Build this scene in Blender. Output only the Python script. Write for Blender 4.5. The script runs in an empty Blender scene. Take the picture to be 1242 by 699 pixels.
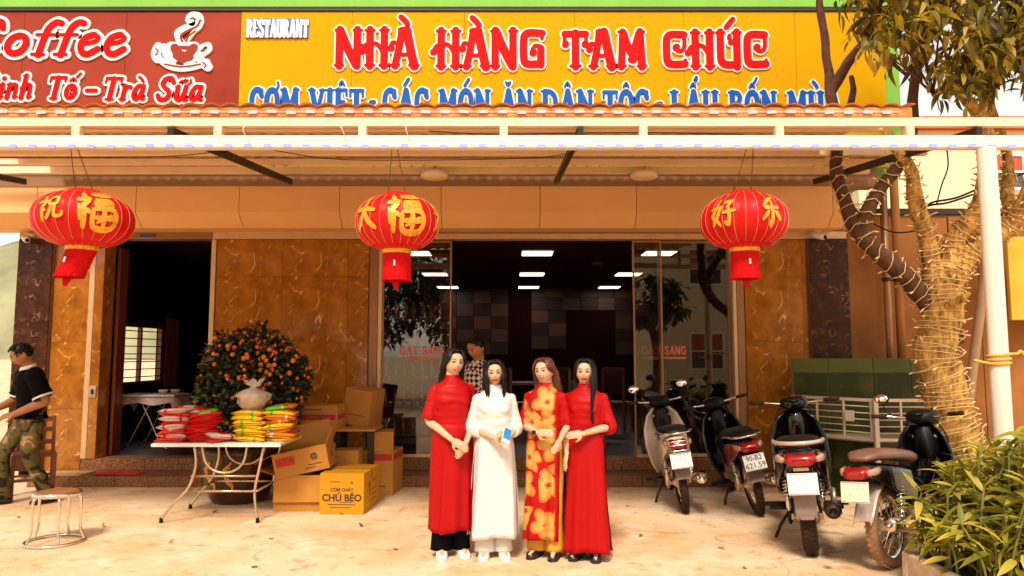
import bpy, bmesh, math, random
from math import sin, cos, pi, atan, atan2, sqrt, radians, hypot, exp, floor
from mathutils import Vector, Matrix, Euler, noise

# ------------------------------------------------------------------ camera, sky, sun, exposure
FPX, EYE = 880.0, 1.5                      # focal length in photo pixels, eye height
PIT = atan(80 / FPX)
scene = bpy.context.scene
cam_d = bpy.data.cameras.new('camera')
cam_d.sensor_width = 36
cam_d.lens = FPX / 1242 * 36
cam_d.clip_end = 3000
cam = bpy.data.objects.new('camera', cam_d)
cam.location = (0, 0, EYE)
cam.rotation_euler = (pi / 2 + PIT, 0, 0)
scene.collection.objects.link(cam)
scene.camera = cam

SUN_EL, SUN_AZ = radians(50), radians(-12)  # sun behind the camera, a little to the left
world = bpy.data.worlds.new('World')
scene.world = world
world.use_nodes = True
wn, wl = world.node_tree.nodes, world.node_tree.links
bg = wn['Background']
sky = wn.new('ShaderNodeTexSky')
sky.sky_type = 'NISHITA'
sky.sun_disc = False
sky.sun_elevation = SUN_EL
sky.sun_rotation = pi + SUN_AZ
sky.air_density, sky.dust_density, sky.ozone_density = 1.0, 1.0, 1.0
hs = wn.new('ShaderNodeHueSaturation')
hs.inputs['Saturation'].default_value = 0.22
wl.new(sky.outputs[0], hs.inputs['Color'])
tint = wn.new('ShaderNodeMix'); tint.data_type = 'RGBA'; tint.blend_type = 'MULTIPLY'
tint.inputs[0].default_value = 1.0
tint.inputs[7].default_value = (1.0, 0.91, 0.79, 1)
wl.new(hs.outputs[0], tint.inputs[6])
wl.new(tint.outputs[2], bg.inputs['Color'])
bg.inputs['Strength'].default_value = 0.11

sun_d = bpy.data.lights.new('sun', 'SUN')
sun_d.energy = 1.5
sun_d.angle = radians(12)
sun_d.color = (1.0, 0.89, 0.74)
sun = bpy.data.objects.new('sun', sun_d)
sdir = Vector((sin(SUN_AZ) * cos(SUN_EL), -cos(SUN_AZ) * cos(SUN_EL), sin(SUN_EL)))   # towards the sun
sun.rotation_euler = sdir.to_track_quat('Z', 'Y').to_euler()
sun.location = sdir * 30
scene.collection.objects.link(sun)
vs = scene.view_settings
vs.view_transform = 'Standard'
vs.look = 'None'
vs.exposure = 1.3
vs.gamma = 1.0
vs.use_curve_mapping = False
scene.cycles.max_bounces = 6
scene.cycles.diffuse_bounces = 3
scene.cycles.glossy_bounces = 3
scene.cycles.transmission_bounces = 6
scene.cycles.transparent_max_bounces = 8
scene.cycles.use_denoising = True
scene.cycles.caustics_reflective = False
scene.cycles.caustics_refractive = False

# ------------------------------------------------------------------ helpers
RN = random.Random(11)
COL = scene.collection


def at(px, py, Y):
    "photo pixel at a known distance Y in front of the lens -> world point"
    u, v = (px - 621) / FPX, (349.5 - py) / FPX
    y, z = cos(PIT) - v * sin(PIT), sin(PIT) + v * cos(PIT)
    t = Y / y
    return Vector((u * t, Y, EYE + z * t))


def onground(px, py, h=0.0):
    u, v = (px - 621) / FPX, (349.5 - py) / FPX
    y, z = cos(PIT) - v * sin(PIT), sin(PIT) + v * cos(PIT)
    t = (h - EYE) / z
    return Vector((u * t, y * t, h))


def zat(py, Y):
    return at(621, py, Y).z


def wx(px, Y):
    return (px - 621) / FPX * Y * cos(PIT)


class MB:
    "collects shapes; build() links them as one mesh object"
    def __init__(s):
        s.v, s.f, s.m, s.sm = [], [], [], []
        s.mi, s.smooth, s.T = 0, False, None

    def add(s, vs_, fs_):
        o = len(s.v)
        for p in vs_:
            p = Vector(p)
            s.v.append(tuple(s.T @ p) if s.T is not None else tuple(p))
        for f in fs_:
            s.f.append(tuple(o + i for i in f)); s.m.append(s.mi); s.sm.append(s.smooth)
        return s

    def box(s, c, d, rot=None):
        x, y, z = d[0] / 2, d[1] / 2, d[2] / 2
        ps = [Vector((i * x, j * y, k * z)) for k in (-1, 1) for j in (-1, 1) for i in (-1, 1)]
        if rot is not None:
            q = rot if isinstance(rot, Matrix) else Euler(rot).to_matrix()
            ps = [q @ p for p in ps]
        c = Vector(c)
        return s.add([c + p for p in ps], [(0, 2, 3, 1), (4, 5, 7, 6), (0, 1, 5, 4), (2, 6, 7, 3), (0, 4, 6, 2), (1, 3, 7, 5)])

    def span(s, a, b):
        "box from corner a to corner b"
        return s.box([(a[i] + b[i]) / 2 for i in range(3)], [abs(a[i] - b[i]) for i in range(3)])

    def bar(s, p, q, w, h, up=(0, 0, 1)):
        "rectangular bar from p to q"
        p, q = Vector(p), Vector(q)
        d = (q - p); L = d.length; d = d / L
        u = Vector(up)
        x = d.cross(u)
        if x.length < 1e-5: x = d.cross(Vector((1, 0, 0)))
        x.normalize(); u = x.cross(d)
        return s.box((p + q) / 2, (w, L, h), Matrix((x, d, u)).transposed())

    def tube(s, pts, rad, n=8, cap=True, sq=None):
        "round tube along points with radii (number or list); sq = second radius factor list"
        pts = [Vector(p) for p in pts]
        N = len(pts)
        if not isinstance(rad, (list, tuple)): rad = [rad] * N
        t0 = (pts[1] - pts[0]).normalized()
        ref = Vector((0, 0, 1)) if abs(t0.z) < .9 else Vector((1, 0, 0))
        x = t0.cross(ref).normalized()
        vs_, fs_ = [], []
        for i, p in enumerate(pts):
            t = (pts[min(i + 1, N - 1)] - pts[max(i - 1, 0)])
            t = t.normalized() if t.length > 1e-9 else t0
            x = (x - t * x.dot(t))
            x = x.normalized() if x.length > 1e-6 else t.orthogonal().normalized()
            y = t.cross(x)
            for k in range(n):
                a = 2 * pi * k / n
                vs_.append(p + (x * cos(a) + y * sin(a) * (sq[i] if sq else 1)) * rad[i])
        for i in range(N - 1):
            for k in range(n):
                k2 = (k + 1) % n
                fs_.append((i * n + k, i * n + k2, (i + 1) * n + k2, (i + 1) * n + k))
        if cap:
            fs_.append(tuple(range(n - 1, -1, -1))); fs_.append(tuple((N - 1) * n + k for k in range(n)))
        return s.add(vs_, fs_)

    def rings(s, rs, cap=True, closed=True):
        "loft between rings of equal point count"
        n = len(rs[0]); vs_, fs_ = [], []
        for r in rs: vs_ += list(r)
        for i in range(len(rs) - 1):
            for k in range(n if closed else n - 1):
                k2 = (k + 1) % n
                fs_.append((i * n + k, i * n + k2, (i + 1) * n + k2, (i + 1) * n + k))
        if cap:
            fs_.append(tuple(range(n - 1, -1, -1))); fs_.append(tuple((len(rs) - 1) * n + k for k in range(n)))
        return s.add(vs_, fs_)

    def lathe(s, prof, c=(0, 0, 0), n=24, axis='z', cap=False):
        "profile [(r, h)] turned around an axis through c"
        c = Vector(c); rs = []
        for r, h in prof:
            ring = []
            for k in range(n):
                a = 2 * pi * k / n
                p = (r * cos(a), r * sin(a), h)
                p = {'z': p, 'x': (h, p[0], p[1]), 'y': (p[1], h, p[0])}[axis]
                ring.append(c + Vector(p))
            rs.append(ring)
        return s.rings(rs, cap)

    def ball(s, c, r, n=12, m=8, rot=None):
        c = Vector(c)
        if not isinstance(r, (list, tuple)): r = (r, r, r)
        vs_, fs_ = [], []
        for i in range(m + 1):
            th = pi * i / m
            for k in range(n):
                a = 2 * pi * k / n
                p = Vector((r[0] * sin(th) * cos(a), r[1] * sin(th) * sin(a), r[2] * cos(th)))
                if rot is not None: p = rot @ p
                vs_.append(c + p)
        for i in range(m):
            for k in range(n):
                k2 = (k + 1) % n
                fs_.append((i * n + k, (i + 1) * n + k, (i + 1) * n + k2, i * n + k2))
        return s.add(vs_, fs_)

    def torus(s, c, R, r, n=28, m=8, axis='z', rot=None, sq=1.0):
        c = Vector(c); vs_, fs_ = [], []
        for i in range(n):
            a = 2 * pi * i / n
            for k in range(m):
                b = 2 * pi * k / m
                p = ((R + r * cos(b)) * cos(a), (R + r * cos(b)) * sin(a), r * sq * sin(b))
                p = Vector({'z': p, 'x': (p[2], p[0], p[1]), 'y': (p[0], p[2], p[1])}[axis])
                if rot is not None: p = rot @ p
                vs_.append(c + p)
        for i in range(n):
            for k in range(m):
                fs_.append((i * m + k, ((i + 1) % n) * m + k, ((i + 1) % n) * m + (k + 1) % m, i * m + (k + 1) % m))
        return s.add(vs_, fs_)

    def prism(s, poly, y0, y1, plane='xz'):
        "extrude a 2D polygon: plane xz is pushed along y, xy along z, yz along x"
        n = len(poly)
        def p3(a, b, h): return {'xz': (a, h, b), 'xy': (a, b, h), 'yz': (h, a, b)}[plane]
        vs_ = [p3(a, b, y0) for a, b in poly] + [p3(a, b, y1) for a, b in poly]
        fs_ = [tuple(range(n)), tuple(range(2 * n - 1, n - 1, -1))]
        fs_ += [(i, n + i, n + (i + 1) % n, (i + 1) % n) for i in range(n)]
        return s.add(vs_, fs_)

    def build(s, name, mats, parent=None, bevel=0, smooth=None, sub=0, loc=None, fix=True):
        me = bpy.data.meshes.new(name)
        me.from_pydata(s.v, [], s.f)
        if not isinstance(mats, (list, tuple)): mats = [mats]
        for m_ in mats: me.materials.append(m_)
        me.polygons.foreach_set('material_index', s.m)
        me.polygons.foreach_set('use_smooth', [True] * len(s.f) if smooth else s.sm)
        if fix:
            b = bmesh.new(); b.from_mesh(me)
            bmesh.ops.recalc_face_normals(b, faces=b.faces)
            b.to_mesh(me); b.free()
        me.update()
        o = bpy.data.objects.new(name, me)
        COL.objects.link(o)
        if parent is not None: o.parent = parent
        if loc is not None: o.location = loc
        if bevel:
            bm_ = o.modifiers.new('bevel', 'BEVEL'); bm_.width = bevel; bm_.segments = 2; bm_.limit_method = 'ANGLE'
            bm_.angle_limit = radians(40)
        if sub:
            sm_ = o.modifiers.new('sub', 'SUBSURF'); sm_.levels = sub; sm_.render_levels = sub
        return o


def tag(o, label=None, cat=None, group=None, kind=None):
    if label: o['label'] = label
    if cat: o['category'] = cat
    if group: o['group'] = group
    if kind: o['kind'] = kind
    return o


def thing(name, label, cat, loc=(0, 0, 0), rz=0, group=None):
    o = bpy.data.objects.new(name, None)
    o.empty_display_size = .1
    COL.objects.link(o)
    o.location = loc; o.rotation_euler = (0, 0, rz)
    return tag(o, label, cat, group)


def share(src, name, parent, loc, rot=None, scale=None):
    "another piece that shares mesh data"
    o = bpy.data.objects.new(name, src.data if hasattr(src, 'data') else src)
    COL.objects.link(o); o.parent = parent; o.location = loc
    if rot is not None: o.rotation_euler = rot
    if scale is not None: o.scale = scale
    return o


def copy_tree(o, parent=None):
    c = o.copy(); COL.objects.link(c); c.parent = parent
    for ch in list(o.children): copy_tree(ch, c)
    return c


def smooth_path(pts, k=6, closed=False):
    "Catmull-Rom through points (any dimension)"
    P = [Vector(p) for p in pts]; out = []
    n = len(P)
    for i in range(n - 1):
        p0, p1, p2, p3 = P[max(i - 1, 0)], P[i], P[i + 1], P[min(i + 2, n - 1)]
        for j in range(k):
            t = j / k
            out.append(.5 * ((2 * p1) + (p2 - p0) * t + (2 * p0 - 5 * p1 + 4 * p2 - p3) * t * t + (3 * p1 - p0 - 3 * p2 + p3) * t ** 3))
    out.append(P[-1])
    return out


# ------------------------------------------------------------------ materials
def mat(name, col, rough=.6, metal=0.0, var=.12, vs_=4.0, bump=0.0, bs=60.0, objvar=0.0, spec=.5, coat=0.0,
        col2=None, c2pos=(.45, .7), c2s=3.0, emit=0.0, detail=6, trans=0.0, coord='Object', stretch=None, sss=0):
    m = bpy.data.materials.new(name); m.use_nodes = True
    nt = m.node_tree; N = nt.nodes; L = nt.links
    b = N['Principled BSDF']
    b.inputs['Roughness'].default_value = rough
    b.inputs['Metallic'].default_value = metal
    b.inputs['Specular IOR Level'].default_value = spec
    b.inputs['Coat Weight'].default_value = coat
    if trans: b.inputs['Transmission Weight'].default_value = trans
    if sss:
        b.inputs['Subsurface Weight'].default_value = sss
        b.inputs['Subsurface Radius'].default_value = (.012, .005, .003)
    tc = N.new('ShaderNodeTexCoord')
    src = tc.outputs[coord]
    if stretch:
        mp = N.new('ShaderNodeMapping'); mp.inputs['Scale'].default_value = stretch
        L.new(src, mp.inputs[0]); src = mp.outputs[0]
    rgb = N.new('ShaderNodeRGB'); rgb.outputs[0].default_value = (*col, 1)
    c = rgb.outputs[0]

    def noise_n(scale, det=detail):
        n = N.new('ShaderNodeTexNoise'); n.inputs['Scale'].default_value = scale
        n.inputs['Detail'].default_value = det; n.inputs['Roughness'].default_value = .6
        L.new(src, n.inputs['Vector']); return n.outputs['Fac']
    if col2 is not None:
        r = N.new('ShaderNodeMapRange'); r.inputs[1].default_value, r.inputs[2].default_value = c2pos
        L.new(noise_n(c2s), r.inputs[0])
        mx = N.new('ShaderNodeMix'); mx.data_type = 'RGBA'
        L.new(r.outputs[0], mx.inputs[0]); L.new(c, mx.inputs[6]); mx.inputs[7].default_value = (*col2, 1)
        c = mx.outputs[2]
    if var or objvar:
        h = N.new('ShaderNodeHueSaturation')
        L.new(c, h.inputs['Color'])
        r = N.new('ShaderNodeMapRange'); r.inputs[1].default_value, r.inputs[2].default_value = .3, .7
        r.inputs[3].default_value, r.inputs[4].default_value = 1 - var, 1 + var
        L.new(noise_n(vs_), r.inputs[0]); val = r.outputs[0]
        if objvar:
            oi = N.new('ShaderNodeObjectInfo')
            r2 = N.new('ShaderNodeMapRange'); r2.inputs[3].default_value, r2.inputs[4].default_value = 1 - objvar, 1 + objvar
            L.new(oi.outputs['Random'], r2.inputs[0])
            mu = N.new('ShaderNodeMath'); mu.operation = 'MULTIPLY'
            L.new(val, mu.inputs[0]); L.new(r2.outputs[0], mu.inputs[1]); val = mu.outputs[0]
        L.new(val, h.inputs['Value']); c = h.outputs[0]
    L.new(c, b.inputs['Base Color'])
    if emit:
        L.new(c, b.inputs['Emission Color']); b.inputs['Emission Strength'].default_value = emit
    if bump:
        bp = N.new('ShaderNodeBump'); bp.inputs['Strength'].default_value = bump; bp.inputs['Distance'].default_value = .01
        L.new(noise_n(bs), bp.inputs['Height']); L.new(bp.outputs[0], b.inputs['Normal'])
    if rough > .15 and var:
        r3 = N.new('ShaderNodeMapRange'); r3.inputs[1].default_value, r3.inputs[2].default_value = .3, .7
        r3.inputs[3].default_value, r3.inputs[4].default_value = rough * .85, min(1, rough * 1.15)
        L.new(noise_n(vs_ * 2.3), r3.inputs[0]); L.new(r3.outputs[0], b.inputs['Roughness'])
    m.diffuse_color = (*col, 1)
    return m


def marble_mat(name, c_dark, c_mid, c_vein, rough, vein_s=3.0, vein_w=.035, detail_s=6, vein_amt=1.0):
    m = bpy.data.materials.new(name); m.use_nodes = True
    N = m.node_tree.nodes; L = m.node_tree.links; b = N['Principled BSDF']
    tc = N.new('ShaderNodeTexCoord')
    oi = N.new('ShaderNodeObjectInfo')
    off = N.new('ShaderNodeVectorMath'); off.operation = 'MULTIPLY_ADD'
    L.new(oi.outputs['Random'], off.inputs[0]); off.inputs[1].default_value = (.06, .06, .06)
    L.new(tc.outputs['Object'], off.inputs[2])
    n1 = N.new('ShaderNodeTexNoise'); n1.inputs['Scale'].default_value = detail_s; n1.inputs['Detail'].default_value = 8; n1.inputs['Roughness'].default_value = .68
    L.new(off.outputs[0], n1.inputs['Vector'])
    cr = N.new('ShaderNodeValToRGB')
    cr.color_ramp.elements[0].position, cr.color_ramp.elements[0].color = .32, (*c_dark, 1)
    cr.color_ramp.elements[1].position, cr.color_ramp.elements[1].color = .68, (*c_mid, 1)
    L.new(n1.outputs['Fac'], cr.inputs[0])
    # veins: thin bands where a slow warped noise crosses one half
    n2 = N.new('ShaderNodeTexNoise'); n2.inputs['Scale'].default_value = vein_s; n2.inputs['Detail'].default_value = 2.5; n2.inputs['Distortion'].default_value = 1.3
    L.new(off.outputs[0], n2.inputs['Vector'])
    sb = N.new('ShaderNodeMath'); sb.operation = 'SUBTRACT'; sb.inputs[1].default_value = .5; L.new(n2.outputs['Fac'], sb.inputs[0])
    ab = N.new('ShaderNodeMath'); ab.operation = 'ABSOLUTE'; L.new(sb.outputs[0], ab.inputs[0])
    mr = N.new('ShaderNodeMapRange'); mr.inputs[1].default_value, mr.inputs[2].default_value = 0, vein_w
    mr.inputs[3].default_value, mr.inputs[4].default_value = 1, 0
    L.new(ab.outputs[0], mr.inputs[0])
    n3 = N.new('ShaderNodeTexNoise'); n3.inputs['Scale'].default_value = 7; L.new(off.outputs[0], n3.inputs['Vector'])
    m3 = N.new('ShaderNodeMapRange'); m3.inputs[1].default_value, m3.inputs[2].default_value = .5, .64
    L.new(n3.outputs['Fac'], m3.inputs[0])
    mu = N.new('ShaderNodeMath'); mu.operation = 'MULTIPLY'; L.new(mr.outputs[0], mu.inputs[0]); L.new(m3.outputs[0], mu.inputs[1])
    mu2 = N.new('ShaderNodeMath'); mu2.operation = 'MULTIPLY'; L.new(mu.outputs[0], mu2.inputs[0]); mu2.inputs[1].default_value = vein_amt
    mx = N.new('ShaderNodeMix'); mx.data_type = 'RGBA'
    L.new(mu2.outputs[0], mx.inputs[0]); L.new(cr.outputs[0], mx.inputs[6]); mx.inputs[7].default_value = (*c_vein, 1)
    L.new(mx.outputs[2], b.inputs['Base Color'])
    b.inputs['Roughness'].default_value = rough
    return m


MT = {}
MT['marble'] = marble_mat('brown marble', (.24, .070, .007), (.54, .20, .022), (.90, .52, .18), .10, 1.9, .017, 4.5)
MT['darkmarble'] = marble_mat('dark marble', (.02, .006, .003), (.085, .025, .010), (.34, .17, .08), .3, 7.0, .03, 9)
MT['darkmarble'].node_tree.nodes['Principled BSDF'].inputs['Specular IOR Level'].default_value = .2
MT['granite'] = mat('speckled granite', (.34, .15, .055), .5, spec=.3, var=.5, vs_=120, bump=.05, bs=150, col2=(.10, .04, .015), c2pos=(.45, .6), c2s=70)
MT['fascia'] = mat('cream cladding', (.88, .475, .20), .5, var=.05, spec=.2, vs_=1.5, objvar=.04)
MT['steel'] = mat('pale steel frame', (.72, .46, .25), .35, .3, var=.08, vs_=6)
MT['bronze'] = mat('bronze aluminium', (.36, .17, .07), .35, .4, var=.1)
MT['green'] = mat('light green paint', (.22, .50, .08), .6, spec=.15, var=.08, vs_=2)
MT['darkedge'] = mat('dark trim', (.03, .028, .015), .5)
MT['yellow'] = mat('yellow sign sheet', (.60, .325, .001), .6, spec=.06, var=.04, vs_=1.2, bump=.02, bs=8)
MT['redbrown'] = mat('red brown sign sheet', (.30, .042, .020), .6, spec=.15, var=.12, vs_=1.0, col2=(.17, .014, .008), c2pos=(.45, .75), c2s=.55)
MT['red'] = mat('glossy red letter', (.56, .004, .004), .5, var=.04, spec=.08)
MT['white'] = mat('white acrylic', (.86, .84, .80), .45, var=.03)
MT['blue'] = mat('blue letter', (.006, .10, .46), .5, spec=.15, var=.05)
MT['navy'] = mat('navy print', (.03, .08, .24), .5)
MT['creambeam'] = mat('cream painted steel', (.88, .64, .42), .5, var=.10, vs_=2.5, objvar=.05)
MT['whitepaint'] = mat('white painted steel', (.86, .74, .62), .45, var=.07, vs_=3)
MT['darksteel'] = mat('dark steel', (.030, .014, .007), .5, .2, var=.2)
MT['roofred'] = mat('red roof sheet', (.55, .085, .015), .6, spec=.15, var=.18, vs_=3)
MT['roofunder'] = mat('shade-browned roof underside', (.66, .38, .18), .6, var=.12, vs_=3)  # browner than the purlins: shade between them is put into this colour
MT['led'] = mat('led module', (.36, .38, .80), .3, var=.05)
MT['led_y'] = mat('yellowed led module', (.60, .50, .55), .35, var=.05)
MT['black'] = mat('black plastic', (.004, .003, .003), .5, var=.2, spec=.3)
MT['blackpaint'] = mat('black gloss paint', (.003, .002, .002), .12, var=.1, spec=.4, coat=.2)
MT['rubber'] = mat('tyre rubber', (.040, .020, .010), .9, spec=.2, var=.3, vs_=30, bump=.2, bs=90)
MT['chrome'] = mat('chrome', (.78, .70, .60), .16, 1.0, var=.06)
MT['alu'] = mat('cast aluminium', (.55, .42, .30), .42, .8, var=.25, vs_=14)
MT['wood'] = mat('dark red wood', (.20, .045, .015), .4, var=.3, vs_=3, stretch=(8, 8, 1))
MT['skin'] = None
MT['interior'] = mat('shade-dark interior wall', (.020, .004, .002), .9, var=.1, spec=.1)  # interior walls, floor, ceiling: room shade put into the reddish dark base colours
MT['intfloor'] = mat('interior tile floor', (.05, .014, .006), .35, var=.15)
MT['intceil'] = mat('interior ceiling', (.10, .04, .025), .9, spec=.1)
MT['lightpanel'] = mat('lit lamp panel', (1, .93, .82), .5, var=0, emit=3.0)


def glass_mat(name, tintc=(1, 1, 1), refl=.55):
    "thin window glass: fresnel mix of clear and mirror"
    m = bpy.data.materials.new(name); m.use_nodes = True
    N = m.node_tree.nodes; L = m.node_tree.links
    N.remove(N['Principled BSDF'])
    out = N['Material Output']
    tr = N.new('ShaderNodeBsdfTransparent'); tr.inputs[0].default_value = (*tintc, 1)
    gl = N.new('ShaderNodeBsdfGlossy'); gl.inputs['Roughness'].default_value = .01
    gl.inputs['Color'].default_value = (1, 1, 1, 1)
    fr = N.new('ShaderNodeFresnel'); fr.inputs['IOR'].default_value = 1.5
    mp = N.new('ShaderNodeMapRange'); mp.inputs[3].default_value = refl * .18; mp.inputs[4].default_value = 1
    L.new(fr.outputs[0], mp.inputs[0])
    mx = N.new('ShaderNodeMixShader')
    L.new(mp.outputs[0], mx.inputs[0]); L.new(tr.outputs[0], mx.inputs[1]); L.new(gl.outputs[0], mx.inputs[2])
    L.new(mx.outputs[0], out.inputs[0])
    return m


MT['glass'] = glass_mat('door glass', (.80, .74, .66), .12)


def ground_mat():
    m = bpy.data.materials.new('worn concrete yard'); m.use_nodes = True
    N = m.node_tree.nodes; L = m.node_tree.links; b = N['Principled BSDF']
    tc = N.new('ShaderNodeTexCoord')

    def nz(s, d=8, r=.6):
        n = N.new('ShaderNodeTexNoise'); n.inputs['Scale'].default_value = s; n.inputs['Detail'].default_value = d; n.inputs['Roughness'].default_value = r
        L.new(tc.outputs['Object'], n.inputs['Vector']); return n.outputs['Fac']

    def mixc(f, a, bc, lo, hi):
        r = N.new('ShaderNodeMapRange'); r.inputs[1].default_value, r.inputs[2].default_value = lo, hi; L.new(f, r.inputs[0])
        x = N.new('ShaderNodeMix'); x.data_type = 'RGBA'; L.new(r.outputs[0], x.inputs[0])
        if isinstance(a, tuple): x.inputs[6].default_value = (*a, 1)
        else: L.new(a, x.inputs[6])
        x.inputs[7].default_value = (*bc, 1)
        return x.outputs[2]
    c = mixc(nz(.9), (.84, .62, .385), (.72, .40, .16), .44, .66)
    c = mixc(nz(5, 10, .72), c, (.44, .20, .06), .54, .70)
    c = mixc(nz(2.3, 10, .7), c, (.90, .73, .52), .52, .68)
    c = mixc(nz(28, 6, .7), c, (.24, .10, .03), .62, .76)
    c = mixc(nz(90, 3, .6), c, (.34, .17, .06), .54, .74)
    # fine shrinkage cracks
    vo = N.new('ShaderNodeTexVoronoi'); vo.feature = 'DISTANCE_TO_EDGE'; vo.inputs['Scale'].default_value = .42
    wv = N.new('ShaderNodeVectorMath'); wv.operation = 'MULTIPLY_ADD'; wv.inputs[1].default_value = (.35, .35, 0)
    nv = N.new('ShaderNodeTexNoise'); nv.inputs['Scale'].default_value = 2.2; nv.inputs['Detail'].default_value = 8
    L.new(tc.outputs['Object'], nv.inputs['Vector']); L.new(nv.outputs['Color'], wv.inputs[0]); L.new(tc.outputs['Object'], wv.inputs[2]); L.new(wv.outputs[0], vo.inputs['Vector'])
    rc = N.new('ShaderNodeMapRange'); rc.inputs[1].default_value, rc.inputs[2].default_value, rc.inputs[3].default_value, rc.inputs[4].default_value = .0012, .004, .4, 0
    L.new(vo.outputs['Distance'], rc.inputs[0])
    mk = N.new('ShaderNodeMath'); mk.operation = 'MULTIPLY'; L.new(rc.outputs[0], mk.inputs[0])
    rk = N.new('ShaderNodeMapRange'); rk.inputs[1].default_value, rk.inputs[2].default_value = .46, .56; L.new(nz(1.1, 3), rk.inputs[0]); L.new(rk.outputs[0], mk.inputs[1])
    xk = N.new('ShaderNodeMix'); xk.data_type = 'RGBA'; L.new(mk.outputs[0], xk.inputs[0]); L.new(c, xk.inputs[6]); xk.inputs[7].default_value = (.14, .06, .02, 1); c = xk.outputs[2]
    L.new(c, b.inputs['Base Color'])
    b.inputs['Roughness'].default_value = .85
    bp = N.new('ShaderNodeBump'); bp.inputs['Strength'].default_value = .35; bp.inputs['Distance'].default_value = .012
    L.new(nz(35, 8, .7), bp.inputs['Height']); L.new(bp.outputs[0], b.inputs['Normal'])
    return m


MT['ground'] = ground_mat()

def under(o, parent):
    "parent a mesh whose vertices are in world coordinates"
    o.parent = parent
    o.matrix_parent_inverse = Matrix.LocRotScale(parent.location, parent.rotation_euler, parent.scale).inverted()
    return o


# ------------------------------------------------------------------ the setting
g = MB(); g.add([(-600, -300, 0), (600, -300, 0), (600, 900, 0), (-600, 900, 0)], [(0, 1, 2, 3)])
tag(g.build('ground', MT['ground']), 'worn cream concrete yard in front of the restaurant', kind='structure')

MT['hill'] = mat('hazy hillside', (.30, .28, .16), .9, var=.35, vs_=.05, col2=(.16, .17, .07), c2s=.03)  # no haze volume; distance haze is painted into the pale hill colour
hb = MB(); hb.smooth = True
rows = []
for j in range(14):
    t = j / 13
    rows.append([Vector((-420 + i * 20, 190 + t * 90, 46 * sin(t * pi / 2) * (0.45 + .55 * noise.noise(Vector((i * .16, .3, 0))) + .5 * exp(-((i - 14) / 9) ** 2))
                        + 3 * noise.noise(Vector((i * .7, j * .7, 2))) - .5)) for i in range(31)])
hb.rings(rows, cap=False, closed=False)
tag(hb.build('hill', MT['hill'], smooth=True), 'hazy hillside far behind the yard', kind='structure')

# ------------------------------------------------------------------ restaurant building
YW = 8.8
zT1, zT2 = .12, .26                              # step heights
zMT = zat(291, YW)                               # top of the marble
B = thing('restaurant_building', 'brown marble clad restaurant with cream fascia, green roof band and sliding glass doors', 'building', (0, YW, 0))


def bp(mb, name, m, bevel=0, parent=None, smooth=None):
    o = mb.build(name, m, bevel=bevel, smooth=smooth)
    if parent is None: under(o, B)
    else: o.parent = parent
    return o


xP0, xP1, xM1 = wx(20, YW), wx(62, YW), wx(105, YW)
xD0, xD1 = wx(123, YW), wx(253, YW)
xL0, xL1 = wx(260, YW), wx(446, YW)
xG0, xG1 = wx(458, YW), wx(890, YW)
xR0, xR1, xR2 = wx(905, YW), wx(982, YW), wx(1030, YW)


def tiles(x0, x1, z0, z1, m, size=.8, ztop=None, yf=YW, name='marble_tile', xoff=0, parent=None, rows=None):
    "large wall tiles with recessed joints, cut to fit"
    zs = [z1]; z = z1 - (ztop or size)
    while z > z0 + .06: zs.append(z); z -= size
    zs.append(z0)
    xs = [x0]; x = x0 + size - xoff
    while x < x1 - .06: xs.append(x); x += size
    xs.append(x1)
    for i in range(len(zs) - 1):
        for j in range(len(xs) - 1):
            b = MB(); w, h = xs[j + 1] - xs[j] - .004, zs[i] - zs[i + 1] - .004
            b.span((0, 0, 0), (w, .02, -h))
            o = b.build(name, m)
            o.location = (xs[j] + .002, yf - .02 + RN.uniform(-.0006, .0006), zs[i] - .002)
            if parent is None: under(o, B)
            else: o.parent = parent


# structural walls behind the tiles
MT['core'] = mat('mortar wall', (.30, .16, .08), .9)
for a, b_, zlo in ((xP0 + .01, xD0 - .1, zT1), (xD1 + .02, xG0 - .02, zT1), (xG1 + .06, xR2 - .02, zT1)):
    w = MB(); w.span((a, YW, zlo), (b_, YW + .2, zMT + .35)); bp(w, 'wall', MT['core'])
w = MB(); w.span((xD0 - .1, YW + .02, zMT + .02), (xD1 + .02, YW + .18, zMT + .35)); bp(w, 'wall', MT['core'])
w = MB(); w.span((xG0 - .02, YW + .02, zMT + .02), (xG1 + .06, YW + .18, zMT + .35)); bp(w, 'wall', MT['core'])
tiles(xM1 - .43, xM1, zT1, zMT, MT['marble'], .8, .45, xoff=.2)
tiles(xL0, xL1, zT1, zMT, MT['marble'], .8, .45)
tiles(xR0, xR1, zT1, zMT, MT['marble'], .8, .45, xoff=.1)
for x0, x1 in ((xP0, xM1 - .435), (xR1 + .005, xR2)):
    tiles(x0, x1, zT1, zMT, MT['darkmarble'], .6, .42, yf=YW - .06, xoff=0)
    w = MB(); w.span((x0 + .004, YW - .06, zT1), (x1 - .004, YW, zMT)); bp(w, 'pillar', MT['core'])
# pale trim over the marble
for x0, x1 in ((xP0 - .02, xD0 - .14), (xD1 + .02, xG0 - .02), (xG1 + .07, xR2)):
    w = MB(); w.span((x0, YW - .05, zMT + .005), (x1, YW + .03, zMT + .095)); bp(w, 'trim', MT['steel'], .004)
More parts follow.
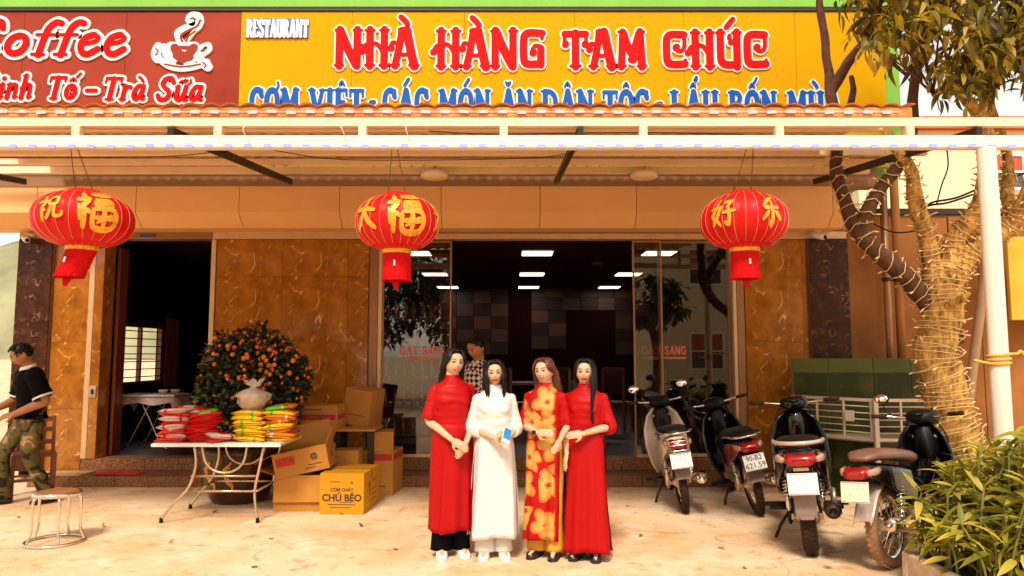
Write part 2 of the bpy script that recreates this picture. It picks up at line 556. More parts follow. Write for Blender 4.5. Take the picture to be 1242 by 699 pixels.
# entrance door frame on the left
for (x0, x1, m) in ((xM1 + .004, xM1 + .07, MT['steel']), (xM1 + .075, xD0, MT['marble'])):
    w = MB(); w.span((x0, YW - .03, zT1 + .14), (x1, YW + .22, zMT + .004)); bp(w, 'door_frame', m, .004)
w = MB(); w.span((xD1, YW - .03, zT2), (xD1 + .055, YW + .2, zMT)); bp(w, 'door_frame', MT['steel'], .004)
w = MB(); w.span((xM1 + .004, YW - .035, zMT + .006), (xD1 + .055, YW + .16, zMT + .10)); dh = bp(w, 'door_header', MT['bronze'], .004)
w = MB(); w.span((wx(165, YW), YW - .045, zMT + .03), (wx(184, YW), YW - .036, zMT + .062)); w.build('label_plate', MT['navy'], dh)
# folded dark door leaf seen edge on, with a lock
w = MB(); w.span((xD0 + .02, YW + .22, zT2 + .01), (xD0 + .06, YW + .42, zMT - .06)); dl = bp(w, 'door_leaf', MT['wood'], .005)
w = MB(); w.span((xM1 + .08, YW - .045, zT2 + .72), (xD0 - .02, YW - .031, zT2 + .86)); w.build('lock_plate', MT['alu'], dl, bevel=.004)
w = MB(); w.box((xD0 - .06, YW - .055, zT2 + .79), (.02, .02, .06)); w.build('latch', MT['darksteel'], dl, bevel=.004)

# fascia cladding: upright panels and a slanted lower lip
YF = 8.25
zF1, zF0 = zat(221, YF), zat(258, YF)
zS = zat(277, YF + .17)
jx = [at(p, 240, YF).x for p in (-75, 45, 165, 290, 412, 535, 655, 772, 890, 1010, 1030)]
for i in range(len(jx) - 1):
    a, b_ = jx[i] + .003, jx[i + 1] - .003
    w = MB()
    w.add([(a, YF, zF1), (b_, YF, zF1), (b_, YF, zF0), (a, YF, zF0), (a, YF + .17, zS), (b_, YF + .17, zS),
           (a, YF + .3, zF1), (b_, YF + .3, zF1), (a, YF + .3, zS), (b_, YF + .3, zS)],
          [(0, 3, 2, 1), (3, 4, 5, 2), (0, 1, 7, 6), (4, 8, 9, 5), (6, 7, 9, 8), (0, 6, 8, 4, 3), (1, 2, 5, 9, 7)])
    bp(w, 'fascia_panel', MT['fascia'], .004)
w = MB(); w.span((jx[0] + .01, YF + .31, zS + .01), (jx[-1] - .01, YW + .02, zS + .05)); bp(w, 'soffit', MT['fascia'])
# green parapet band over the sign
YS = 8.15
zA0r = zat(130, 5.2) + (YS - 5.2) * .11 - .02
xSg0, xSg1, xEnd = at(-60, 60, YS).x, at(1072, 60, YS).x, at(1096, 130, YS).x
zST, zSB = zat(14.5, YS), zA0r + .02
w = MB(); w.span((xSg0 - 1, YS + .06, zSB), (xEnd, YS + 4, zST + 3)); bp(w, 'upper_wall', MT['green'])
w = MB(); w.span((xSg0 - 1, YS + .08, zF1 - .05), (xEnd - .3, YS + .3, zSB - .004)); bp(w, 'lintel_wall', MT['core'])
w = MB(); w.span((xSg0 - 1, YS - .035, zST + .042), (xEnd + .02, YS + .055, zST + .55)); bp(w, 'parapet_band', MT['green'], .01)
w = MB(); w.span((xSg0 - 1, YS - .02, zST + .008), (xEnd + .01, YS + .05, zST + .040)); bp(w, 'shadow_gap_trim', MT['darkedge'])
# steps
xS0, xS1 = wx(44, 8.4), wx(985, 8.4)
n = 9
for i in range(n):
    a, b_ = xS0 + (xS1 - xS0) * i / n + .002, xS0 + (xS1 - xS0) * (i + 1) / n - .002
    w = MB(); w.span((a, 8.36, 0), (b_, YW - .023, zT1)); bp(w, 'step_slab', MT['granite'], .006)
for (x0, x1, k) in ((xM1 + .004, xD1 + .06, 2), (xG0 + .004, xG1 + .05, 5)):
    for i in range(k):
        a, b_ = x0 + (x1 - x0) * i / k + .002, x0 + (x1 - x0) * (i + 1) / k - .002
        w = MB(); w.span((a, YW - .021, zT1), (b_, YW + .25, zT2)); bp(w, 'threshold_slab', MT['granite'], .006)

# glass front: tall frame, fixed and sliding leaves
fr = MT['bronze']
w = MB(); w.span((xG0, YW - .03, zT2), (xG0 + .045, YW + .12, zMT)); bp(w, 'door_frame', MT['steel'], .004)
w = MB(); w.span((xG0 - .10, YW - .035, zT1), (xG0 - .004, YW + .1, zMT)); bp(w, 'door_frame', fr, .004)
w = MB(); w.span((xG1, YW - .03, zT2), (xG1 + .04, YW + .12, zMT)); bp(w, 'door_frame', MT['steel'], .004)
w = MB(); w.span((xG1 + .045, YW - .03, zT1), (xG1 + .13, YW + .1, zMT)); bp(w, 'door_frame', fr, .004)
w = MB(); w.span((xG0 - .1, YW - .036, zMT + .006), (xG1 + .13, YW + .14, zMT + .075)); bp(w, 'door_header', MT['steel'], .004)
DOORS = []
for (p0, p1, dy) in ((463, 546, .04), (770, 804, .03), (802, 888, .09)):
    x0, x1 = wx(p0, YW), wx(p1, YW)
    gl = MB(); gl.span((x0, YW + dy, zT2 + .045), (x1, YW + dy + .012, zMT - .02)); lf = bp(gl, 'glass_door', MT['glass'])
    for (a, b_) in ((x0 - .008, x0 + .012), (x1 - .012, x1 + .008)):
        w = MB(); w.span((a, YW + dy - .012, zT2 + .02), (b_, YW + dy + .024, zMT - .004)); w.build('door_stile', fr, lf, bevel=.003)
    w = MB(); w.span((x0 + .013, YW + dy - .012, zT2 + .006), (x1 - .013, YW + dy + .024, zT2 + .045)); w.build('bottom_rail', MT['steel'], lf, bevel=.003)
    w = MB(); w.span((x0 + .013, YW + dy - .010, zMT - .03), (x1 - .013, YW + dy + .022, zMT - .004)); w.build('top_rail', fr, lf, bevel=.003)
    DOORS.append((lf, x0, x1, YW + dy))

# interior shell
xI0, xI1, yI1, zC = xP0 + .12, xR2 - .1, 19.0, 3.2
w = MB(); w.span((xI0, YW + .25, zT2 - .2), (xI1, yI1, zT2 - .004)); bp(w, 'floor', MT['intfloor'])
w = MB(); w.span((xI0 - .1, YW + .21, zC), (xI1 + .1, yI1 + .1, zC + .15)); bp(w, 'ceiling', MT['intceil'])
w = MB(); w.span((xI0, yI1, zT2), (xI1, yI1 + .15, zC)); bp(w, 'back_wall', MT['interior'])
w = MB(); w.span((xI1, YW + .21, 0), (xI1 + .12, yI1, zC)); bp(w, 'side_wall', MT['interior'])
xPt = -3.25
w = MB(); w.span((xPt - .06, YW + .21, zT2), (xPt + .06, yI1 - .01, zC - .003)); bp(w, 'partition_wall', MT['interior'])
# left side wall with a barred window
wy0, wy1, wz0, wz1 = 10.9, 12.3, 1.02, 1.97
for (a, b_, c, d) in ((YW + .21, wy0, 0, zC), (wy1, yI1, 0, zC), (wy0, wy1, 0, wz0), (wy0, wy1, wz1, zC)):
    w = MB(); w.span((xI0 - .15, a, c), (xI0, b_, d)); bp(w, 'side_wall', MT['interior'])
w = MB()
for a, b_ in ((wz0, wz0 + .05), (wz1 - .05, wz1)): w.span((xI0 - .1, wy0, a), (xI0 - .04, wy1, b_))
for y in (wy0 + .025, (wy0 + wy1) / 2, wy1 - .025): w.span((xI0 - .1, y - .025, wz0 + .051), (xI0 - .04, y + .025, wz1 - .051))
wf = bp(w, 'window_frame', MT['wood'])
for i in range(7):
    w = MB(); z = wz0 + .12 + i * .12; w.tube([(xI0 - .03, wy0 + .02, z), (xI0 - .03, wy1 - .02, z)], .009, 6); w.build('window_bar', MT['darksteel'], wf)
MT['curtain'] = mat('orange curtain', (.45, .12, .03), .8, var=.15)
w = MB(); w.smooth = True
w.rings([[Vector((xI0 + .06 + .025 * sin(k * 1.6), wy1 - .12 + k * .025, z)) for k in range(20)] for z in (2.1, .95)], cap=False, closed=False)
bp(w, 'curtain', MT['curtain'])
# chequered back-wall tiles
MT['chk1'] = mat('pale wall tile', (.11, .036, .016), .5, var=.1, objvar=.4)  # both tile colours carry the hall's shade in their reddish dark tone
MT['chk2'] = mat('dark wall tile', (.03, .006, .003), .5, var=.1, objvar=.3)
yb = yI1 - .006
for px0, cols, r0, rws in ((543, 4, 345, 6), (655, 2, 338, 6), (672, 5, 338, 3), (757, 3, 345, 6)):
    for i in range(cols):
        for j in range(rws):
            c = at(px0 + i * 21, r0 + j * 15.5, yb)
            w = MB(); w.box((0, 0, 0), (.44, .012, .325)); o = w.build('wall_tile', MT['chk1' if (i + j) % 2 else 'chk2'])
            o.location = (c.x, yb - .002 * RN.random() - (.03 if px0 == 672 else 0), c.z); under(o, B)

# ------------------------------------------------------------------ lamps and fans inside
k = 0
for r, y in enumerate((12.0, 15.2, 18.2)):
    for c, x in enumerate((-1.62, .42, 2.45)):
        t = thing('ceiling_lamp', ['nearest', 'middle', 'farthest'][r] + ' row square lit ceiling lamp, ' + ['left', 'centre', 'right'][c] + ' one, inside the hall', 'lamp', (x, y, zC - .03), 0, 'lit ceiling lamps in the dining hall')
        w = MB(); w.span((-.27, -.27, 0), (.27, .27, .026)); w.build('lamp_frame', MT['alu'], t)
        w = MB(); w.span((-.25, -.25, -.006), (.25, .25, -.001)); w.build('lamp_panel', MT['lightpanel'], t)
MT['fan'] = mat('cream fan', (.30, .16, .09), .5)
for px, py, y, lab in ((568, 303, 12.4, 'left'), (725, 318, 13.5, 'middle'), (745, 303, 12.2, 'right')):
    p = at(px, py, y)
    t = thing('ceiling_fan', lab + ' one of the ceiling fans hanging in the dark hall', 'fan', (p.x, p.y, zC), 0, 'ceiling fans in the dining hall')
    w = MB(); w.lathe([(.02, 0), (.02, p.z - zC)], n=8); w.build('rod', MT['fan'], t)
    w = MB(); w.smooth = True; w.lathe([(.0, .06), (.1, .05), (.13, 0), (.1, -.05), (0, -.06)], (0, 0, p.z - zC), 16); w.build('motor', MT['fan'], t)
    for q in range(3):
        a = q * 2.094 + .4
        w = MB(); w.bar((.1 * cos(a), .1 * sin(a), p.z - zC), (.55 * cos(a), .55 * sin(a), p.z - zC + .02), .12, .012); w.build('blade', MT['fan'], t)

# ------------------------------------------------------------------ awning
YA = 5.2
SL = .11
zA = zat(130, YA)
def zr(y): return zA + (y - YA) * SL
AW = thing('awning', 'long red corrugated metal awning on cream steel beams in front of the restaurant', 'awning', (at(1212, 430, 5.12).x, 5.12, 0))
def ap(mb, name, m, bevel=0, smooth=None): return under(mb.build(name, m, bevel=bevel, smooth=smooth), AW)
MT['edge'] = mat('rust orange edge strip', (.62, .20, .05), .6, var=.3, vs_=14, spec=.15, col2=(.72, .40, .16), c2s=8)
xA0, xA1 = -5.2, at(1106, 135, YA).x
per = .143
npan = 9
for q in range(npan + 1):                               # overlapping roof sheets
    a, b_ = xA0 + (xA1 - xA0) * q / npan, xA0 + (xA1 - xA0) * (q + 1) / npan
    if q == npan: a, b_ = xA1, 4.06      # the last sheet stops short behind the tree
    w = MB(); w.smooth = True
    K = int((b_ - a) / per * 8) + 1
    xs = [a + (b_ - a + .02) * i / K for i in range(K + 1)]
    dz = .0025 * (q % 2)
    def prof(x): return .021 * (abs(sin(pi * x / per)) ** .8) * 1.3
    ys = (YA - .02, 6.2, 7.2, YS - .03) if q < npan else (6.95, 7.3, 7.7, YS - .03)
    w.mi = 0; w.rings([[Vector((x, y, zr(y) + prof(x) + dz + .006 * noise.noise((x, y, 0)))) for x in xs] for y in ys], cap=False, closed=False)
    w.mi = 1; w.rings([[Vector((x, y, zr(y) + prof(x) - .007 + dz + .006 * noise.noise((x, y, 0)))) for x in xs] for y in ys], cap=False, closed=False)
    w.mi = 0
    for i in range(K):
        y = ys[0]
        w.add([(xs[i], y, zr(y) + prof(xs[i]) + dz), (xs[i + 1], y, zr(y) + prof(xs[i + 1]) + dz), (xs[i + 1], y, zr(y) + prof(xs[i + 1]) - .007 + dz), (xs[i], y, zr(y) + prof(xs[i]) - .007 + dz)], [(0, 1, 2, 3)])
    under(w.build('roof_sheet', [MT['roofred'], MT['roofunder']], fix=False), AW)
zAa, zAb = zat(142.5, YA), zat(153, YA)              # upper beam
zBa, zBb = zat(164, YA - .08), zat(180, YA - .08)  # lower beam
w = MB(); w.span((-6, YA, zAb), (5.4, YA + .05, zAa)); ap(w, 'front_beam', MT['creambeam'], .004)
w = MB(); w.span((-6, YA - .004, zAa + .004), (xA1, YA + .012, zA - .004)); ap(w, 'fascia_strip', MT['edge'], .002)
w = MB(); w.span((-6, YA - .08, zBb), (5.4, YA - .02, zBa)); ap(w, 'front_beam', MT['whitepaint'], .005)
for px in (-70, 93, 265, 440, 611, 780, 945, 1103):
    p = at(px, 158, YA)
    w = MB(); w.span((p.x - .03, YA - .018, zBa - .05), (p.x + .03, YA + .045, zAb)); ap(w, 'strut', MT['creambeam'], .004)
for y, h in ((5.75, .05), (6.35, .06), (6.9, .06), (7.5, .06), (8.03, .08)):
    w = MB(); w.span((-6, y - .03, zr(y) - .02 - h), (xA1 + .05 if y < 6.3 else 4.02, y + .03, zr(y) - .02)); ap(w, 'purlin', MT['creambeam'], .004)
for x in (-5.5, -2.5, .5, 3.42):
    w = MB(); w.bar((x, YA - .02, zr(YA) - .19), (x, YS - .1, zr(YS) - .20), .045, .065); ap(w, 'rafter', MT['darksteel'], .004)
xp = at(1211, 430, 5.12).x
w = MB(); w.smooth = True; w.lathe([(.062, 0), (.062, zBb - .002)], (xp, 5.12, 0), 20); ap(w, 'pole', MT['whitepaint'])
w = MB(); w.span((xp - .12, 5.0, 0), (xp + .12, 5.24, .012)); ap(w, 'base_plate', MT['darksteel'], .002)
w = MB(); w.smooth = True; w.lathe([(.05, 0), (.05, 2.6)], (at(1195, 110, 6.9).x, 6.9, zr(6.9) - .3), 14); ap(w, 'pole', MT['roofunder'])

for nm, lab, z0, m, x1, dy, sp, dd in (('led_strip', 'row of pale led modules along the awning edge under the red roof sheet', (zAa + zA) / 2 - .002, MT['led_y'], xA1 - .1, -.010, 24, (.07, .008, .024)),
                                  ('led_strip', 'row of pale led modules along the bottom of the lower white beam', zBb + .012, MT['led'], 4.3, -.086, 23, (.055, .007, .026))):
    t = thing(nm, lab, 'led lights', (-4, YA + dy, z0), 0, 'led strips on the awning')
    w = MB(); w.tube([(-1, 0, -.0), (x1 + 4, 0, 0)], .0035, 5); w.build('cable', MT['white'], t)
    src = None; x = -.3; i = 0
    while x < x1 + 4:
        if src is None:
            w = MB(); w.box((0, -.006, 0), dd); src = w.build('led_module', m, t, bevel=.003); src.location = (x, 0, 0)
        else:
            o = share(src, 'led_module', t, (x, RN.uniform(-.001, .001), RN.uniform(-.004, .004)), (0, RN.uniform(-.06, .06), 0))
        x += .141; i += 1
# round downlights under the awning roof
for px, lab in ((527, 'left'), (781, 'right')):
    p = at(px, 213.5, 7.75)
    t = thing('round_light', lab + ' one of the two round cream lights under the awning roof', 'lamp', p, 0, 'round lights under the awning')
    w = MB(); w.smooth = True; w.lathe([(0, -.03), (.13, -.026), (.15, -.01), (.15, .02)], n=24); w.build('diffuser', MT['creambeam'], t)
    w = MB(); w.lathe([(.16, .0205), (.16, .03), (.02, .03), (.02, zr(7.75) - p.z - .02)], n=20); w.build('mount', MT['whitepaint'], t)
# loose wires under the awning
for i, (pts) in enumerate(([(0, 191, 6.3), (200, 190, 6.2), (310, 181, 6.0), (420, 194, 6.3), (640, 192, 6.4), (700, 183, 6.2)], [(520, 159, 5.4), (600, 163, 5.5), (760, 161, 5.6), (900, 163, 5.6)])):
    w = MB(); w.tube(smooth_path([at(*p) for p in pts], 5), .004, 5)
    tag(w.build('wire', MT['darksteel'], smooth=True), ['thin dark wire sagging under the awning purlins', 'thin dark wire running between the two front beams'][i], 'wire')
for px, q in ((272, 0), (305, 1), (497, 2), (420, 3)):
    w = MB(); p = at(px, 150, 5.17)
    w.tube(smooth_path([p + Vector((.012 * sin(i * 2 + q), -.12 * (i in (1, 2)) , -.05 * i)) for i in range(5)], 4), .004, 5)
    tag(w.build('cable_tie', MT['white'], smooth=True), ['pale tie hanging beside the left dark rafter', 'pale tie right beside the left rafter tie', 'pale tie above the middle lantern', 'pale tie between left and middle lanterns'][q], 'tie')

# ------------------------------------------------------------------ lettering made of strokes
def ribbon(mb, pts, w, y0, y1, widths=None):
    "flat stroke with round ends in the xz plane, extruded between y0 (back) and y1 (front)"
    P = [Vector((p[0], p[1])) for p in pts]
    n = len(P); Lp, Rp = [], []
    loop = n > 3 and (P[0] - P[-1]).length < 1e-6
    if widths is None: widths = [w] * n
    for i in range(n):
        d = (P[1] - P[n - 2]) if loop and i in (0, n - 1) else P[min(i + 1, n - 1)] - P[max(i - 1, 0)]
        d = d.normalized() if d.length > 1e-9 else Vector((1, 0))
        nn = Vector((-d.y, d.x))
        sc = 1.0
        if 0 < i < n - 1:
            a, b = (P[i] - P[i - 1]), (P[i + 1] - P[i])
            if a.length > 1e-9 and b.length > 1e-9:
                c_ = max(.35, sqrt(max(0, (1 + a.normalized().dot(b.normalized())) / 2))); sc = 1 / c_
        Lp.append(P[i] + nn * widths[i] / 2 * sc); Rp.append(P[i] - nn * widths[i] / 2 * sc)
    def arc(c, d, r):
        a0 = atan2(d.y, d.x)
        return [c + Vector((cos(a0 + t), sin(a0 + t))) * r for t in (-.9, -.45, 0, .45, .9)]
    e0 = arc(P[0], (P[0] - P[1]), widths[0] / 2); e1 = arc(P[-1], (P[-1] - P[-2]), widths[-1] / 2)
    # quads strip plus caps
    vs_, fs_ = [], []
    for y in (y0, y1):
        for i in range(n): vs_ += [(Lp[i].x, y, Lp[i].y), (Rp[i].x, y, Rp[i].y)]
    o = 2 * n
    for i in range(n - 1):
        a, b, c, d = 2 * i, 2 * i + 1, 2 * i + 3, 2 * i + 2
        fs_.append((o + a, o + b, o + c, o + d))
        fs_.append((a, d, o + d, o + a)); fs_.append((b, o + b, o + c, c))
    mb.add(vs_, fs_)
    for e, l, r in () if loop else ((e0, Lp[0], Rp[0]), (e1, Rp[-1], Lp[-1])):
        ring = [l] + e + [r]
        k = len(ring)
        v2 = [(p.x, y0, p.y) for p in ring] + [(p.x, y1, p.y) for p in ring]
        f2 = [tuple(range(k, 2 * k))] + [(i, i + 1, k + i + 1, k + i) for i in range(k - 1)]
        mb.add(v2, f2)


def circ(x, y, r, a0=0, a1=360, n=14):
    return [(x + r * cos(radians(a0 + (a1 - a0) * i / n)), y + r * sin(radians(a0 + (a1 - a0) * i / n))) for i in range(n + 1)]


def dot(x, y): return [(x - .012, y), (x + .012, y)]


# stroke = (points, width factor, smooth?)
def S(*p): return (list(p), 1.0, True)
def Ln(*p): return (list(p), 1.0, False)
def W(f, *p): return (list(p), f, True)


ACC = {'grave': [W(.75, (-.12, 1.34), (.0, 1.25), (.10, 1.14))], 'acute': [W(.75, (.16, 1.36), (.04, 1.24), (-.06, 1.14))],
       'circ': [W(.5, (-.14, 1.12), (0, 1.26), (.14, 1.12))], 'breve': [W(.5, (-.13, 1.27), (-.06, 1.17), (.06, 1.17), (.13, 1.27))],
       'under': [W(.8, (-.01, -.2), (.01, -.2))], 'horn': [W(.5, (.3, .98), (.36, 1.1), (.32, 1.22))],
       'tilde': [W(.5, (-.17, 1.13), (-.06, 1.22), (.06, 1.14), (.17, 1.24))], 'hook': [W(.45, (.10, 1.42), (.2, 1.5), (.24, 1.4), (.15, 1.32))],
       'acute2': [W(.6, (.28, 1.46), (.2, 1.36), (.14, 1.3))], 'lhorn': [W(.5, (.24, .68), (.32, .78), (.3, .9))]}
# red display capitals: heavy stems, curled arms
FAN = {
 'N': (.86, [Ln((.13, 0), (.13, 1)), W(1.15, (.15, .98), (.40, .5), (.70, .02)), Ln((.72, 0), (.72, 1)), W(.35, (.0, .02), (.26, .02)), W(.35, (.6, .98), (.86, .98)), W(.35, (0, .98), (.2, .98))]),
 'H': (.86, [Ln((.22, 0), (.22, 1)), Ln((.70, 0), (.70, 1)), W(.55, (-.02, .42), (.06, .56), (.22, .60), (.45, .60), (.62, .42), (.68, .25)), W(.95, (-.03, .40), (-.01, .41)), W(.35, (.08, .02), (.36, .02)), W(.35, (.56, .02), (.84, .02)), W(.35, (.08, .98), (.36, .98)), W(.35, (.56, .98), (.84, .98))]),
 'A': (.90, [W(.95, (.14, .0), (.26, .45), (.36, .98)), W(1.2, (.78, .0), (.64, .5), (.52, .98)), W(.8, (.32, .98), (.56, .98)), W(.5, (.0, .50), (.05, .64), (.2, .6), (.3, .36), (.45, .30), (.62, .36)), W(.9, (.0, .48), (.02, .5)), W(.35, (.0, .02), (.28, .02)), W(.35, (.62, .02), (.92, .02))]),
 'G': (.86, [W(1., (.76, .92), (.34, .93), (.19, .86), (.15, .7), (.15, .3), (.19, .13), (.34, .07), (.72, .08)), Ln((.72, .06), (.72, .5)), W(.5, (.74, .55), (.55, .58), (.44, .48)), W(1.0, (.46, .38), (.47, .40)), W(.5, (.76, .92), (.76, .78))]),
 'T': (.86, [Ln((.43, 0), (.43, .95)), W(.9, (.06, .92), (.80, .92)), W(.5, (.06, .92), (.05, .72), (.06, .66)), W(.5, (.80, .92), (.81, .72), (.80, .66)), W(.95, (.08, .62), (.09, .64)), W(.95, (.77, .62), (.78, .64)), W(.35, (.26, .02), (.60, .02))]),
 'M': (1.02, [W(.95, (.16, 0), (.22, .98)), W(1.0, (.24, .95), (.38, .6), (.52, .36)), W(1.0, (.80, .95), (.66, .6), (.56, .36)), W(1.05, (.88, 0), (.82, .98)), W(.5, (.62, .4), (.66, .22), (.56, .14), (.48, .2)), W(.9, (.50, .20), (.52, .20)), W(.35, (.0, .02), (.3, .02)), W(.35, (.74, .02), (1.02, .02)), W(.35, (.08, .98), (.3, .98)), W(.35, (.74, .98), (.96, .98))]),
 'C': (.84, [W(1., (.74, .92), (.34, .93), (.19, .86), (.15, .7), (.15, .3), (.19, .13), (.34, .07), (.76, .08)), W(.55, (.74, .92), (.75, .6), (.66, .46), (.52, .46)), W(1.0, (.47, .55), (.48, .56)), W(.5, (.76, .08), (.77, .18))]),
 'U': (.84, [W(1., (.15, 1), (.15, .3), (.2, .12), (.34, .06), (.55, .06), (.68, .10)), Ln((.70, 0), (.70, 1)), W(.5, (.52, .74), (.44, .82), (.46, .9)), W(.8, (.50, .70), (.51, .71)), W(.35, (.02, .98), (.28, .98)), W(.35, (.56, .98), (.84, .98))]),
}
def serif(x, y, w=.3): return W(.42, (x - w / 2, y), (x + w / 2, y))
SLAB = {
 'C': (.82, [W(1.1, (.70, .72), (.58, .93), (.38, .96), (.18, .8), (.13, .5), (.2, .2), (.4, .05), (.6, .08), (.72, .22)), W(.6, (.72, .66), (.72, .95))]),
 'O': (.9, [W(1.15, *[(.45 + .32 * cos(t * pi / 8), .5 + .45 * sin(t * pi / 8)) for t in range(17)])]),
 'M': (1.1, [W(1., (.18, .05), (.2, .95)), W(1.1, (.22, .95), (.54, .25)), W(.8, (.86, .95), (.56, .25)), W(1.2, (.9, .05), (.88, .95)), serif(.18, .05, .34), serif(.9, .05, .36), serif(.16, .95), serif(.92, .95)]),
 'V': (.95, [W(1.2, (.16, .95), (.48, .06)), W(.85, (.8, .95), (.5, .06)), serif(.16, .95, .36), serif(.80, .95, .34)]),
 'I': (.5, [W(1.2, (.25, .05), (.25, .95)), serif(.25, .05, .42), serif(.25, .95, .42)]),
 'E': (.82, [W(1.2, (.2, .05), (.2, .95)), W(.8, (.2, .94), (.68, .94)), W(.7, (.2, .52), (.55, .52)), W(.8, (.2, .06), (.7, .06)), W(.5, (.7, .96), (.7, .74)), W(.5, (.72, .04), (.72, .28)), serif(.16, .05, .3), serif(.16, .95, .3)]),
 'T': (.86, [W(1.2, (.43, .05), (.43, .9)), W(.8, (.06, .93), (.80, .93)), W(.5, (.06, .95), (.05, .70)), W(.5, (.80, .95), (.81, .70)), serif(.43, .05, .42)]),
 'A': (.92, [W(.85, (.16, .05), (.44, .95)), W(1.25, (.76, .05), (.48, .95)), W(.6, (.26, .3), (.66, .3)), serif(.14, .05), serif(.78, .05, .36)]),
 'N': (.95, [W(.9, (.18, .05), (.18, .95)), W(1.25, (.18, .95), (.74, .05)), W(.9, (.76, .05), (.76, .95)), serif(.16, .05), serif(.14, .95), serif(.78, .95)]),
 'D': (.92, [W(1.2, (.2, .05), (.2, .95)), W(1.05, (.2, .93), (.5, .92), (.72, .75), (.77, .5), (.72, .25), (.5, .08), (.2, .06)), serif(.14, .05), serif(.14, .95)]),
 'L': (.8, [W(1.2, (.22, .05), (.22, .95)), W(.8, (.22, .06), (.68, .06)), W(.5, (.7, .04), (.7, .3)), serif(.22, .95, .42), serif(.16, .05)]),
 'U': (.92, [W(1.15, (.2, .95), (.2, .35), (.28, .12), (.46, .05), (.64, .12), (.73, .35), (.73, .95)), serif(.2, .95, .4), serif(.73, .95, .36)]),
 'B': (.88, [W(1.2, (.2, .05), (.2, .95)), W(1., (.2, .93), (.5, .92), (.66, .75), (.52, .55), (.24, .53)), W(1., (.3, .53), (.58, .5), (.72, .3), (.58, .09), (.2, .06)), serif(.14, .05), serif(.14, .95)]),
 '-': (.5, [W(1.0, (.16, .5), (.32, .52))]),
 'R': (.9, [W(1.2, (.2, .05), (.2, .95)), W(1., (.2, .93), (.5, .92), (.66, .73), (.52, .52), (.24, .5)), W(1.1, (.42, .5), (.76, .05)), serif(.16, .05), serif(.14, .95)]),
 'G': (.86, [W(1.1, (.70, .72), (.58, .93), (.38, .96), (.18, .8), (.13, .5), (.2, .2), (.4, .05), (.6, .08), (.70, .2)), W(1.0, (.7, .06), (.7, .44)), serif(.66, .44, .36)]),
 'S': (.78, [W(1.1, (.64, .75), (.5, .94), (.24, .92), (.14, .72), (.3, .55), (.55, .44), (.66, .26), (.52, .07), (.26, .07), (.12, .25))]),
}
ITAL = {   # heavy italic script, x-height .62
 'C': (.86, [W(1.0, (.74, .78), (.66, .98), (.44, 1.0), (.2, .82), (.12, .45), (.24, .1), (.5, .02), (.76, .2)), W(1.1, (.71, .80), (.70, .84))]),
 'o': (.62, [W(1.25, *[(.31 + .2 * cos(t * pi / 8), .31 + .26 * sin(t * pi / 8)) for t in range(17)])]),
 'f': (.50, [W(1.2, (.24, .0), (.25, .5), (.28, .8), (.40, .96), (.52, .94)), W(.6, (.06, .60), (.46, .60)), W(.9, (.50, .93), (.52, .92)), W(.6, (.1, .02), (.36, .02))]),
 'e': (.58, [W(.8, (.16, .33), (.40, .40), (.45, .52), (.34, .60)), W(1.2, (.34, .60), (.18, .52), (.12, .3), (.2, .08), (.34, .03), (.52, .18))]),
 'S': (.74, [W(1.2, (.64, .78), (.5, .97), (.26, .92), (.18, .72), (.32, .55), (.5, .42), (.56, .22), (.42, .05), (.2, .05), (.08, .22))]),
 'i': (.36, [W(1.2, (.16, .0), (.18, .6)), W(.5, (.05, .58), (.18, .6)), W(.5, (.16, .02), (.32, .06)), W(1.2, (.19, .84), (.2, .85))]),
 'n': (.68, [W(1.2, (.16, 0), (.18, .6)), W(1.0, (.18, .42), (.32, .58), (.46, .56), (.5, .42), (.5, .02)), W(.5, (.05, .58), (.18, .6)), W(.5, (.5, .02), (.64, .06))]),
 'h': (.68, [W(1.2, (.16, 0), (.18, .98)), W(1.0, (.18, .42), (.32, .58), (.46, .56), (.5, .42), (.5, .02)), W(.5, (.05, .96), (.18, .98)), W(.5, (.5, .02), (.64, .06))]),
 'T': (.80, [W(1.3, (.36, .02), (.38, .92)), W(.9, (.06, .92), (.74, .92)), W(.5, (.05, .92), (.02, .74)), W(.5, (.74, .94), (.74, .76)), W(.6, (.2, .02), (.52, .02))]),
 'r': (.52, [W(1.2, (.16, 0), (.18, .6)), W(.9, (.18, .40), (.3, .56), (.42, .56)), W(1.1, (.42, .54), (.43, .53)), W(.5, (.05, .58), (.18, .6)), W(.5, (.04, .02), (.3, .02))]),
 'a': (.66, [W(1.1, (.46, .56), (.28, .60), (.14, .40), (.12, .16), (.24, .03), (.38, .12), (.48, .36)), W(1.1, (.50, .6), (.49, .12), (.6, .04))]),
 'u': (.68, [W(1.2, (.16, .6), (.15, .18), (.25, .04), (.38, .08), (.48, .3)), W(1.2, (.50, .6), (.50, .1), (.62, .04)), W(.5, (.05, .58), (.18, .6))]),
 '-': (.50, [W(1.1, (.10, .36), (.36, .36))]),
}


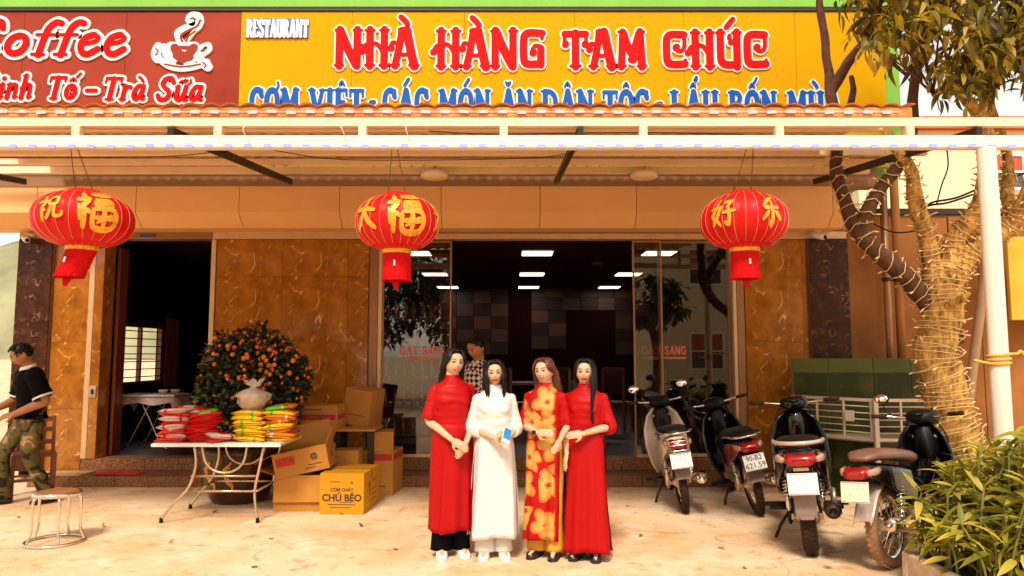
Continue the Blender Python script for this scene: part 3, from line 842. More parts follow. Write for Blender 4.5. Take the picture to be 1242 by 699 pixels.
def word(font, text, px0, px1, ptop, pbase, Y, sw, mats, parent, names, outline=None, shear=0.0, depth=.03, gap=.06):
    """text = list of (glyph, accents). Letters fill px0..px1, cap height ptop..pbase on plane Y. Each letter is a child."""
    p0, p1 = at(px0, pbase, Y), at(px1, pbase, Y)
    hgt = at(px0, ptop, Y).z - p0.z
    tot = sum(font[g][0] + gap for g, _ in text) - gap if text else 1
    sx = (p1.x - p0.x) / tot
    x = p0.x; kk = 0
    for g, acc in text:
        wd, strokes = font[g]
        strokes = list(strokes)
        for a in acc:
            low = g.islower()
            for pts, f, s in ACC[a]:
                strokes.append(([(q[0] + wd / 2, q[1] - (.36 if low and a not in ('under', 'lhorn') else 0)) for q in pts], f, s))
        body = None
        layers = [(0, mats[0], 0)] if outline is None else [(outline, mats[1], 1), (0, mats[0], 0)]
        for ex, m, back in layers:
            mb = MB()
            for i, (pts, f, s) in enumerate(strokes):
                q = smooth_path([Vector((a, b, 0)) for a, b in pts], 5) if s and len(pts) > 2 else [Vector((a, b, 0)) for a, b in pts]
                q = [(x + (v.x + shear * v.y) * sx, p0.z + v.y * hgt + (p1.z - p0.z) * (x - p0.x) / max(.01, p1.x - p0.x)) for v in q]
                w_ = sw * f + ex * 2
                yf = Y - depth - .0006 * i + (.012 if back else 0)
                ribbon(mb, q, w_, Y + .0, yf)
            o = mb.build(names[0] if not back else names[1], m)
            if back: under(o, parent); body = o
            elif body is not None: o.parent = body
            else: under(o, parent)
        x += (wd + gap) * sx; kk += 1


SB = thing('signboard', 'yellow restaurant signboard with red and blue raised lettering above the awning', 'signboard', ((xSg1) / 2, YS, zSB))
xsplit = at(291, 70, YS).x
seams = [xsplit] + [at(p, 60, YS).x for p in (427, 563, 697, 830, 965)] + [xSg1]
for a, b_ in zip(seams[:-1], seams[1:]):
    w = MB(); w.span((a + .002, YS, zSB), (b_ - .001, YS + .05, zST)); under(w.build('sign_panel', MT['yellow'], bevel=.002), SB)
LW = ('letter', 'letter_border')
n0 = lambda s: [(c, ()) for c in s]
word(FAN, [('N', ()), ('H', ()), ('A', ('grave',))], 407, 507, 37, 81, YS, .086, (MT['red'], MT['white']), SB, LW, .021)
word(FAN, [('H', ()), ('A', ('grave',)), ('N', ()), ('G', ())], 527, 661, 38, 82, YS, .086, (MT['red'], MT['white']), SB, LW, .021)
word(FAN, n0('TAM'), 683, 783, 39, 82, YS, .086, (MT['red'], MT['white']), SB, LW, .021)
word(FAN, [('C', ()), ('H', ()), ('U', ('acute',)), ('C', ())], 803, 931, 40, 82, YS, .086, (MT['red'], MT['white']), SB, LW, .021)
bl = (MT['blue'], MT['white'])
for txt, a, b_ in (([('C', ()), ('O', ('horn',)), ('M', ())], 303, 363), ([('V', ()), ('I', ()), ('E', ('circ',)), ('T', ())], 375, 441), (n0('-'), 446, 458),
                   ([('C', ()), ('A', ('acute',)), ('C', ())], 464, 520), ([('M', ()), ('O', ('acute',)), ('N', ())], 532, 595), ([('A', ('breve',)), ('N', ())], 607, 646),
                   ([('D', ()), ('A', ('circ',)), ('N', ())], 657, 720), ([('T', ()), ('O', ('circ', 'under')), ('C', ())], 731, 787), (n0('-'), 793, 806),
                   ([('L', ()), ('A', ('circ', 'hook')), ('U', ())], 813, 871), ([('B', ()), ('O', ('circ', 'acute2')), ('N', ())], 884, 942), ([('M', ()), ('U', ('grave',)), ('A', ())], 955, 1020)):
    tp = 108 + (a - 300) / 720 * 4
    word(SLAB, txt, a, b_, tp, tp + 33, YS, .050, bl, SB, LW, .018)
# small RESTAURANT plate, white letters on blue
p0, p1 = at(298, 47, YS), at(375, 23, YS)
w = MB(); w.span((p0.x, YS - .012, p0.z), (p1.x, YS - .002, p1.z)); rp = under(w.build('name_plate', mat('plate blue', (.05, .14, .42), .5)), SB)
word(SLAB, n0('RESTAURANT'), 299, 374, 24, 46, YS - .014, .026, (MT['white'],), SB, ('letter', 'letter'), None, depth=.012, gap=.02)

CS = thing('signboard', 'red brown coffee signboard with white bordered red script and a cup emblem', 'signboard', ((xSg0 + xsplit) / 2, YS, zSB))
for a, b_ in ((xSg0, at(28, 60, YS).x), (at(28, 60, YS).x, at(152, 60, YS).x), (at(152, 60, YS).x, xsplit)):
    w = MB(); w.span((a + .002, YS, zSB), (b_ - .002, YS + .05, zST)); under(w.build('sign_panel', MT['redbrown'], bevel=.002), CS)
rw = (MT['red'], MT['white'])
word(ITAL, n0('Coffee'), -46, 152, 27, 68, YS, .062, rw, CS, LW, .036, shear=.22, gap=.0)
word(ITAL, [('S', ()), ('i', ()), ('n', ()), ('h', ())], -22, 40, 92, 120, YS, .043, rw, CS, LW, .028, shear=.2, gap=.0)
word(ITAL, [('T', ()), ('o', ('circ', 'acute2'))], 57, 93, 93, 121, YS, .043, rw, CS, LW, .028, shear=.2, gap=.0)
word(ITAL, n0('-'), 99, 120, 93, 121, YS, .043, rw, CS, LW, .028, shear=.2, gap=.0)
word(ITAL, [('T', ()), ('r', ()), ('a', ('grave',))], 124, 176, 94, 122, YS, .043, rw, CS, LW, .028, shear=.2, gap=.0)
word(ITAL, [('S', ()), ('u', ('lhorn', 'tilde')), ('a', ())], 189, 246, 95, 123, YS, .043, rw, CS, LW, .028, shear=.2, gap=.0)


def emblem(strokes, m, name, depth, parent=None, Y=YS):
    mb = MB()
    for i, (pts, wpx) in enumerate(strokes):
        P = [at(a, b_, Y) for a, b_ in pts]
        P = smooth_path(P, 5) if len(P) > 2 else P
        ribbon(mb, [(p.x, p.z) for p in P], wpx * YS / FPX, Y, Y - depth - .0005 * i)
    o = mb.build(name, m)
    if parent is None: under(o, CS)
    else: o.parent = parent
    return o


cup = [([(200, 58), (203, 68), (210, 76)], 9), ([(207, 56), (222, 56), (238, 56)], 9), ([(212, 66), (232, 66)], 20), ([(240, 62), (236, 72), (228, 78)], 9),
       ([(196, 74), (206, 81), (222, 84), (240, 81), (252, 76)], 8), ([(243, 59), (253, 55), (255, 61), (247, 67), (240, 68)], 6),
       ([(193, 58), (190, 66), (192, 72)], 12), ([(246, 76), (253, 82)], 12),
       ([(222, 55), (218, 48), (217, 41), (224, 36), (236, 32), (243, 27), (242, 21), (234, 20), (230, 25), (234, 29)], 9), ([(228, 50), (236, 40), (243, 34), (246, 27)], 5)]
eb = emblem(cup, MT['white'], 'cup_emblem', .02)
cup2 = [([(209, 60), (215, 72), (222, 77)], 3), ([(213, 59), (224, 72), (236, 59)], 11), ([(216, 59), (234, 59)], 5), ([(216, 68), (230, 70)], 12), ([(201, 79), (222, 82), (244, 79)], 2.2),
        ([(222, 51), (221, 44), (230, 38), (240, 33), (244, 26)], 3), ([(227, 51), (230, 45), (238, 39)], 2.4), ([(232, 24), (236, 23), (237, 26)], 2), ([(248, 60), (251, 58), (248, 63)], 2),
        ([(190, 60), (193, 63), (190, 68)], 1.6), ([(247, 77), (251, 80), (249, 83)], 1.6)]
emblem(cup2, MT['redbrown'], 'cup_shape', .024, eb)

# GAT SANG stickers on the glass
MT['sticker'] = mat('red orange sticker', (.62, .13, .06), .5, var=.05)
for lf, x0, x1, y in (DOORS[0], DOORS[2]):
    a = 484 if lf == DOORS[0][0] else 778
    tp = 420
    YG = y - .0015
    word(SLAB, [('G', ()), ('A', ('under',)), ('T', ())], a, a + 24, tp, tp + 10, YG, .018, (MT['sticker'],), B, ('sticker_letter', 'sticker_letter'), None, depth=.0015, gap=.03)
    word(SLAB, [('S', ()), ('A', ()), ('N', ()), ('G', ())], a + 28, a + 54, tp, tp + 10, YG, .018, (MT['sticker'],), B, ('sticker_letter', 'sticker_letter'), None, depth=.0015, gap=.03)
    q = [at(*p, YG) for p in ((a, 434), (a + 20, 431.5), (a + 20, 433), (a + 54, 433), (a + 54, 435.5), (a + 20, 435.5), (a + 20, 437))]
    w = MB(); w.prism([(p.x, p.z) for p in q], YG - .002, YG); under(w.build('sticker_arrow', MT['sticker']), B)

# ------------------------------------------------------------------ paper lanterns
MT['silk'] = mat('red lantern silk', (.58, .006, .004), .45, spec=.2, var=.08, vs_=9, bump=.1, bs=120)
MT['silk2'] = mat('red tassel thread', (.56, .005, .006), .7, spec=.1, var=.2, vs_=40)
MT['gold'] = mat('gold foil', (.80, .36, .03), .38, .25, var=.3, vs_=30)
MT['rib'] = mat('pale lantern rib', (.80, .25, .16), .5)
MT['twine'] = mat('brown twine', (.16, .06, .02), .8)
GLY = {
 'zhu': [([(-.5, .7), (-.3, .5)], .16), ([(-.75, .35), (-.2, .4), (-.55, -.05)], .15), ([(-.45, .15), (-.45, -.7)], .17), ([(-.45, 0), (-.25, -.15)], .13), ([(.05, .6), (.45, .7), (.5, .3), (.05, .25), (.05, .6)], .14), ([(.2, .2), (.05, -.3), (-.15, -.6)], .15), ([(.4, .2), (.4, -.45), (.8, -.4), (.85, -.2)], .15)],
 'fu': [([(-.75, .85), (-.6, .7)], .2), ([(-.95, .5), (-.45, .55), (-.75, .1)], .2), ([(-.68, .25), (-.68, -.85)], .22), ([(-.5, .0), (-.4, -.15)], .16), ([(-.2, .85), (.95, .9)], .2), ([(-.05, .55), (.75, .58), (.7, .25), (-.02, .22), (-.05, .55)], .16), ([(-.2, .05), (.85, .08), (.82, -.8), (-.18, -.82), (-.2, .05)], .2), ([(-.15, -.38), (.8, -.36)], .18), ([(.32, .05), (.32, -.8)], .2), ([(.05, .4), (.65, .42)], .16), ([(-.9, .2), (-.85, -.5)], .12), ([(0, -.6), (.7, -.2)], .14)],
 'da': [([(-.7, .25), (0, .3), (.75, .2)], .2), ([(.05, .9), (0, .2), (-.3, -.4), (-.7, -.8)], .22), ([(.05, .15), (.35, -.4), (.8, -.75)], .22)],
 'hao': [([(-.35, .85), (-.5, .2), (-.75, -.2), (-.4, -.5), (-.2, -.8)], .17), ([(-.1, .4), (-.4, -.3), (-.75, -.75)], .17), ([(-.85, .25), (-.1, .3)], .15), ([(.1, .65), (.6, .7), (.35, .4)], .16), ([(.35, .4), (.5, -.1), (.4, -.75), (.2, -.6)], .18), ([(.05, .0), (.85, .08)], .16)],
 'le': [([(.3, .9), (-.2, .65), (-.35, .6)], .17), ([(-.35, .6), (-.4, .2), (.6, .25)], .17), ([(.1, .6), (.1, -.8), (-.1, -.65)], .19), ([(-.2, -.05), (-.6, -.55)], .17), ([(.35, -.05), (.75, -.5)], .2)],
}


def lantern(px, py, wpx, hpx, glyphs, label, lean, cord_px):
    Y = 5.32
    c = at(px, py, Y)
    Rr, Hh = wpx / 2 * Y / FPX, hpx / 2 * Y / FPX
    t = thing('red_lantern', label, 'lantern', c, 0, 'red lanterns hanging from the awning')
    w = MB(); w.smooth = True
    nl, ns, m = 24, 6, 22
    def rad(a): return 1 - .022 * (1 - abs(cos(a * nl / 2)) ** 1.5)
    def prof(v):  # v -1..1
        vv = v * .93
        return (1 - abs(vv) ** 2.3) ** (1 / 2.1), v
    rs = []
    for i in range(m + 1):
        r, z = prof(-1 + 2 * i / m)
        rs.append([Vector((Rr * r * rad(2 * pi * k / (nl * ns)) * cos(2 * pi * k / (nl * ns)), Rr * r * rad(2 * pi * k / (nl * ns)) * sin(2 * pi * k / (nl * ns)), Hh * z)) for k in range(nl * ns)])
    w.rings(rs); sh = w.build('lantern_shell', MT['silk'], t)
    for k in range(nl):
        if k % 2 and cos(2 * pi * k / nl + pi / 2) < .2 and len(glyphs) > 1: continue
        a = 2 * pi * (k + .5) / nl * 1.0
        a = 2 * pi * k / nl
        w = MB(); w.tube([(Rr * 1.004 * prof(v)[0] * cos(a), Rr * 1.004 * prof(v)[0] * sin(a), Hh * v) for v in [-1 + 2 * i / 12 for i in range(13)]], .0022, 5); w.build('lantern_rib', MT['rib'], sh, smooth=True)
    for gname, lon, sc in glyphs:
        w2 = MB()
        for i, (pts, wd) in enumerate(GLY[gname]):
            P = smooth_path([Vector((a, b_, 0)) for a, b_ in pts], 4) if len(pts) > 2 else [Vector((pts[0][0] + (pts[1][0] - pts[0][0]) * j / 4, pts[0][1] + (pts[1][1] - pts[0][1]) * j / 4, 0)) for j in range(5)]
            wv = [wd * 1.25 * (.8 + .35 * sin(pi * j / max(1, len(P) - 1))) for j in range(len(P))]
            ribbon(w2, [(p.x, p.y) for p in P], wd, 0, -.004 - .0006 * i, wv)
        nv = []
        for x, y, z in w2.v:
            lo = -pi / 2 + lon + atan2(-c.x, c.y) * .9 + x * sc / Rr * 1.05
            v = max(-.95, min(.95, (z * sc * 1.15) / Hh + .12))
            r = Rr * prof(v)[0] * 1.006 - y
            nv.append((r * cos(lo), r * sin(lo), Hh * v))
        w2.v = nv; w2.build('gold_character', MT['gold'], sh)
    w = MB(); w.smooth = True; w.lathe([(.0, .02), (.10, .018), (.115, 0), (.12, -.02)], (0, 0, Hh + .004), 24); w.build('top_cap', MT['silk'], t)
    w = MB(); w.smooth = True; w.lathe([(.108, .012), (.112, 0), (.108, -.028), (.10, -.03)], (0, 0, -Hh), 28); w.build('gold_collar', MT['gold'], t)
    # fringe: many threads as a pleated skirt
    w = MB(); w.smooth = True
    L = .205; rs = []
    for i in range(6):
        f = i / 5; ring = []
        for k in range(120):
            a = 2 * pi * k / 120
            r = .098 + .008 * f + .006 * f * sin(k * pi / 2 * 1.37 + k) + .004 * (k % 2)
            ring.append(Vector((r * cos(a) + lean * f * L * (1 + .15 * sin(3 * a)), r * sin(a), -Hh - .025 - L * f * (1 + .03 * sin(k * 2.1) * (i == 5)))))
        rs.append(ring)
    w.rings(rs, cap=False); w.build('tassel', MT['silk2'], t)
    w = MB(); w.smooth = True
    w.tube([(lean * L * .8, -.02, -Hh - L), (lean * L * 1.1, -.02, -Hh - L - .05), (lean * L * 1.2, -.02, -Hh - L - .09)], [.03, .026, .012], 8); w.build('inner_tassel', MT['silk2'], t)
    w = MB(); w.tube([(lean * .12, -.115, -Hh - .09), (lean * .14, -.117, -Hh - .13)], .007, 6); w.build('paper_tag', MT['white'], t)
    top = zBb - c.z
    for dx, cx in ((-.07, cord_px[0]), (.06, cord_px[1])):
        w = MB(); w.tube([(dx, 0, Hh + .01), (cx, YA - .05 - Y, top + .004)], .0035, 5); w.build('cord', MT['twine'], t)
    return t


lantern(101.5, 267, 113, 66, [('zhu', -.62, .105), ('fu', .30, .125)], 'left red silk lantern with a gold character and wind-blown tassel', -.42, (-.02, .03))
lantern(482, 271, 101, 66, [('da', -.86, .115), ('fu', .22, .13), ('da', 1.35, .1)], 'middle red silk lantern with a large square gold character', 0, (-.02, .02))
lantern(902, 269, 104, 66, [('hao', -.50, .10), ('le', .60, .10)], 'right red silk lantern with two small brushed gold characters', .0, (-.02, .03))

# ------------------------------------------------------------------ foliage tools
def leaf_mesh(name, L, Wd, m, fold=.25, droop=.25, seg=4, tip=1.0):
    w = MB(); w.smooth = True
    vs_, fs_ = [], []
    for i in range(seg + 1):
        t = i / seg
        hw = Wd / 2 * (sin(pi * (t ** .85)) ** .8 if 0 < t < 1 else .02) * tip
        x = L * t * (1 - .15 * droop * t); z = -droop * L * t * t
        vs_ += [(x, -hw, z + fold * hw), (x, 0, z), (x, hw, z + fold * hw)]
    for i in range(seg):
        a = 3 * i
        fs_ += [(a, a + 3, a + 4, a + 1), (a + 1, a + 4, a + 5, a + 2)]
    w.add(vs_, fs_)
    o = w.build(name, m, fix=False)
    me = o.data
    bpy.data.objects.remove(o)
    return me


def leaf_mat(name, c1, c2, c3, rough=.45, trans=.35):
    m = bpy.data.materials.new(name); m.use_nodes = True
    N = m.node_tree.nodes; L = m.node_tree.links; b = N['Principled BSDF']; out = N['Material Output']
    geo = N.new('ShaderNodeNewGeometry'); oi = N.new('ShaderNodeObjectInfo')
    ad = N.new('ShaderNodeMath'); ad.operation = 'ADD'; L.new(geo.outputs['Random Per Island'], ad.inputs[0]); L.new(oi.outputs['Random'], ad.inputs[1])
    fr = N.new('ShaderNodeMath'); fr.operation = 'FRACT'; L.new(ad.outputs[0], fr.inputs[0])
    cr = N.new('ShaderNodeValToRGB'); e = cr.color_ramp.elements
    e[0].position, e[0].color = 0, (*c1, 1); e[1].position, e[1].color = 1, (*c3, 1)
    k = e.new(.55); k.color = (*c2, 1)
    L.new(fr.outputs[0], cr.inputs[0]); L.new(cr.outputs[0], b.inputs['Base Color'])
    b.inputs['Roughness'].default_value = rough
    tl = N.new('ShaderNodeBsdfTranslucent'); L.new(cr.outputs[0], tl.inputs['Color'])
    mx = N.new('ShaderNodeMixShader'); mx.inputs[0].default_value = trans
    L.new(b.outputs[0], mx.inputs[1]); L.new(tl.outputs[0], mx.inputs[2]); L.new(mx.outputs[0], out.inputs[0])
    return m


MT['leaf_tree'] = leaf_mat('tree leaf', (.03, .028, .003), (.24, .18, .010), (.72, .52, .04), trans=.5)
MT['leaf_bush'] = leaf_mat('bush leaf', (.12, .14, .010), (.40, .36, .03), (.74, .60, .10), trans=.42)
MT['leaf_kum'] = leaf_mat('kumquat leaf', (.006, .012, .002), (.025, .034, .005), (.11, .10, .02), trans=.12)


def merge_leaves(mats_list, base_me):
    "one mesh holding copies of a leaf mesh at matrices"
    bv = [v.co.copy() for v in base_me.vertices]; bf = [tuple(p.vertices) for p in base_me.polygons]
    w = MB(); w.smooth = True
    for M_ in mats_list:
        w.add([M_ @ v for v in bv], bf)
    return w


def leaf_dir(d, roll=0.0):
    "matrix whose x axis is d, z roughly up"
    d = d.normalized(); up = Vector((0, 0, 1))
    y = up.cross(d)
    y = y.normalized() if y.length > 1e-3 else Vector((0, 1, 0))
    z = d.cross(y)
    return Matrix((d, y, z)).transposed().to_4x4() @ Matrix.Rotation(roll, 4, 'X')


def px_of(p):
    d = Vector(p) - Vector((0, 0, EYE))
    y = d.y * cos(PIT) + d.z * sin(PIT); z = -d.y * sin(PIT) + d.z * cos(PIT)
    return 621 + FPX * d.x / y, 349.5 - FPX * z / y, y


def plant_leaves(Ms, metas, m, parent, pname, rest_name, limit=300):
    "the leaves that show largest become single parts, the rest one part"
    sc = []
    for M_ in Ms:
        p = M_.translation; x, y, d = px_of(p)
        vis = 1.0 if (-10 < x < 1252 and -10 < y < 709) else 0.0
        sc.append(vis / d - (p.y * .0))
    order = sorted(range(len(Ms)), key=lambda i: -sc[i])
    inv = Matrix.LocRotScale(parent.location, parent.rotation_euler, parent.scale).inverted()
    for i in order[:limit]:
        o = bpy.data.objects.new(pname, metas[i % len(metas)])
        COL.objects.link(o); o.parent = parent
        o.matrix_basis = inv @ Ms[i]
    rest = order[limit:]
    if rest:
        w = MB(); w.smooth = True
        for j, me in enumerate(metas):
            bv = [v.co.copy() for v in me.vertices]; bf = [tuple(p.vertices) for p in me.polygons]
            for i in rest:
                if i % len(metas) == j: w.add([Ms[i] @ v for v in bv], bf)
        o = under(w.build(rest_name, m, fix=False), parent); o['kind'] = 'stuff'


# ------------------------------------------------------------------ tree on the right
def bark_mat():
    m = bpy.data.materials.new('rough bark'); m.use_nodes = True
    N = m.node_tree.nodes; L = m.node_tree.links; b = N['Principled BSDF']
    tc = N.new('ShaderNodeTexCoord'); mp = N.new('ShaderNodeMapping'); mp.inputs['Scale'].default_value = (1, 1, .35)
    L.new(tc.outputs['Object'], mp.inputs[0])
    n1 = N.new('ShaderNodeTexNoise'); n1.inputs['Scale'].default_value = 18; n1.inputs['Detail'].default_value = 9; n1.inputs['Roughness'].default_value = .7
    L.new(mp.outputs[0], n1.inputs['Vector'])
    cr = N.new('ShaderNodeValToRGB'); e = cr.color_ramp.elements
    e[0].position, e[0].color = .34, (.12, .042, .006, 1); e[1].position, e[1].color = .62, (.82, .45, .11, 1)
    L.new(n1.outputs['Fac'], cr.inputs[0]); L.new(cr.outputs[0], b.inputs['Base Color'])
    b.inputs['Roughness'].default_value = .9
    bp_ = N.new('ShaderNodeBump'); bp_.inputs['Strength'].default_value = .9; bp_.inputs['Distance'].default_value = .02
    L.new(n1.outputs['Fac'], bp_.inputs['Height']); L.new(bp_.outputs[0], b.inputs['Normal'])
    return m


MT['bark'] = bark_mat()
MT['barkdark'] = mat('dark bark', (.10, .038, .014), .9, var=.4, vs_=12, bump=.6, bs=30)
MT['fairy'] = mat('fairy light bulb', (.92, .66, .32), .35, var=.1, vs_=20)
MT['fairywire'] = mat('fairy light wire', (.74, .50, .20), .6)
TY = 6.35
tb = at(1188, 660, TY); tb.z = 0
TREE = thing('street_tree', 'leaning leafy tree wrapped in fairy lights beside the white pole', 'tree', tb)
def limb(pts, r0, r1, n=12, wob=.12, k=6):
    P = smooth_path([at(*p) for p in pts], k)
    N_ = len(P)
    rr = [(r0 + (r1 - r0) * i / (N_ - 1)) for i in range(N_)]
    P = [p + Vector((noise.noise(p * 3), noise.noise(p * 3 + Vector((9, 0, 0))), 0)) * r0 * .35 for p in P]
    return P, rr
LIMBS = {
 'trunk': ([(1206, 668, TY), (1180, 590, TY), (1153, 510, TY), (1138, 440, TY), (1137, 390, TY), (1141, 345, TY), (1146, 325, TY)], .19, .145),
 'b1': ([(1156, 418, TY), (1132, 378, TY), (1108, 346, 6.3), (1078, 318, 6.25), (1046, 288, 6.3), (1026, 250, 6.4), (1014, 205, 6.5), (1012, 150, 6.6), (1006, 105, 6.7), (1001, 60, 6.7), (996, 10, 6.7), (992, -40, 6.6)], .088, .028),
 'b1b': ([(1008, 112, 6.7), (1028, 78, 6.6), (1052, 48, 6.5), (1062, 18, 6.4), (1072, -30, 6.3)], .055, .03),
 'b1c': ([(1040, 36, 6.5), (1058, 52, 6.45), (1075, 70, 6.4), (1100, 92, 6.3)], .03, .015),
 'b2': ([(1048, 292, 6.3), (1050, 262, 6.3), (1064, 232, 6.3), (1086, 208, 6.25), (1100, 186, 6.2), (1107, 150, 6.2), (1108, 105, 6.2), (1118, 50, 6.2), (1125, -10, 6.2)], .062, .034),
 'b3': ([(1134, 352, TY), (1127, 298, 6.3), (1112, 250, 6.25), (1108, 210, 6.2), (1090, 182, 6.2), (1074, 158, 6.2)], .088, .035),
 'b4': ([(1146, 345, TY), (1162, 292, 6.3), (1186, 256, 6.2), (1196, 205, 6.1), (1192, 150, 6.0), (1160, 110, 5.9), (1130, 115, 5.9)], .095, .03),
 'b5': ([(1150, 350, TY), (1180, 305, 6.3), (1215, 282, 6.2), (1240, 255, 6.1), (1262, 180, 6.0), (1270, 60, 5.9)], .09, .06),
 'b6': ([(1236, 265, 6.1), (1222, 240, 6.3), (1224, 190, 6.4), (1200, 120, 6.4), (1216, 60, 6.4)], .06, .03),
 'b7': ([(1032, 128, 6.6), (1036, 108, 6.6), (1033, 92, 6.6)], .035, .02),
 'b8': ([(1150, 372, 6.2), (1166, 362, 6.05), (1176, 355, 6.0)], .05, .012),
}
LP = {}
for nm, (pts, r0, r1) in LIMBS.items():
    P, rr = limb(pts, r0, r1); LP[nm] = (P, rr)
    w = MB(); w.smooth = True
    # knobbly cross-sections
    rs = []; x = None
    for i, p in enumerate(P):
        tdir = (P[min(i + 1, len(P) - 1)] - P[max(i - 1, 0)]).normalized()
        x = tdir.orthogonal().normalized() if x is None else (x - tdir * x.dot(tdir)).normalized()
        y = tdir.cross(x)
        rs.append([p + (x * cos(a) + y * sin(a)) * rr[i] * (1 + .20 * noise.noise((p + (x * cos(a) + y * sin(a)) * .2) * 5) + .12 * noise.noise((p + (x * cos(a) + y * sin(a)) * .2) * 16)) for a in [2 * pi * k / 14 for k in range(14)]])
    w.rings(rs)
    under(w.build('trunk' if nm == 'trunk' else 'limb', MT['barkdark'] if nm in ('b1', 'b1b', 'b1c', 'b2', 'b7') else MT['bark']), TREE)
# crown
R2 = random.Random(5)
metas = [leaf_mesh('leaf', L_, W_, MT['leaf_tree'], .3, d_) for L_, W_, d_ in ((.15, .042, .5), (.13, .045, .3), (.17, .042, .7), (.115, .04, .2))]
Ms = []
clumps = []
for _ in range(440):
    px, py = R2.uniform(1035, 1330), R2.uniform(-130, 112)
    lim = 60 + (px - 1040) * .42 if px < 1120 else (100 + 34 * sin(px * .06) if px < 1260 else 150)
    if px < 1075 and R2.random() < .45: continue
    if py > lim: continue
    clumps.append(at(px, py, R2.uniform(5.3, 6.9)))
for c in clumps:
    for _ in range(R2.randint(12, 20)):
        d = Vector((R2.gauss(0, 1), R2.gauss(0, 1), R2.gauss(-.75, .7)))
        p = c + Vector((R2.gauss(0, .075), R2.gauss(0, .075), R2.gauss(0, .06)))
        s = R2.uniform(.7, 1.25)
        Ms.append(Matrix.Translation(p) @ leaf_dir(d, R2.uniform(-.9, .9)) @ Matrix.Scale(s, 4))
plant_leaves(Ms, metas, MT['leaf_tree'], TREE, 'leaf', 'crown')
w = MB()
for c in clumps:
    if R2.random() < .6:
        q = min((p for P, _ in LP.values() for p in P[len(P) // 2:]), key=lambda p: (p - c).length)
        w.tube([q, (q + c) / 2 + Vector((0, 0, .04)), c], [.012, .008, .004], 5)
o = under(w.build('twigs', MT['barkdark'], smooth=True), TREE); o['kind'] = 'stuff'
# fairy lights wound round trunk and limbs
FL = thing('fairy_lights', 'string of small pale fairy lights wound around the tree trunk and limbs', 'fairy lights', tb + Vector((.0, 0, .4)))
wire, bulbs = MB(), MB(); wire.smooth = bulbs.smooth = True
for nm, turns_per_m, cut in (('trunk', 22, 1), ('b1', 10, .62), ('b2', 10, .6), ('b3', 18, 1), ('b4', 17, .75), ('b5', 18, .7), ('b6', 9, .5)):
    P, rr = LP[nm]; nP = int(len(P) * cut); x = None; pts = []; ang = 0; step = 0
    for i in range(nP - 1):
        tdir = (P[i + 1] - P[i]); Ls = tdir.length; tdir = tdir.normalized()
        x = tdir.orthogonal().normalized() if x is None else (x - tdir * x.dot(tdir)).normalized()
        y = tdir.cross(x); K = max(3, int(Ls * turns_per_m * 11))
        for j in range(K):
            f = j / K; r = rr[i] * (1 - f) + rr[i + 1] * f
            ang += Ls * turns_per_m * 2 * pi / K
            dr = x * cos(ang) + y * sin(ang)
            q = P[i].lerp(P[i + 1], f) + dr * (r * (1.13 + .10 * noise.noise(Vector((step * .07, 1, i)))) + .006) + tdir * (R2.uniform(-.012, .012) + .05 * noise.noise(Vector((step * .11, 4, i))))
            pts.append(q); step += 1
            if step % 4 == 0:
                dd = (dr + Vector((R2.gauss(0, .5), R2.gauss(0, .5), R2.gauss(0, .6)))).normalized()
                bulbs.tube([q, q + dd * .032, q + dd * .048], [.007, .007, .003], 5)
    wire.tube(pts, .0042, 4, cap=False)
under(wire.build('light_wire', MT['fairywire']), FL)
o = under(bulbs.build('bulbs', MT['fairy']), FL); o['kind'] = 'stuff'

# ------------------------------------------------------------------ leafy bush in the corner
pb = onground(1190, 700)
BUSH = thing('leafy_bush', 'yellow green leafy bush in a concrete planter at the lower right', 'bush', (2.75, 4.45, 0))
MT['planter'] = mat('worn concrete planter', (.55, .40, .26), .85, var=.2, vs_=9, bump=.3, bs=40)
w = MB(); x0, x1, y0, y1 = 2.58, 3.8, 4.12, 4.95
for a, b_ in (((x0, y0, 0), (x1, y0 + .07, .20)), ((x0, y1 - .07, 0), (x1, y1, .20)), ((x0, y0 + .072, 0), (x0 + .07, y1 - .072, .20))): w.span(a, b_)
under(w.build('planter', MT['planter'], bevel=.01), BUSH)
w = MB(); w.span((x0 + .072, y0 + .072, .0), (x1, y1 - .072, .15)); under(w.build('soil', mat('dark soil', (.06, .03, .012), .95, var=.3, vs_=20)), BUSH)
metas = [leaf_mesh('leaf', L_, W_, MT['leaf_bush'], .35, d_, 4) for L_, W_, d_ in ((.19, .042, .3), (.16, .038, .15), (.21, .046, .5), (.14, .034, .05))]
Ms = []; stems = MB(); stems.smooth = True
for q in range(130):
    x, y = R2.uniform(2.62, 3.7), R2.uniform(4.1, 5.0)
    top = .40 + .42 * min(1, max(0, (x - 2.45) / .6)) + R2.uniform(-.18, .12)
    if R2.random() < .12: top += .14
    base = Vector((max(2.66, x + R2.uniform(-.1, .1)), max(4.2, min(4.88, y)), .13))
    tp = Vector((x + R2.gauss(0, .05), y + R2.gauss(0, .05), top))
    P = smooth_path([base, base.lerp(tp, .5) + Vector((R2.gauss(0, .03), R2.gauss(0, .03), .02)), tp], 4)
    stems.tube(P, [.007] * (len(P) - 1) + [.003], 5)
    for j in range(R2.randint(12, 18)):
        f = 1 - .75 * (R2.random() ** 1.6)
        p = base.lerp(tp, f); a = j * 2.4 + q
        el = R2.uniform(-.35, .55) + (.5 if f > .9 else 0)
        d = Vector((cos(a) * cos(el), sin(a) * cos(el), sin(el)))
        Ms.append(Matrix.Translation(p) @ leaf_dir(d, R2.uniform(-.6, .6)) @ Matrix.Scale(R2.uniform(.65, 1.15), 4))
plant_leaves(Ms, metas, MT['leaf_bush'], BUSH, 'leaf', 'foliage')
o = under(stems.build('stems', mat('green stem', (.16, .15, .03), .7)), BUSH); o['kind'] = 'stuff'

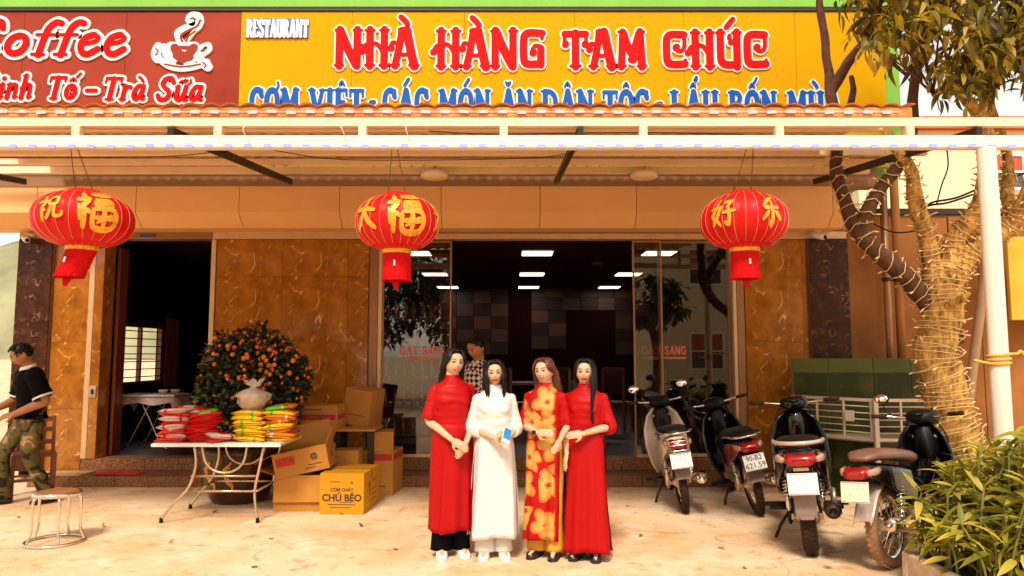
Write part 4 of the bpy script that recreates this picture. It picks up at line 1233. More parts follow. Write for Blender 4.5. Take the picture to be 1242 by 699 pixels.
# ------------------------------------------------------------------ kumquat tree in its pot
KY = 7.65
kc = at(306, 470, KY)
KQ = thing('kumquat_tree', 'dome shaped kumquat tree full of orange fruit in a dark glazed pot', 'tree', (kc.x - .1, KY, 0))
MT['fruit'] = mat('orange kumquat', (.66, .17, .03), .45, spec=.25, var=.12, vs_=30, objvar=.25)
MT['pot'] = mat('dark glazed pot', (.05, .018, .008), .2, var=.3, vs_=8)
w = MB(); w.smooth = True
w.lathe([(.0, .0), (.26, .0), (.30, .06), (.37, .3), (.40, .46), (.43, .50), (.43, .54), (.39, .54), (.37, .48), (0, .47)], (0, 0, 0), 36); pot = w.build('pot', MT['pot'], KQ)
for a0, s in ((-.95, 1), (.1, .8)):
    for q in range(5):
        a = -pi / 2 + a0 * .55 + .0
        pts = [(.405 * cos(a + .16 * s * sin(q + f * 4) * (1 - f * .4)) , .405 * sin(a + .16 * s * sin(q + f * 4) * (1 - f * .4)), .14 + .05 * q + .10 * f) for f in [i / 8 for i in range(9)]]
        pts = [(p[0] * (.30 + .11 * min(1, p[2] / .45) + .0) / .405 * .99, p[1] * (.30 + .11 * min(1, p[2] / .45)) / .405 * .99, p[2]) for p in pts]
        w = MB(); w.tube(pts, .010, 5); w.build('gold_motif', MT['gold'], pot, smooth=True)
w = MB(); w.smooth = True; w.tube([(0, 0, .45), (.02, .02, .7), (0.05, 0, 1.0)], [.035, .03, .02], 8)
for q in range(14):
    a = q * 2.4; w.tube([(0.02, 0.01, .6 + .02 * q), (.25 * cos(a), .25 * sin(a), .8 + .02 * q), (.45 * cos(a), .45 * sin(a), .85 + .03 * q)], [.015, .01, .005], 5)
w.build('trunk', MT['barkdark'], KQ)
kb = kc - KQ.location
kRx, kRz = .53, .60
def kum_pt(surf):
    a = R2.uniform(0, 2 * pi); el = math.asin(R2.uniform(-.75, 1)); r = surf
    ex = 1 + .10 * sin(3 * a + 2) + .07 * sin(5 * el + a)
    return Vector((kb.x + kRx * r * ex * cos(el) * cos(a), kb.y + kRx * r * ex * cos(el) * sin(a), kb.z + kRz * r * ex * sin(el) * (1.0 if el > 0 else .95))), Vector((cos(el) * cos(a), cos(el) * sin(a), sin(el)))
me_l = leaf_mesh('leaf', .075, .032, MT['leaf_kum'], .3, .2, 3)
Ms = []
for _ in range(7500):
    p, nrm = kum_pt(R2.uniform(.55, 1.0) ** .6)
    d = nrm + Vector((R2.gauss(0, .8), R2.gauss(0, .8), R2.gauss(0, .8)))
    Ms.append(Matrix.Translation(p) @ leaf_dir(d, R2.uniform(-1.5, 1.5)) @ Matrix.Scale(R2.uniform(.7, 1.2), 4))
o = merge_leaves(Ms, me_l).build('foliage', MT['leaf_kum'], KQ, fix=False); o['kind'] = 'stuff'
fb = MB(); fb.smooth = True; fb.ball((0, 0, 0), (.022, .022, .024), 10, 8)
fsrc = None; cnt = 0
while cnt < 210:
    p, nrm = kum_pt(R2.uniform(.92, 1.04))
    if nrm.y > .25: continue
    f = (p.z - kb.z) / kRz
    if R2.random() > .16 + .84 * min(1, max(0, f * 1.3 + .35)): continue
    cnt += 1
    if fsrc is None: fsrc = fb.build('fruit', MT['fruit'], KQ); fsrc.location = p
    else: share(fsrc, 'fruit', KQ, p, None, [R2.uniform(.65, 1.25)] * 3)

# ------------------------------------------------------------------ folding table with packets
ft = onground(265, 621)
MT['steeltube'] = mat('worn chrome tube', (.62, .46, .30), .28, .85, var=.2, vs_=12)
MT['tabletop'] = mat('white laminate', (.80, .72, .64), .35, var=.06)
x0, x1 = -2.0 - 1.235, -2.085
yF, yB = 6.62, 7.25
FT = thing('folding_table', 'white topped folding table on curved chrome legs in front of the kumquat', 'table', ((x0 + x1) / 2, (yF + yB) / 2, 0))
def fp(mb, name, m, bevel=0, smooth=None): return under(mb.build(name, m, bevel=bevel, smooth=smooth), FT)
zt = .70
w = MB(); w.span((x0, yF, zt - .028), (x1, yB, zt)); tt = fp(w, 'table_top', MT['tabletop'], .004)
w = MB()
for a, b_ in (((x0 - .006, yF - .006, zt - .031), (x1 + .006, yF - .0005, zt - .004)), ((x0 - .006, yB + .0005, zt - .031), (x1 + .006, yB + .006, zt - .004))): w.span(a, b_)
w.build('edge_band', MT['whitepaint'], tt)
for (y, yo) in ((yF + .05, -.06), (yB - .06, .06)):
    for s, xa in ((-1, x0 + .36), (1, x1 - .26)):
        w = MB(); w.smooth = True
        w.tube(smooth_path([(xa, y, zt - .03), (xa - s * .02, y, .5), (xa + s * .04, y, .30), (xa + s * .16, y + yo * .5, .16), (xa + s * .235, y + yo * .6, .06), (xa + s * .255, y + yo * .6, .03)] if s < 0 else
                    [(xa + .1, y, zt - .03), (xa + .06, y, .45), (xa + .03, y, .28), (xa + .05, y + yo * .5, .14), (xa + .07, y + yo * .6, .06), (xa + .075, y + yo * .6, .03)], 5), .0125, 8)
        lg = fp(w, 'leg', MT['steeltube'])
        e = w.v[-1]
        ex, ey = (xa - .255, y + yo * .6) if s < 0 else (xa + .075, y + yo * .6)
        w = MB(); w.lathe([(.016, 0), (.018, .004), (.016, .045)], (ex, ey, 0), 10, cap=True); w.build('rubber_foot', MT['black'], lg)
for y in (yF + .05, yB - .06):
    w = MB(); w.smooth = True
    w.tube(smooth_path([(x0 + .42, y + .02, zt - .03), (x0 + .46, y + .02, .52), (x0 + .56, y + .02, .44), (x0 + .70, y + .02, .44), (x0 + .80, y + .02, .52), (x0 + .83, y + .02, zt - .03)], 5), .011, 8); fp(w, 'brace', MT['steeltube'])
for z, y in ((.27, yF + .05), (.40, yF + .07), (.27, yB - .06)):
    w = MB(); w.smooth = True; w.tube([(x0 + .33, y, z), (x1 - .22, y, z)], .010, 8); fp(w, 'rung', MT['steeltube'])
w = MB(); w.smooth = True; w.tube([(x0 + .34, yF + .05, .27), (x0 + .34, yB - .06, .27)], .010, 8); fp(w, 'rung', MT['steeltube'])
w = MB(); w.smooth = True; w.tube([(x1 - .215, yF + .05, .27), (x1 - .215, yB - .06, .27)], .010, 8); fp(w, 'rung', MT['steeltube'])


def packet_mesh(name, L_, W_, H_, mats, m2=.35):
    "pillow shaped sealed plastic packet with crimped ends and a printed band"
    w = MB(); w.smooth = True
    nx, ny = 12, 8; top, bot = [], []
    def h(u, v): return H_ / 2 * max(0.02, (1 - abs(u) ** 3.2)) ** .6 * max(0.02, (1 - abs(v) ** 4)) ** .6 * (1 + .12 * noise.noise(Vector((u * 3, v * 3, L_ * 50))))
    for s in (1, -1):
        rs = []
        for j in range(ny + 1):
            v = -1 + 2 * j / ny
            rs.append([Vector((L_ / 2 * (-1 + 2 * i / nx), W_ / 2 * v, s * h(-1 + 2 * i / nx, v))) for i in range(nx + 1)])
        vs_ = [p for r in rs for p in r]
        o0 = len(w.v); w.add(vs_, [])
        for j in range(ny):
            for i in range(nx):
                a = o0 + j * (nx + 1) + i
                w.f.append((a, a + 1, a + nx + 2, a + nx + 1)); w.sm.append(True)
                w.m.append(1 if (nx * .30 < i < nx * .62 and 1 <= j < ny - 1) else (2 if i in (8,) else 0))
    o = w.build(name, mats); me = o.data; bpy.data.objects.remove(o); return me


def film(name, c, rough=.22): return mat(name, c, rough, var=.1, vs_=20, bump=.25, bs=26, coat=.3)


pr, pw, py_, po, pgn = film('red packet film', (.66, .016, .012)), film('pale packet film', (.80, .62, .50)), film('yellow packet film', (.82, .46, .015)), film('orange packet film', (.72, .19, .012)), film('green packet film', (.10, .42, .03))
red_me = packet_mesh('noodle_packet', .29, .19, .055, [pr, pw, pr]); red2_me = packet_mesh('noodle_packet', .28, .19, .055, [pw, pr, pr])
yel_me = packet_mesh('snack_packet', .29, .19, .058, [py_, py_, pgn]); ora_me = packet_mesh('snack_packet', .29, .19, .058, [po, py_, pw])


def pile(mes, name, xc, yc, n, dz, label, group, jit=.022, rz0=0, z0=zt):
    for i in range(n):
        o = bpy.data.objects.new(name, mes[(i * 7 + n) % len(mes)]); COL.objects.link(o)
        o.location = (xc + R2.uniform(-jit, jit), yc + R2.uniform(-jit, jit), z0 + .022 + i * dz)
        o.rotation_euler = (R2.uniform(-.09, .09), R2.uniform(-.12, .12), rz0 + R2.uniform(-.22, .22) + (pi if R2.random() < .5 else 0))
        od = ('bottom', 'second lowest', 'third lowest', 'fourth lowest', 'fifth lowest', 'sixth lowest', 'seventh lowest')[i] if i < n - 1 else 'topmost'
        tag(o, od + ' ' + label, 'packet', group)


G1, G2 = 'red packets piled on the folding table', 'yellow packets piled on the folding table'
pile([red_me, red2_me], 'noodle_packet', x0 + .15, yF + .13, 8, .037, 'red and white packet in the leftmost front pile on the table', G1)
pile([red2_me, red_me], 'noodle_packet', x0 + .17, yF + .36, 8, .037, 'red and white packet in the back left pile on the table', G1)
pile([red_me], 'noodle_packet', x0 + .38, yF + .17, 7, .036, 'all red packet in the pile second from the left', G1, .02, .5)
pile([red_me, red2_me], 'noodle_packet', x0 + .54, yF + .14, 2, .03, 'red packet in the low pile mid table', G1, .03, .9)
pile([yel_me], 'snack_packet', x1 - .33, yF + .16, 7, .038, 'yellow packet in the front pile under the plastic bag', G2)
pile([ora_me, yel_me, ora_me], 'snack_packet', x1 - .07, yF + .18, 7, .038, 'orange packet in the rightmost front pile on the table', G2)
pile([ora_me], 'snack_packet', x1 - .12, yF + .42, 8, .038, 'orange packet in the back right pile on the table', G2)
pile([yel_me], 'snack_packet', x1 - .40, yF + .40, 7, .038, 'yellow packet in the back pile behind the plastic bag', G2)
for me_, dx, dy, dz, rz, lab in ((packet_mesh('snack_packet', .2, .13, .04, [pgn, pgn, py_]), -.10, .2, .30, .4, 'green packet lying on top of the right pile'), (packet_mesh('noodle_packet', .18, .12, .045, [pgn, pr, pgn]), -.74, .2, .27, .2, 'small green and red packet on top of the red pile')):
    o = bpy.data.objects.new('snack_packet', me_); COL.objects.link(o); o.location = (x1 + dx, yF + dy, zt + dz); o.rotation_euler = (.1, -.12, rz)
    tag(o, lab, 'packet')
# knotted clear plastic bag
MT['bag'] = bpy.data.materials.new('thin clear plastic'); MT['bag'].use_nodes = True
N = MT['bag'].node_tree.nodes; L = MT['bag'].node_tree.links
b_ = N['Principled BSDF']; b_.inputs['Base Color'].default_value = (.80, .66, .52, 1); b_.inputs['Roughness'].default_value = .12; b_.inputs['Alpha'].default_value = .4
w = MB(); w.smooth = True; rs = []
for i in range(14):
    f = i / 13
    r = (.145 * sin(pi * min(1, f * 1.25) * .5 + .35) if f < .55 else .15 * max(.10, 1 - (f - .55) / .27)) if f < .82 else .02 + .06 * (f - .82) / .18
    rs.append([Vector((r * cos(a) * (1 + .08 * sin(7 * a + i)), r * .85 * sin(a) * (1 + .08 * sin(5 * a)), .25 * f + (.02 * sin(4 * a) if f > .9 else 0))) for a in [2 * pi * k / 40 for k in range(40)]])
rs = [[p + Vector((noise.noise(p * 22), noise.noise(p * 22 + Vector((5, 0, 0))), .6 * noise.noise(p * 25 + Vector((0, 7, 0))))) * .022 for p in r_] for r_ in rs]
w.rings(rs, cap=False)
BG = thing('plastic_bag', 'knotted clear plastic bag of pale food on the yellow packets', 'bag', (x1 - .36, yF + .30, zt + .26))
BG.scale = (1.1, 1.1, 1.15)
w.build('bag_film', MT['bag'], BG)
w = MB(); w.smooth = True; [w.ball((R2.uniform(-.06, .06), R2.uniform(-.04, .04), .05 + .02 * q_), (R2.uniform(.05, .08), R2.uniform(.05, .07), R2.uniform(.035, .05)), 12, 8) for q_ in range(5)]
w.v = [tuple(Vector(v) * (1 + .06 * noise.noise(Vector(v) * 20))) for v in w.v]; w.build('bag_content', mat('pale noodles', (.48, .30, .16), .7, var=.3, vs_=30), BG)

# ------------------------------------------------------------------ cartons
MT['card'] = mat('corrugated cardboard', (.50, .225, .045), .85, spec=.15, var=.10, vs_=3, objvar=.10, bump=.04, bs=40)
MT['card_y'] = mat('yellow printed carton', (.60, .27, .012), .7, spec=.15, var=.06, vs_=3, bump=.03, bs=40)
MT['tape'] = mat('packing tape', (.42, .20, .05), .25, var=.05)
MT['printred'] = mat('red print', (.48, .02, .015), .7, var=.15, vs_=12)
MT['printdark'] = mat('dark print', (.06, .025, .02), .7, var=.15, vs_=12)


def text_mesh(s, size, m, bold=.0, extr=.0006, name='print', shear=0):
    cu = bpy.data.curves.new(name, 'FONT'); cu.body = s; cu.size = size; cu.offset = bold; cu.extrude = extr; cu.align_x = 'CENTER'; cu.align_y = 'CENTER'; cu.shear = shear
    cu.resolution_u = 3
    o = bpy.data.objects.new(name, cu); COL.objects.link(o)
    dg = bpy.context.evaluated_depsgraph_get()
    me = bpy.data.meshes.new_from_object(o.evaluated_get(dg))
    bpy.data.objects.remove(o)
    me.materials.clear(); me.materials.append(m)
    return me


def printed(me, name, parent, loc, rot):
    o = bpy.data.objects.new(name, me); COL.objects.link(o); o.parent = parent; o.location = loc; o.rotation_euler = rot
    return o


def carton(label, loc, size, rz, m, prints=(), rot=None, flaps=None, group='cardboard cartons piled by the wall'):
    "box with seam, tape and optional open flaps; origin at bottom centre"
    L_, D_, H_ = size
    t = thing('carton', label, 'carton', loc, rz, group)
    if rot: t.rotation_euler = rot
    x, y = L_ / 2, D_ / 2; th = .004
    w = MB()
    w.span((-x, -y, 0), (x, -y + th, H_)); w.span((-x, y - th, 0), (x, y, H_)); w.span((-x, -y + th, 0), (-x + th, y - th, H_)); w.span((x - th, -y + th, 0), (x, y - th, H_)); w.span((-x + th, -y + th, 0), (x - th, y - th, th))
    w.build('carton_body', m, t, bevel=.003)
    if flaps is None:
        for s in (-1, 1):
            w = MB(); w.span((-x, s * .0015, H_ - .002), (x, s * y, H_ + .003)); w.build('flap', m, t, bevel=.001)
        w = MB(); w.span((-x * 1.002, -.024, H_ + .0032), (x * 1.002, .024, H_ + .004)); w.span((x + .0006, -.024, H_ - .09), (x + .0012, .024, H_ + .004)); w.span((-x - .0012, -.024, H_ - .09), (-x - .0006, .024, H_ + .004)); w.build('tape', MT['tape'], t)
    else:
        for side, ang in flaps:
            w = MB()
            if side in 'fb':
                s = -1 if side == 'f' else 1
                w.box((0, s * D_ / 4 * 1, 0), (L_ - .004, D_ / 2, th)); o = w.build('flap', m, t, bevel=.001)
                o.location = (0, s * y, H_); o.rotation_euler = (s * ang, 0, 0)
            else:
                s = -1 if side == 'l' else 1
                w.box((s * L_ / 6, 0, 0), (L_ / 3, D_ - .004, th)); o = w.build('flap', m, t, bevel=.001)
                o.location = (s * x, 0, H_); o.rotation_euler = (0, -s * ang, 0)
    for (kind, face, u, v, a, b2, mm) in prints:
        # face f: front (-y), r: right (+x)
        rotf = {'f': (pi / 2, 0, 0), 'r': (pi / 2, 0, pi / 2)}[face]
        lc = {'f': (u * x, -y - .0008, v * H_), 'r': (x + .0008, u * y, v * H_)}[face]
        if kind == 'text': printed(text_mesh(a, b2, mm, b2 * .035, .0004), 'print', t, lc, rotf)
        else:
            w = MB(); w.box((0, 0, 0), (a, b2, .0008)); o = w.build('print', mm, t); o.location = lc; o.rotation_euler = rotf
    return t


pk, pd = MT['printred'], MT['printdark']
p = onground(397, 612)
c1 = carton('yellow sealed carton with black print standing nearest on the ground', (-1.585, 7.27, 0), (.42, .60, .375), radians(-3), MT['card_y'],
            [('text', 'f', 0, .40, 'CHÚ BÉO', .088, pd), ('text', 'f', 0, .60, 'CƠM CHÁY', .042, pd), ('bar', 'f', .0, .24, .26, .008, pd), ('bar', 'f', -.05, .17, .2, .006, pd), ('bar', 'f', .2, .30, .12, .006, pd), ('bar', 'f', .45, .78, .018, .018, pd), ('bar', 'f', -.3, .80, .1, .006, pd),
             ('bar', 'r', -.3, .66, .05, .05, pd), ('bar', 'r', -.25, .5, .02, .12, pd), ('bar', 'r', .35, .7, .2, .008, pd), ('bar', 'r', .3, .35, .22, .008, pd), ('bar', 'r', .25, .22, .22, .008, pd), ('bar', 'r', .3, .48, .2, .008, pd)])
c2 = carton('open brown carton with a folded front flap under the red printed carton', (-2.06, 7.35, 0), (.46, .50, .34), radians(2), MT['card'], flaps=[('f', -1.45), ('l', .3), ('b', 1.2)])
c3 = carton('tilted brown carton with a red printed block resting on the open carton', (-2.02, 7.30, .355), (.52, .42, .235), 0, MT['card'],
            [('bar', 'f', -.55, .62, .18, .085, pk), ('text', 'f', -.55, .62, 'COLCIN', .05, MT['card_y']), ('text', 'f', .5, .62, '@', .07, pd), ('bar', 'f', .5, .30, .14, .008, pd), ('bar', 'f', .3, .18, .1, .008, pd), ('bar', 'r', 0, .5, .12, .01, pd), ('bar', 'r', 0, .4, .12, .01, pd)], rot=(0, radians(-12), radians(4)), flaps=[('r', 1.0), ('l', -.3), ('b', 1.4)])
# low bench that carries the upper cartons
BN = thing('low_bench', 'low brown bench under the upper cartons', 'bench', (-1.85, 8.05, 0))
w = MB(); w.span((-.44, -.25, .68), (.40, .25, .705)); w.build('bench_top', MT['card'], BN, bevel=.003)
for x in (-.38, -.02, .34):
    w = MB(); w.span((x - .03, -.2, 0), (x + .03, .2, .679)); w.build('leg', MT['darksteel'], BN)
c4 = carton('small carton with a red stripe on the low bench', (-2.07, 7.98, .705), (.44, .30, .245), radians(-4), MT['card'], [('bar', 'f', 0, .5, .40, .06, pk), ('bar', 'f', .0, .5, .16, .018, MT['card_y']), ('bar', 'f', -.2, .82, .2, .01, pd), ('bar', 'f', 0, .2, .36, .006, pd), ('bar', 'r', 0, .5, .25, .05, pk)])
c5 = carton('large tilted brown carton leaning against the wall over the bench end', (-1.70, 8.30, .72), (.32, .34, .40), 0, MT['card'], [('bar', 'f', 0, .3, .2, .008, pd)], rot=(radians(4), radians(9), radians(-14)))
c5b = carton('brown carton tucked behind the small red striped carton', (-1.78, 8.44, .72), (.30, .26, .30), 0, MT['card'], rot=(0, 0, radians(6)))
c6 = carton('plain brown carton standing behind the yellow carton', (-1.76, 7.76, 0), (.34, .30, .50), radians(2), MT['card'], [('bar', 'f', .3, .55, .1, .008, pd)])
c7 = carton('brown carton with a red band on its upper edge on the step', (-1.42, 8.12, 0), (.34, .42, .46), radians(-6), MT['card'], [('bar', 'f', .2, .86, .26, .07, pk), ('bar', 'f', 0, .2, .2, .008, pd), ('bar', 'r', 0, .86, .36, .07, pk)])
c8 = carton('small brown carton balanced on the red banded carton', (-1.43, 8.08, .46), (.26, .34, .20), radians(8), MT['card'])

# ------------------------------------------------------------------ stool
sp = onground(66, 658)
ST = thing('steel_stool', 'round steel stool with a wooden seat standing alone in the yard', 'stool', sp)
MT['stoolwood'] = mat('brown stool seat', (.30, .12, .04), .35, var=.2, vs_=6)
hs_ = .405
w = MB(); w.smooth = True; w.lathe([(0, hs_), (.14, hs_), (.165, hs_ - .006), (.165, hs_ - .012)], n=36); w.build('seat', MT['stoolwood'], ST)
w = MB(); w.smooth = True; w.lathe([(.167, hs_ - .004), (.175, hs_ - .012), (.175, hs_ - .035), (.165, hs_ - .037), (.164, hs_ - .013)], n=36); w.build('seat_rim', MT['chrome'], ST)
for q in range(5):
    a = q * 2 * pi / 5 + .35
    w = MB(); w.smooth = True
    w.tube(smooth_path([(.15 * cos(a), .15 * sin(a), hs_ - .036), (.175 * cos(a), .175 * sin(a), hs_ - .08), (.175 * cos(a), .175 * sin(a), .12), (.205 * cos(a), .205 * sin(a), .02)], 4), .0105, 8); w.build('leg', MT['chrome'], ST)
w = MB(); w.smooth = True; w.torus((0, 0, .0115), .21, .0115, 40, 8); w.build('base_ring', MT['chrome'], ST)

# red cloth and mat on the step
w = MB(); w.smooth = True
pa, pb2 = onground(118, 574, zT1), onground(176, 569, zT1)
nx_, ny_ = 18, 8
w.rings([[Vector((pa.x + .55 * i / nx_, 8.42 + .30 * j / ny_, zT1 + .006 + .012 * abs(noise.noise((i * .5, j * .6, 0))))) for i in range(nx_ + 1)] for j in range(ny_ + 1)], cap=False, closed=False)
tag(w.build('floor_cloth', mat('red cloth', (.50, .02, .015), .85, var=.3, vs_=14), smooth=True), 'crumpled red cloth on the step before the left doorway', 'cloth')
w = MB(); w.span((wx(50, 8.5), 8.38, zT1 + .001), (wx(112, 8.5), 8.70, zT1 + .014)); tag(w.build('door_mat', mat('beige mat', (.55, .34, .18), .9, var=.15, vs_=20, bump=.3, bs=120), bevel=.004), 'flat beige mat on the step below the left pillar', 'mat')

# ------------------------------------------------------------------ motorbikes (local x forward, y left, z up; origin under the rear axle)
MT['tail'] = mat('red tail lens', (.30, .004, .003), .15, spec=.4, var=.1, coat=.5)
MT['amber'] = mat('clear indicator lens', (.42, .24, .16), .15, var=.1)
MT['plate'] = mat('white plate', (.82, .80, .76), .4, var=.05)
MT['creampaint'] = mat('cream white bike paint', (.72, .58, .42), .22, var=.06, vs_=5, coat=.4)
MT['redpaint'] = mat('dark red bike paint', (.26, .012, .010), .2, var=.1, coat=.4)
MT['silverpaint'] = mat('silver bike plastic', (.55, .42, .36), .35, .3, var=.1)
MT['mauve'] = mat('grey mud flap', (.24, .15, .13), .6, var=.15, vs_=8)
MT['vinyl'] = mat('black seat vinyl', (.008, .005, .004), .42, spec=.3, var=.15, vs_=8, bump=.15, bs=180)
MT['brownvinyl'] = mat('worn brown seat vinyl', (.20, .09, .06), .4, var=.2, vs_=6, bump=.15, bs=160)
MT['mirror'] = mat('mirror glass', (.85, .8, .74), .05, 1.0, var=0)


def loft(mb, st, n=20, axis='x'):
    "superellipse stations (x, y, z, half width, half height, power)"
    rs = []
    for (x, y, z, hw, hh, pw_) in st:
        ring = []
        for k in range(n):
            a = 2 * pi * k / n; c, s = cos(a), sin(a)
            ring.append(Vector((x, y + hw * math.copysign(abs(c) ** (2 / pw_), c), z + hh * math.copysign(abs(s) ** (2 / pw_), s))))
        rs.append(ring)
    mb.smooth = True
    mb.rings(rs)
    return mb


def wheel(t, x, r, tw, spoked, dusty):
    w = MB(); w.smooth = True
    prof = [(r - .075, -tw * .42), (r - .04, -tw * .5), (r - .012, -tw * .36), (r, -tw * .1), (r, tw * .1), (r - .012, tw * .36), (r - .04, tw * .5), (r - .075, tw * .42)]
    w.lathe(prof, (x, 0, r), 48, axis='y')
    ty = w.build('rear_wheel' if x < .2 else 'front_wheel', dusty, t)
    # tread blocks, joined
    w = MB()
    for k in range(44):
        a = 2 * pi * k / 44
        for s in (-1, 1):
            c = Vector((x + (r + .0005) * cos(a + s * .035), s * tw * .2, r + (r + .0005) * sin(a + s * .035)))
            w.box(c, (.006, tw * .28, .026), Matrix.Rotation(-a, 3, 'Y') @ Matrix.Rotation(s * .5, 3, 'X'))
    o = w.build('tread', dusty, ty); o['kind'] = 'stuff'
    w = MB(); w.smooth = True
    w.lathe([(r - .062, -tw * .36), (r - .088, -tw * .30), (r - .095, 0), (r - .088, tw * .30), (r - .062, tw * .36)], (x, 0, r), 48, axis='y'); w.build('rim', MT['chrome'], ty)
    w = MB(); w.smooth = True
    w.lathe([(.012, -.085), (.03, -.08), (.055, -.05), (.058, .03), (.03, .06), (.012, .085)], (x, 0, r), 20, axis='y', cap=True); w.build('hub', MT['alu'], ty)
    w = MB()
    if spoked:
        for k in range(36):
            a = 2 * pi * k / 36; b2 = a + (.45 if k % 4 < 2 else -.45); s = -1 if k % 2 else 1
            w.tube([(x + .052 * cos(b2), s * .035, r + .052 * sin(b2)), (x + (r - .09) * cos(a), s * .006, r + (r - .09) * sin(a))], .0022, 4)
        o = w.build('spokes', MT['chrome'], ty); o['kind'] = 'stuff'
    else:
        for k in range(5):
            a = 2 * pi * k / 5
            w = MB(); w.bar((x + .05 * cos(a), 0, r + .05 * sin(a)), (x + (r - .09) * cos(a), 0, r + (r - .09) * sin(a)), .03, .028, up=(0, 1, 0)); w.build('wheel_spoke', MT['alu'], ty, bevel=.004)
    return ty


def shock(t, p0, p1, spring):
    w = MB(); w.smooth = True; p0, p1 = Vector(p0), Vector(p1)
    w.tube([p0, p1], .010, 8); w.tube([p0.lerp(p1, .55), p0.lerp(p1, .95)], .017, 10); s_ = w.build('shock_absorber', MT['chrome'], t)
    d = (p1 - p0); x = d.normalized().orthogonal().normalized(); y = d.normalized().cross(x)
    pts = [p0.lerp(p1, .08 + .62 * i / 96) + (x * cos(i * 2 * pi / 12) + y * sin(i * 2 * pi / 12)) * .024 for i in range(97)]
    w = MB(); w.smooth = True; w.tube(pts, .0055, 5); w.build('spring', spring, s_)


MT['fadedprint'] = mat('faded plate print', (.62, .56, .50), .6, var=.15, vs_=30)


def plate(t, x, z, tilt, lines, sc=1.0, m=None, faded=0):
    e = MB(); e.box((0, 0, 0), (.006, .19 * sc, .14 * sc)); o = e.build('licence_plate', m or MT['plate'], t, bevel=.003)
    o.location = (x, 0, z); o.rotation_euler = (0, tilt, 0)
    for s, dz, sz in lines:
        q = printed(text_mesh(s, sz, MT['printdark'], sz * .012, .0005), 'plate_number', o, (-.0036, 0, dz), (pi / 2, 0, -pi / 2))
    if faded:                                   # numbers too worn to read
        rf = random.Random(faded)
        for row in (.033, -.03):
            for k in range(5):
                w = MB(); w.box((-.0038, .062 - .031 * k + rf.uniform(-.004, .004), row), (.0008, rf.uniform(.005, .014), rf.uniform(.025, .05))); w.build('worn_number', MT['fadedprint'], o)
    for sz in (-1, 1):
        w = MB(); w.span((-.0045, -.09 * sc, sz * .062 * sc), (-.0032, .09 * sc, sz * .065 * sc)); w.build('plate_border', MT['printdark'], o)
    return o


def mirror(t, base, top, tilt, back):
    w = MB(); w.smooth = True; w.tube(smooth_path([base, (Vector(base) + Vector(top)) / 2 + Vector((0, .02 * (1 if top[1] > 0 else -1), -.02)), top], 5), .0055, 6)
    s_ = w.build('mirror', MT['black'], t)
    q = Matrix.Rotation(tilt, 3, 'Y')
    w = MB(); w.smooth = True; w.ball(Vector(top) + Vector((.012, 0, .03)), (.025, .062, .045), 16, 10, q); w.build('mirror_shell', back, s_)
    w = MB(); w.smooth = True; w.ball(Vector(top) + Vector((-.006, 0, .03)), (.012, .055, .039), 16, 8, q); w.build('mirror_glass', MT['mirror'], s_)


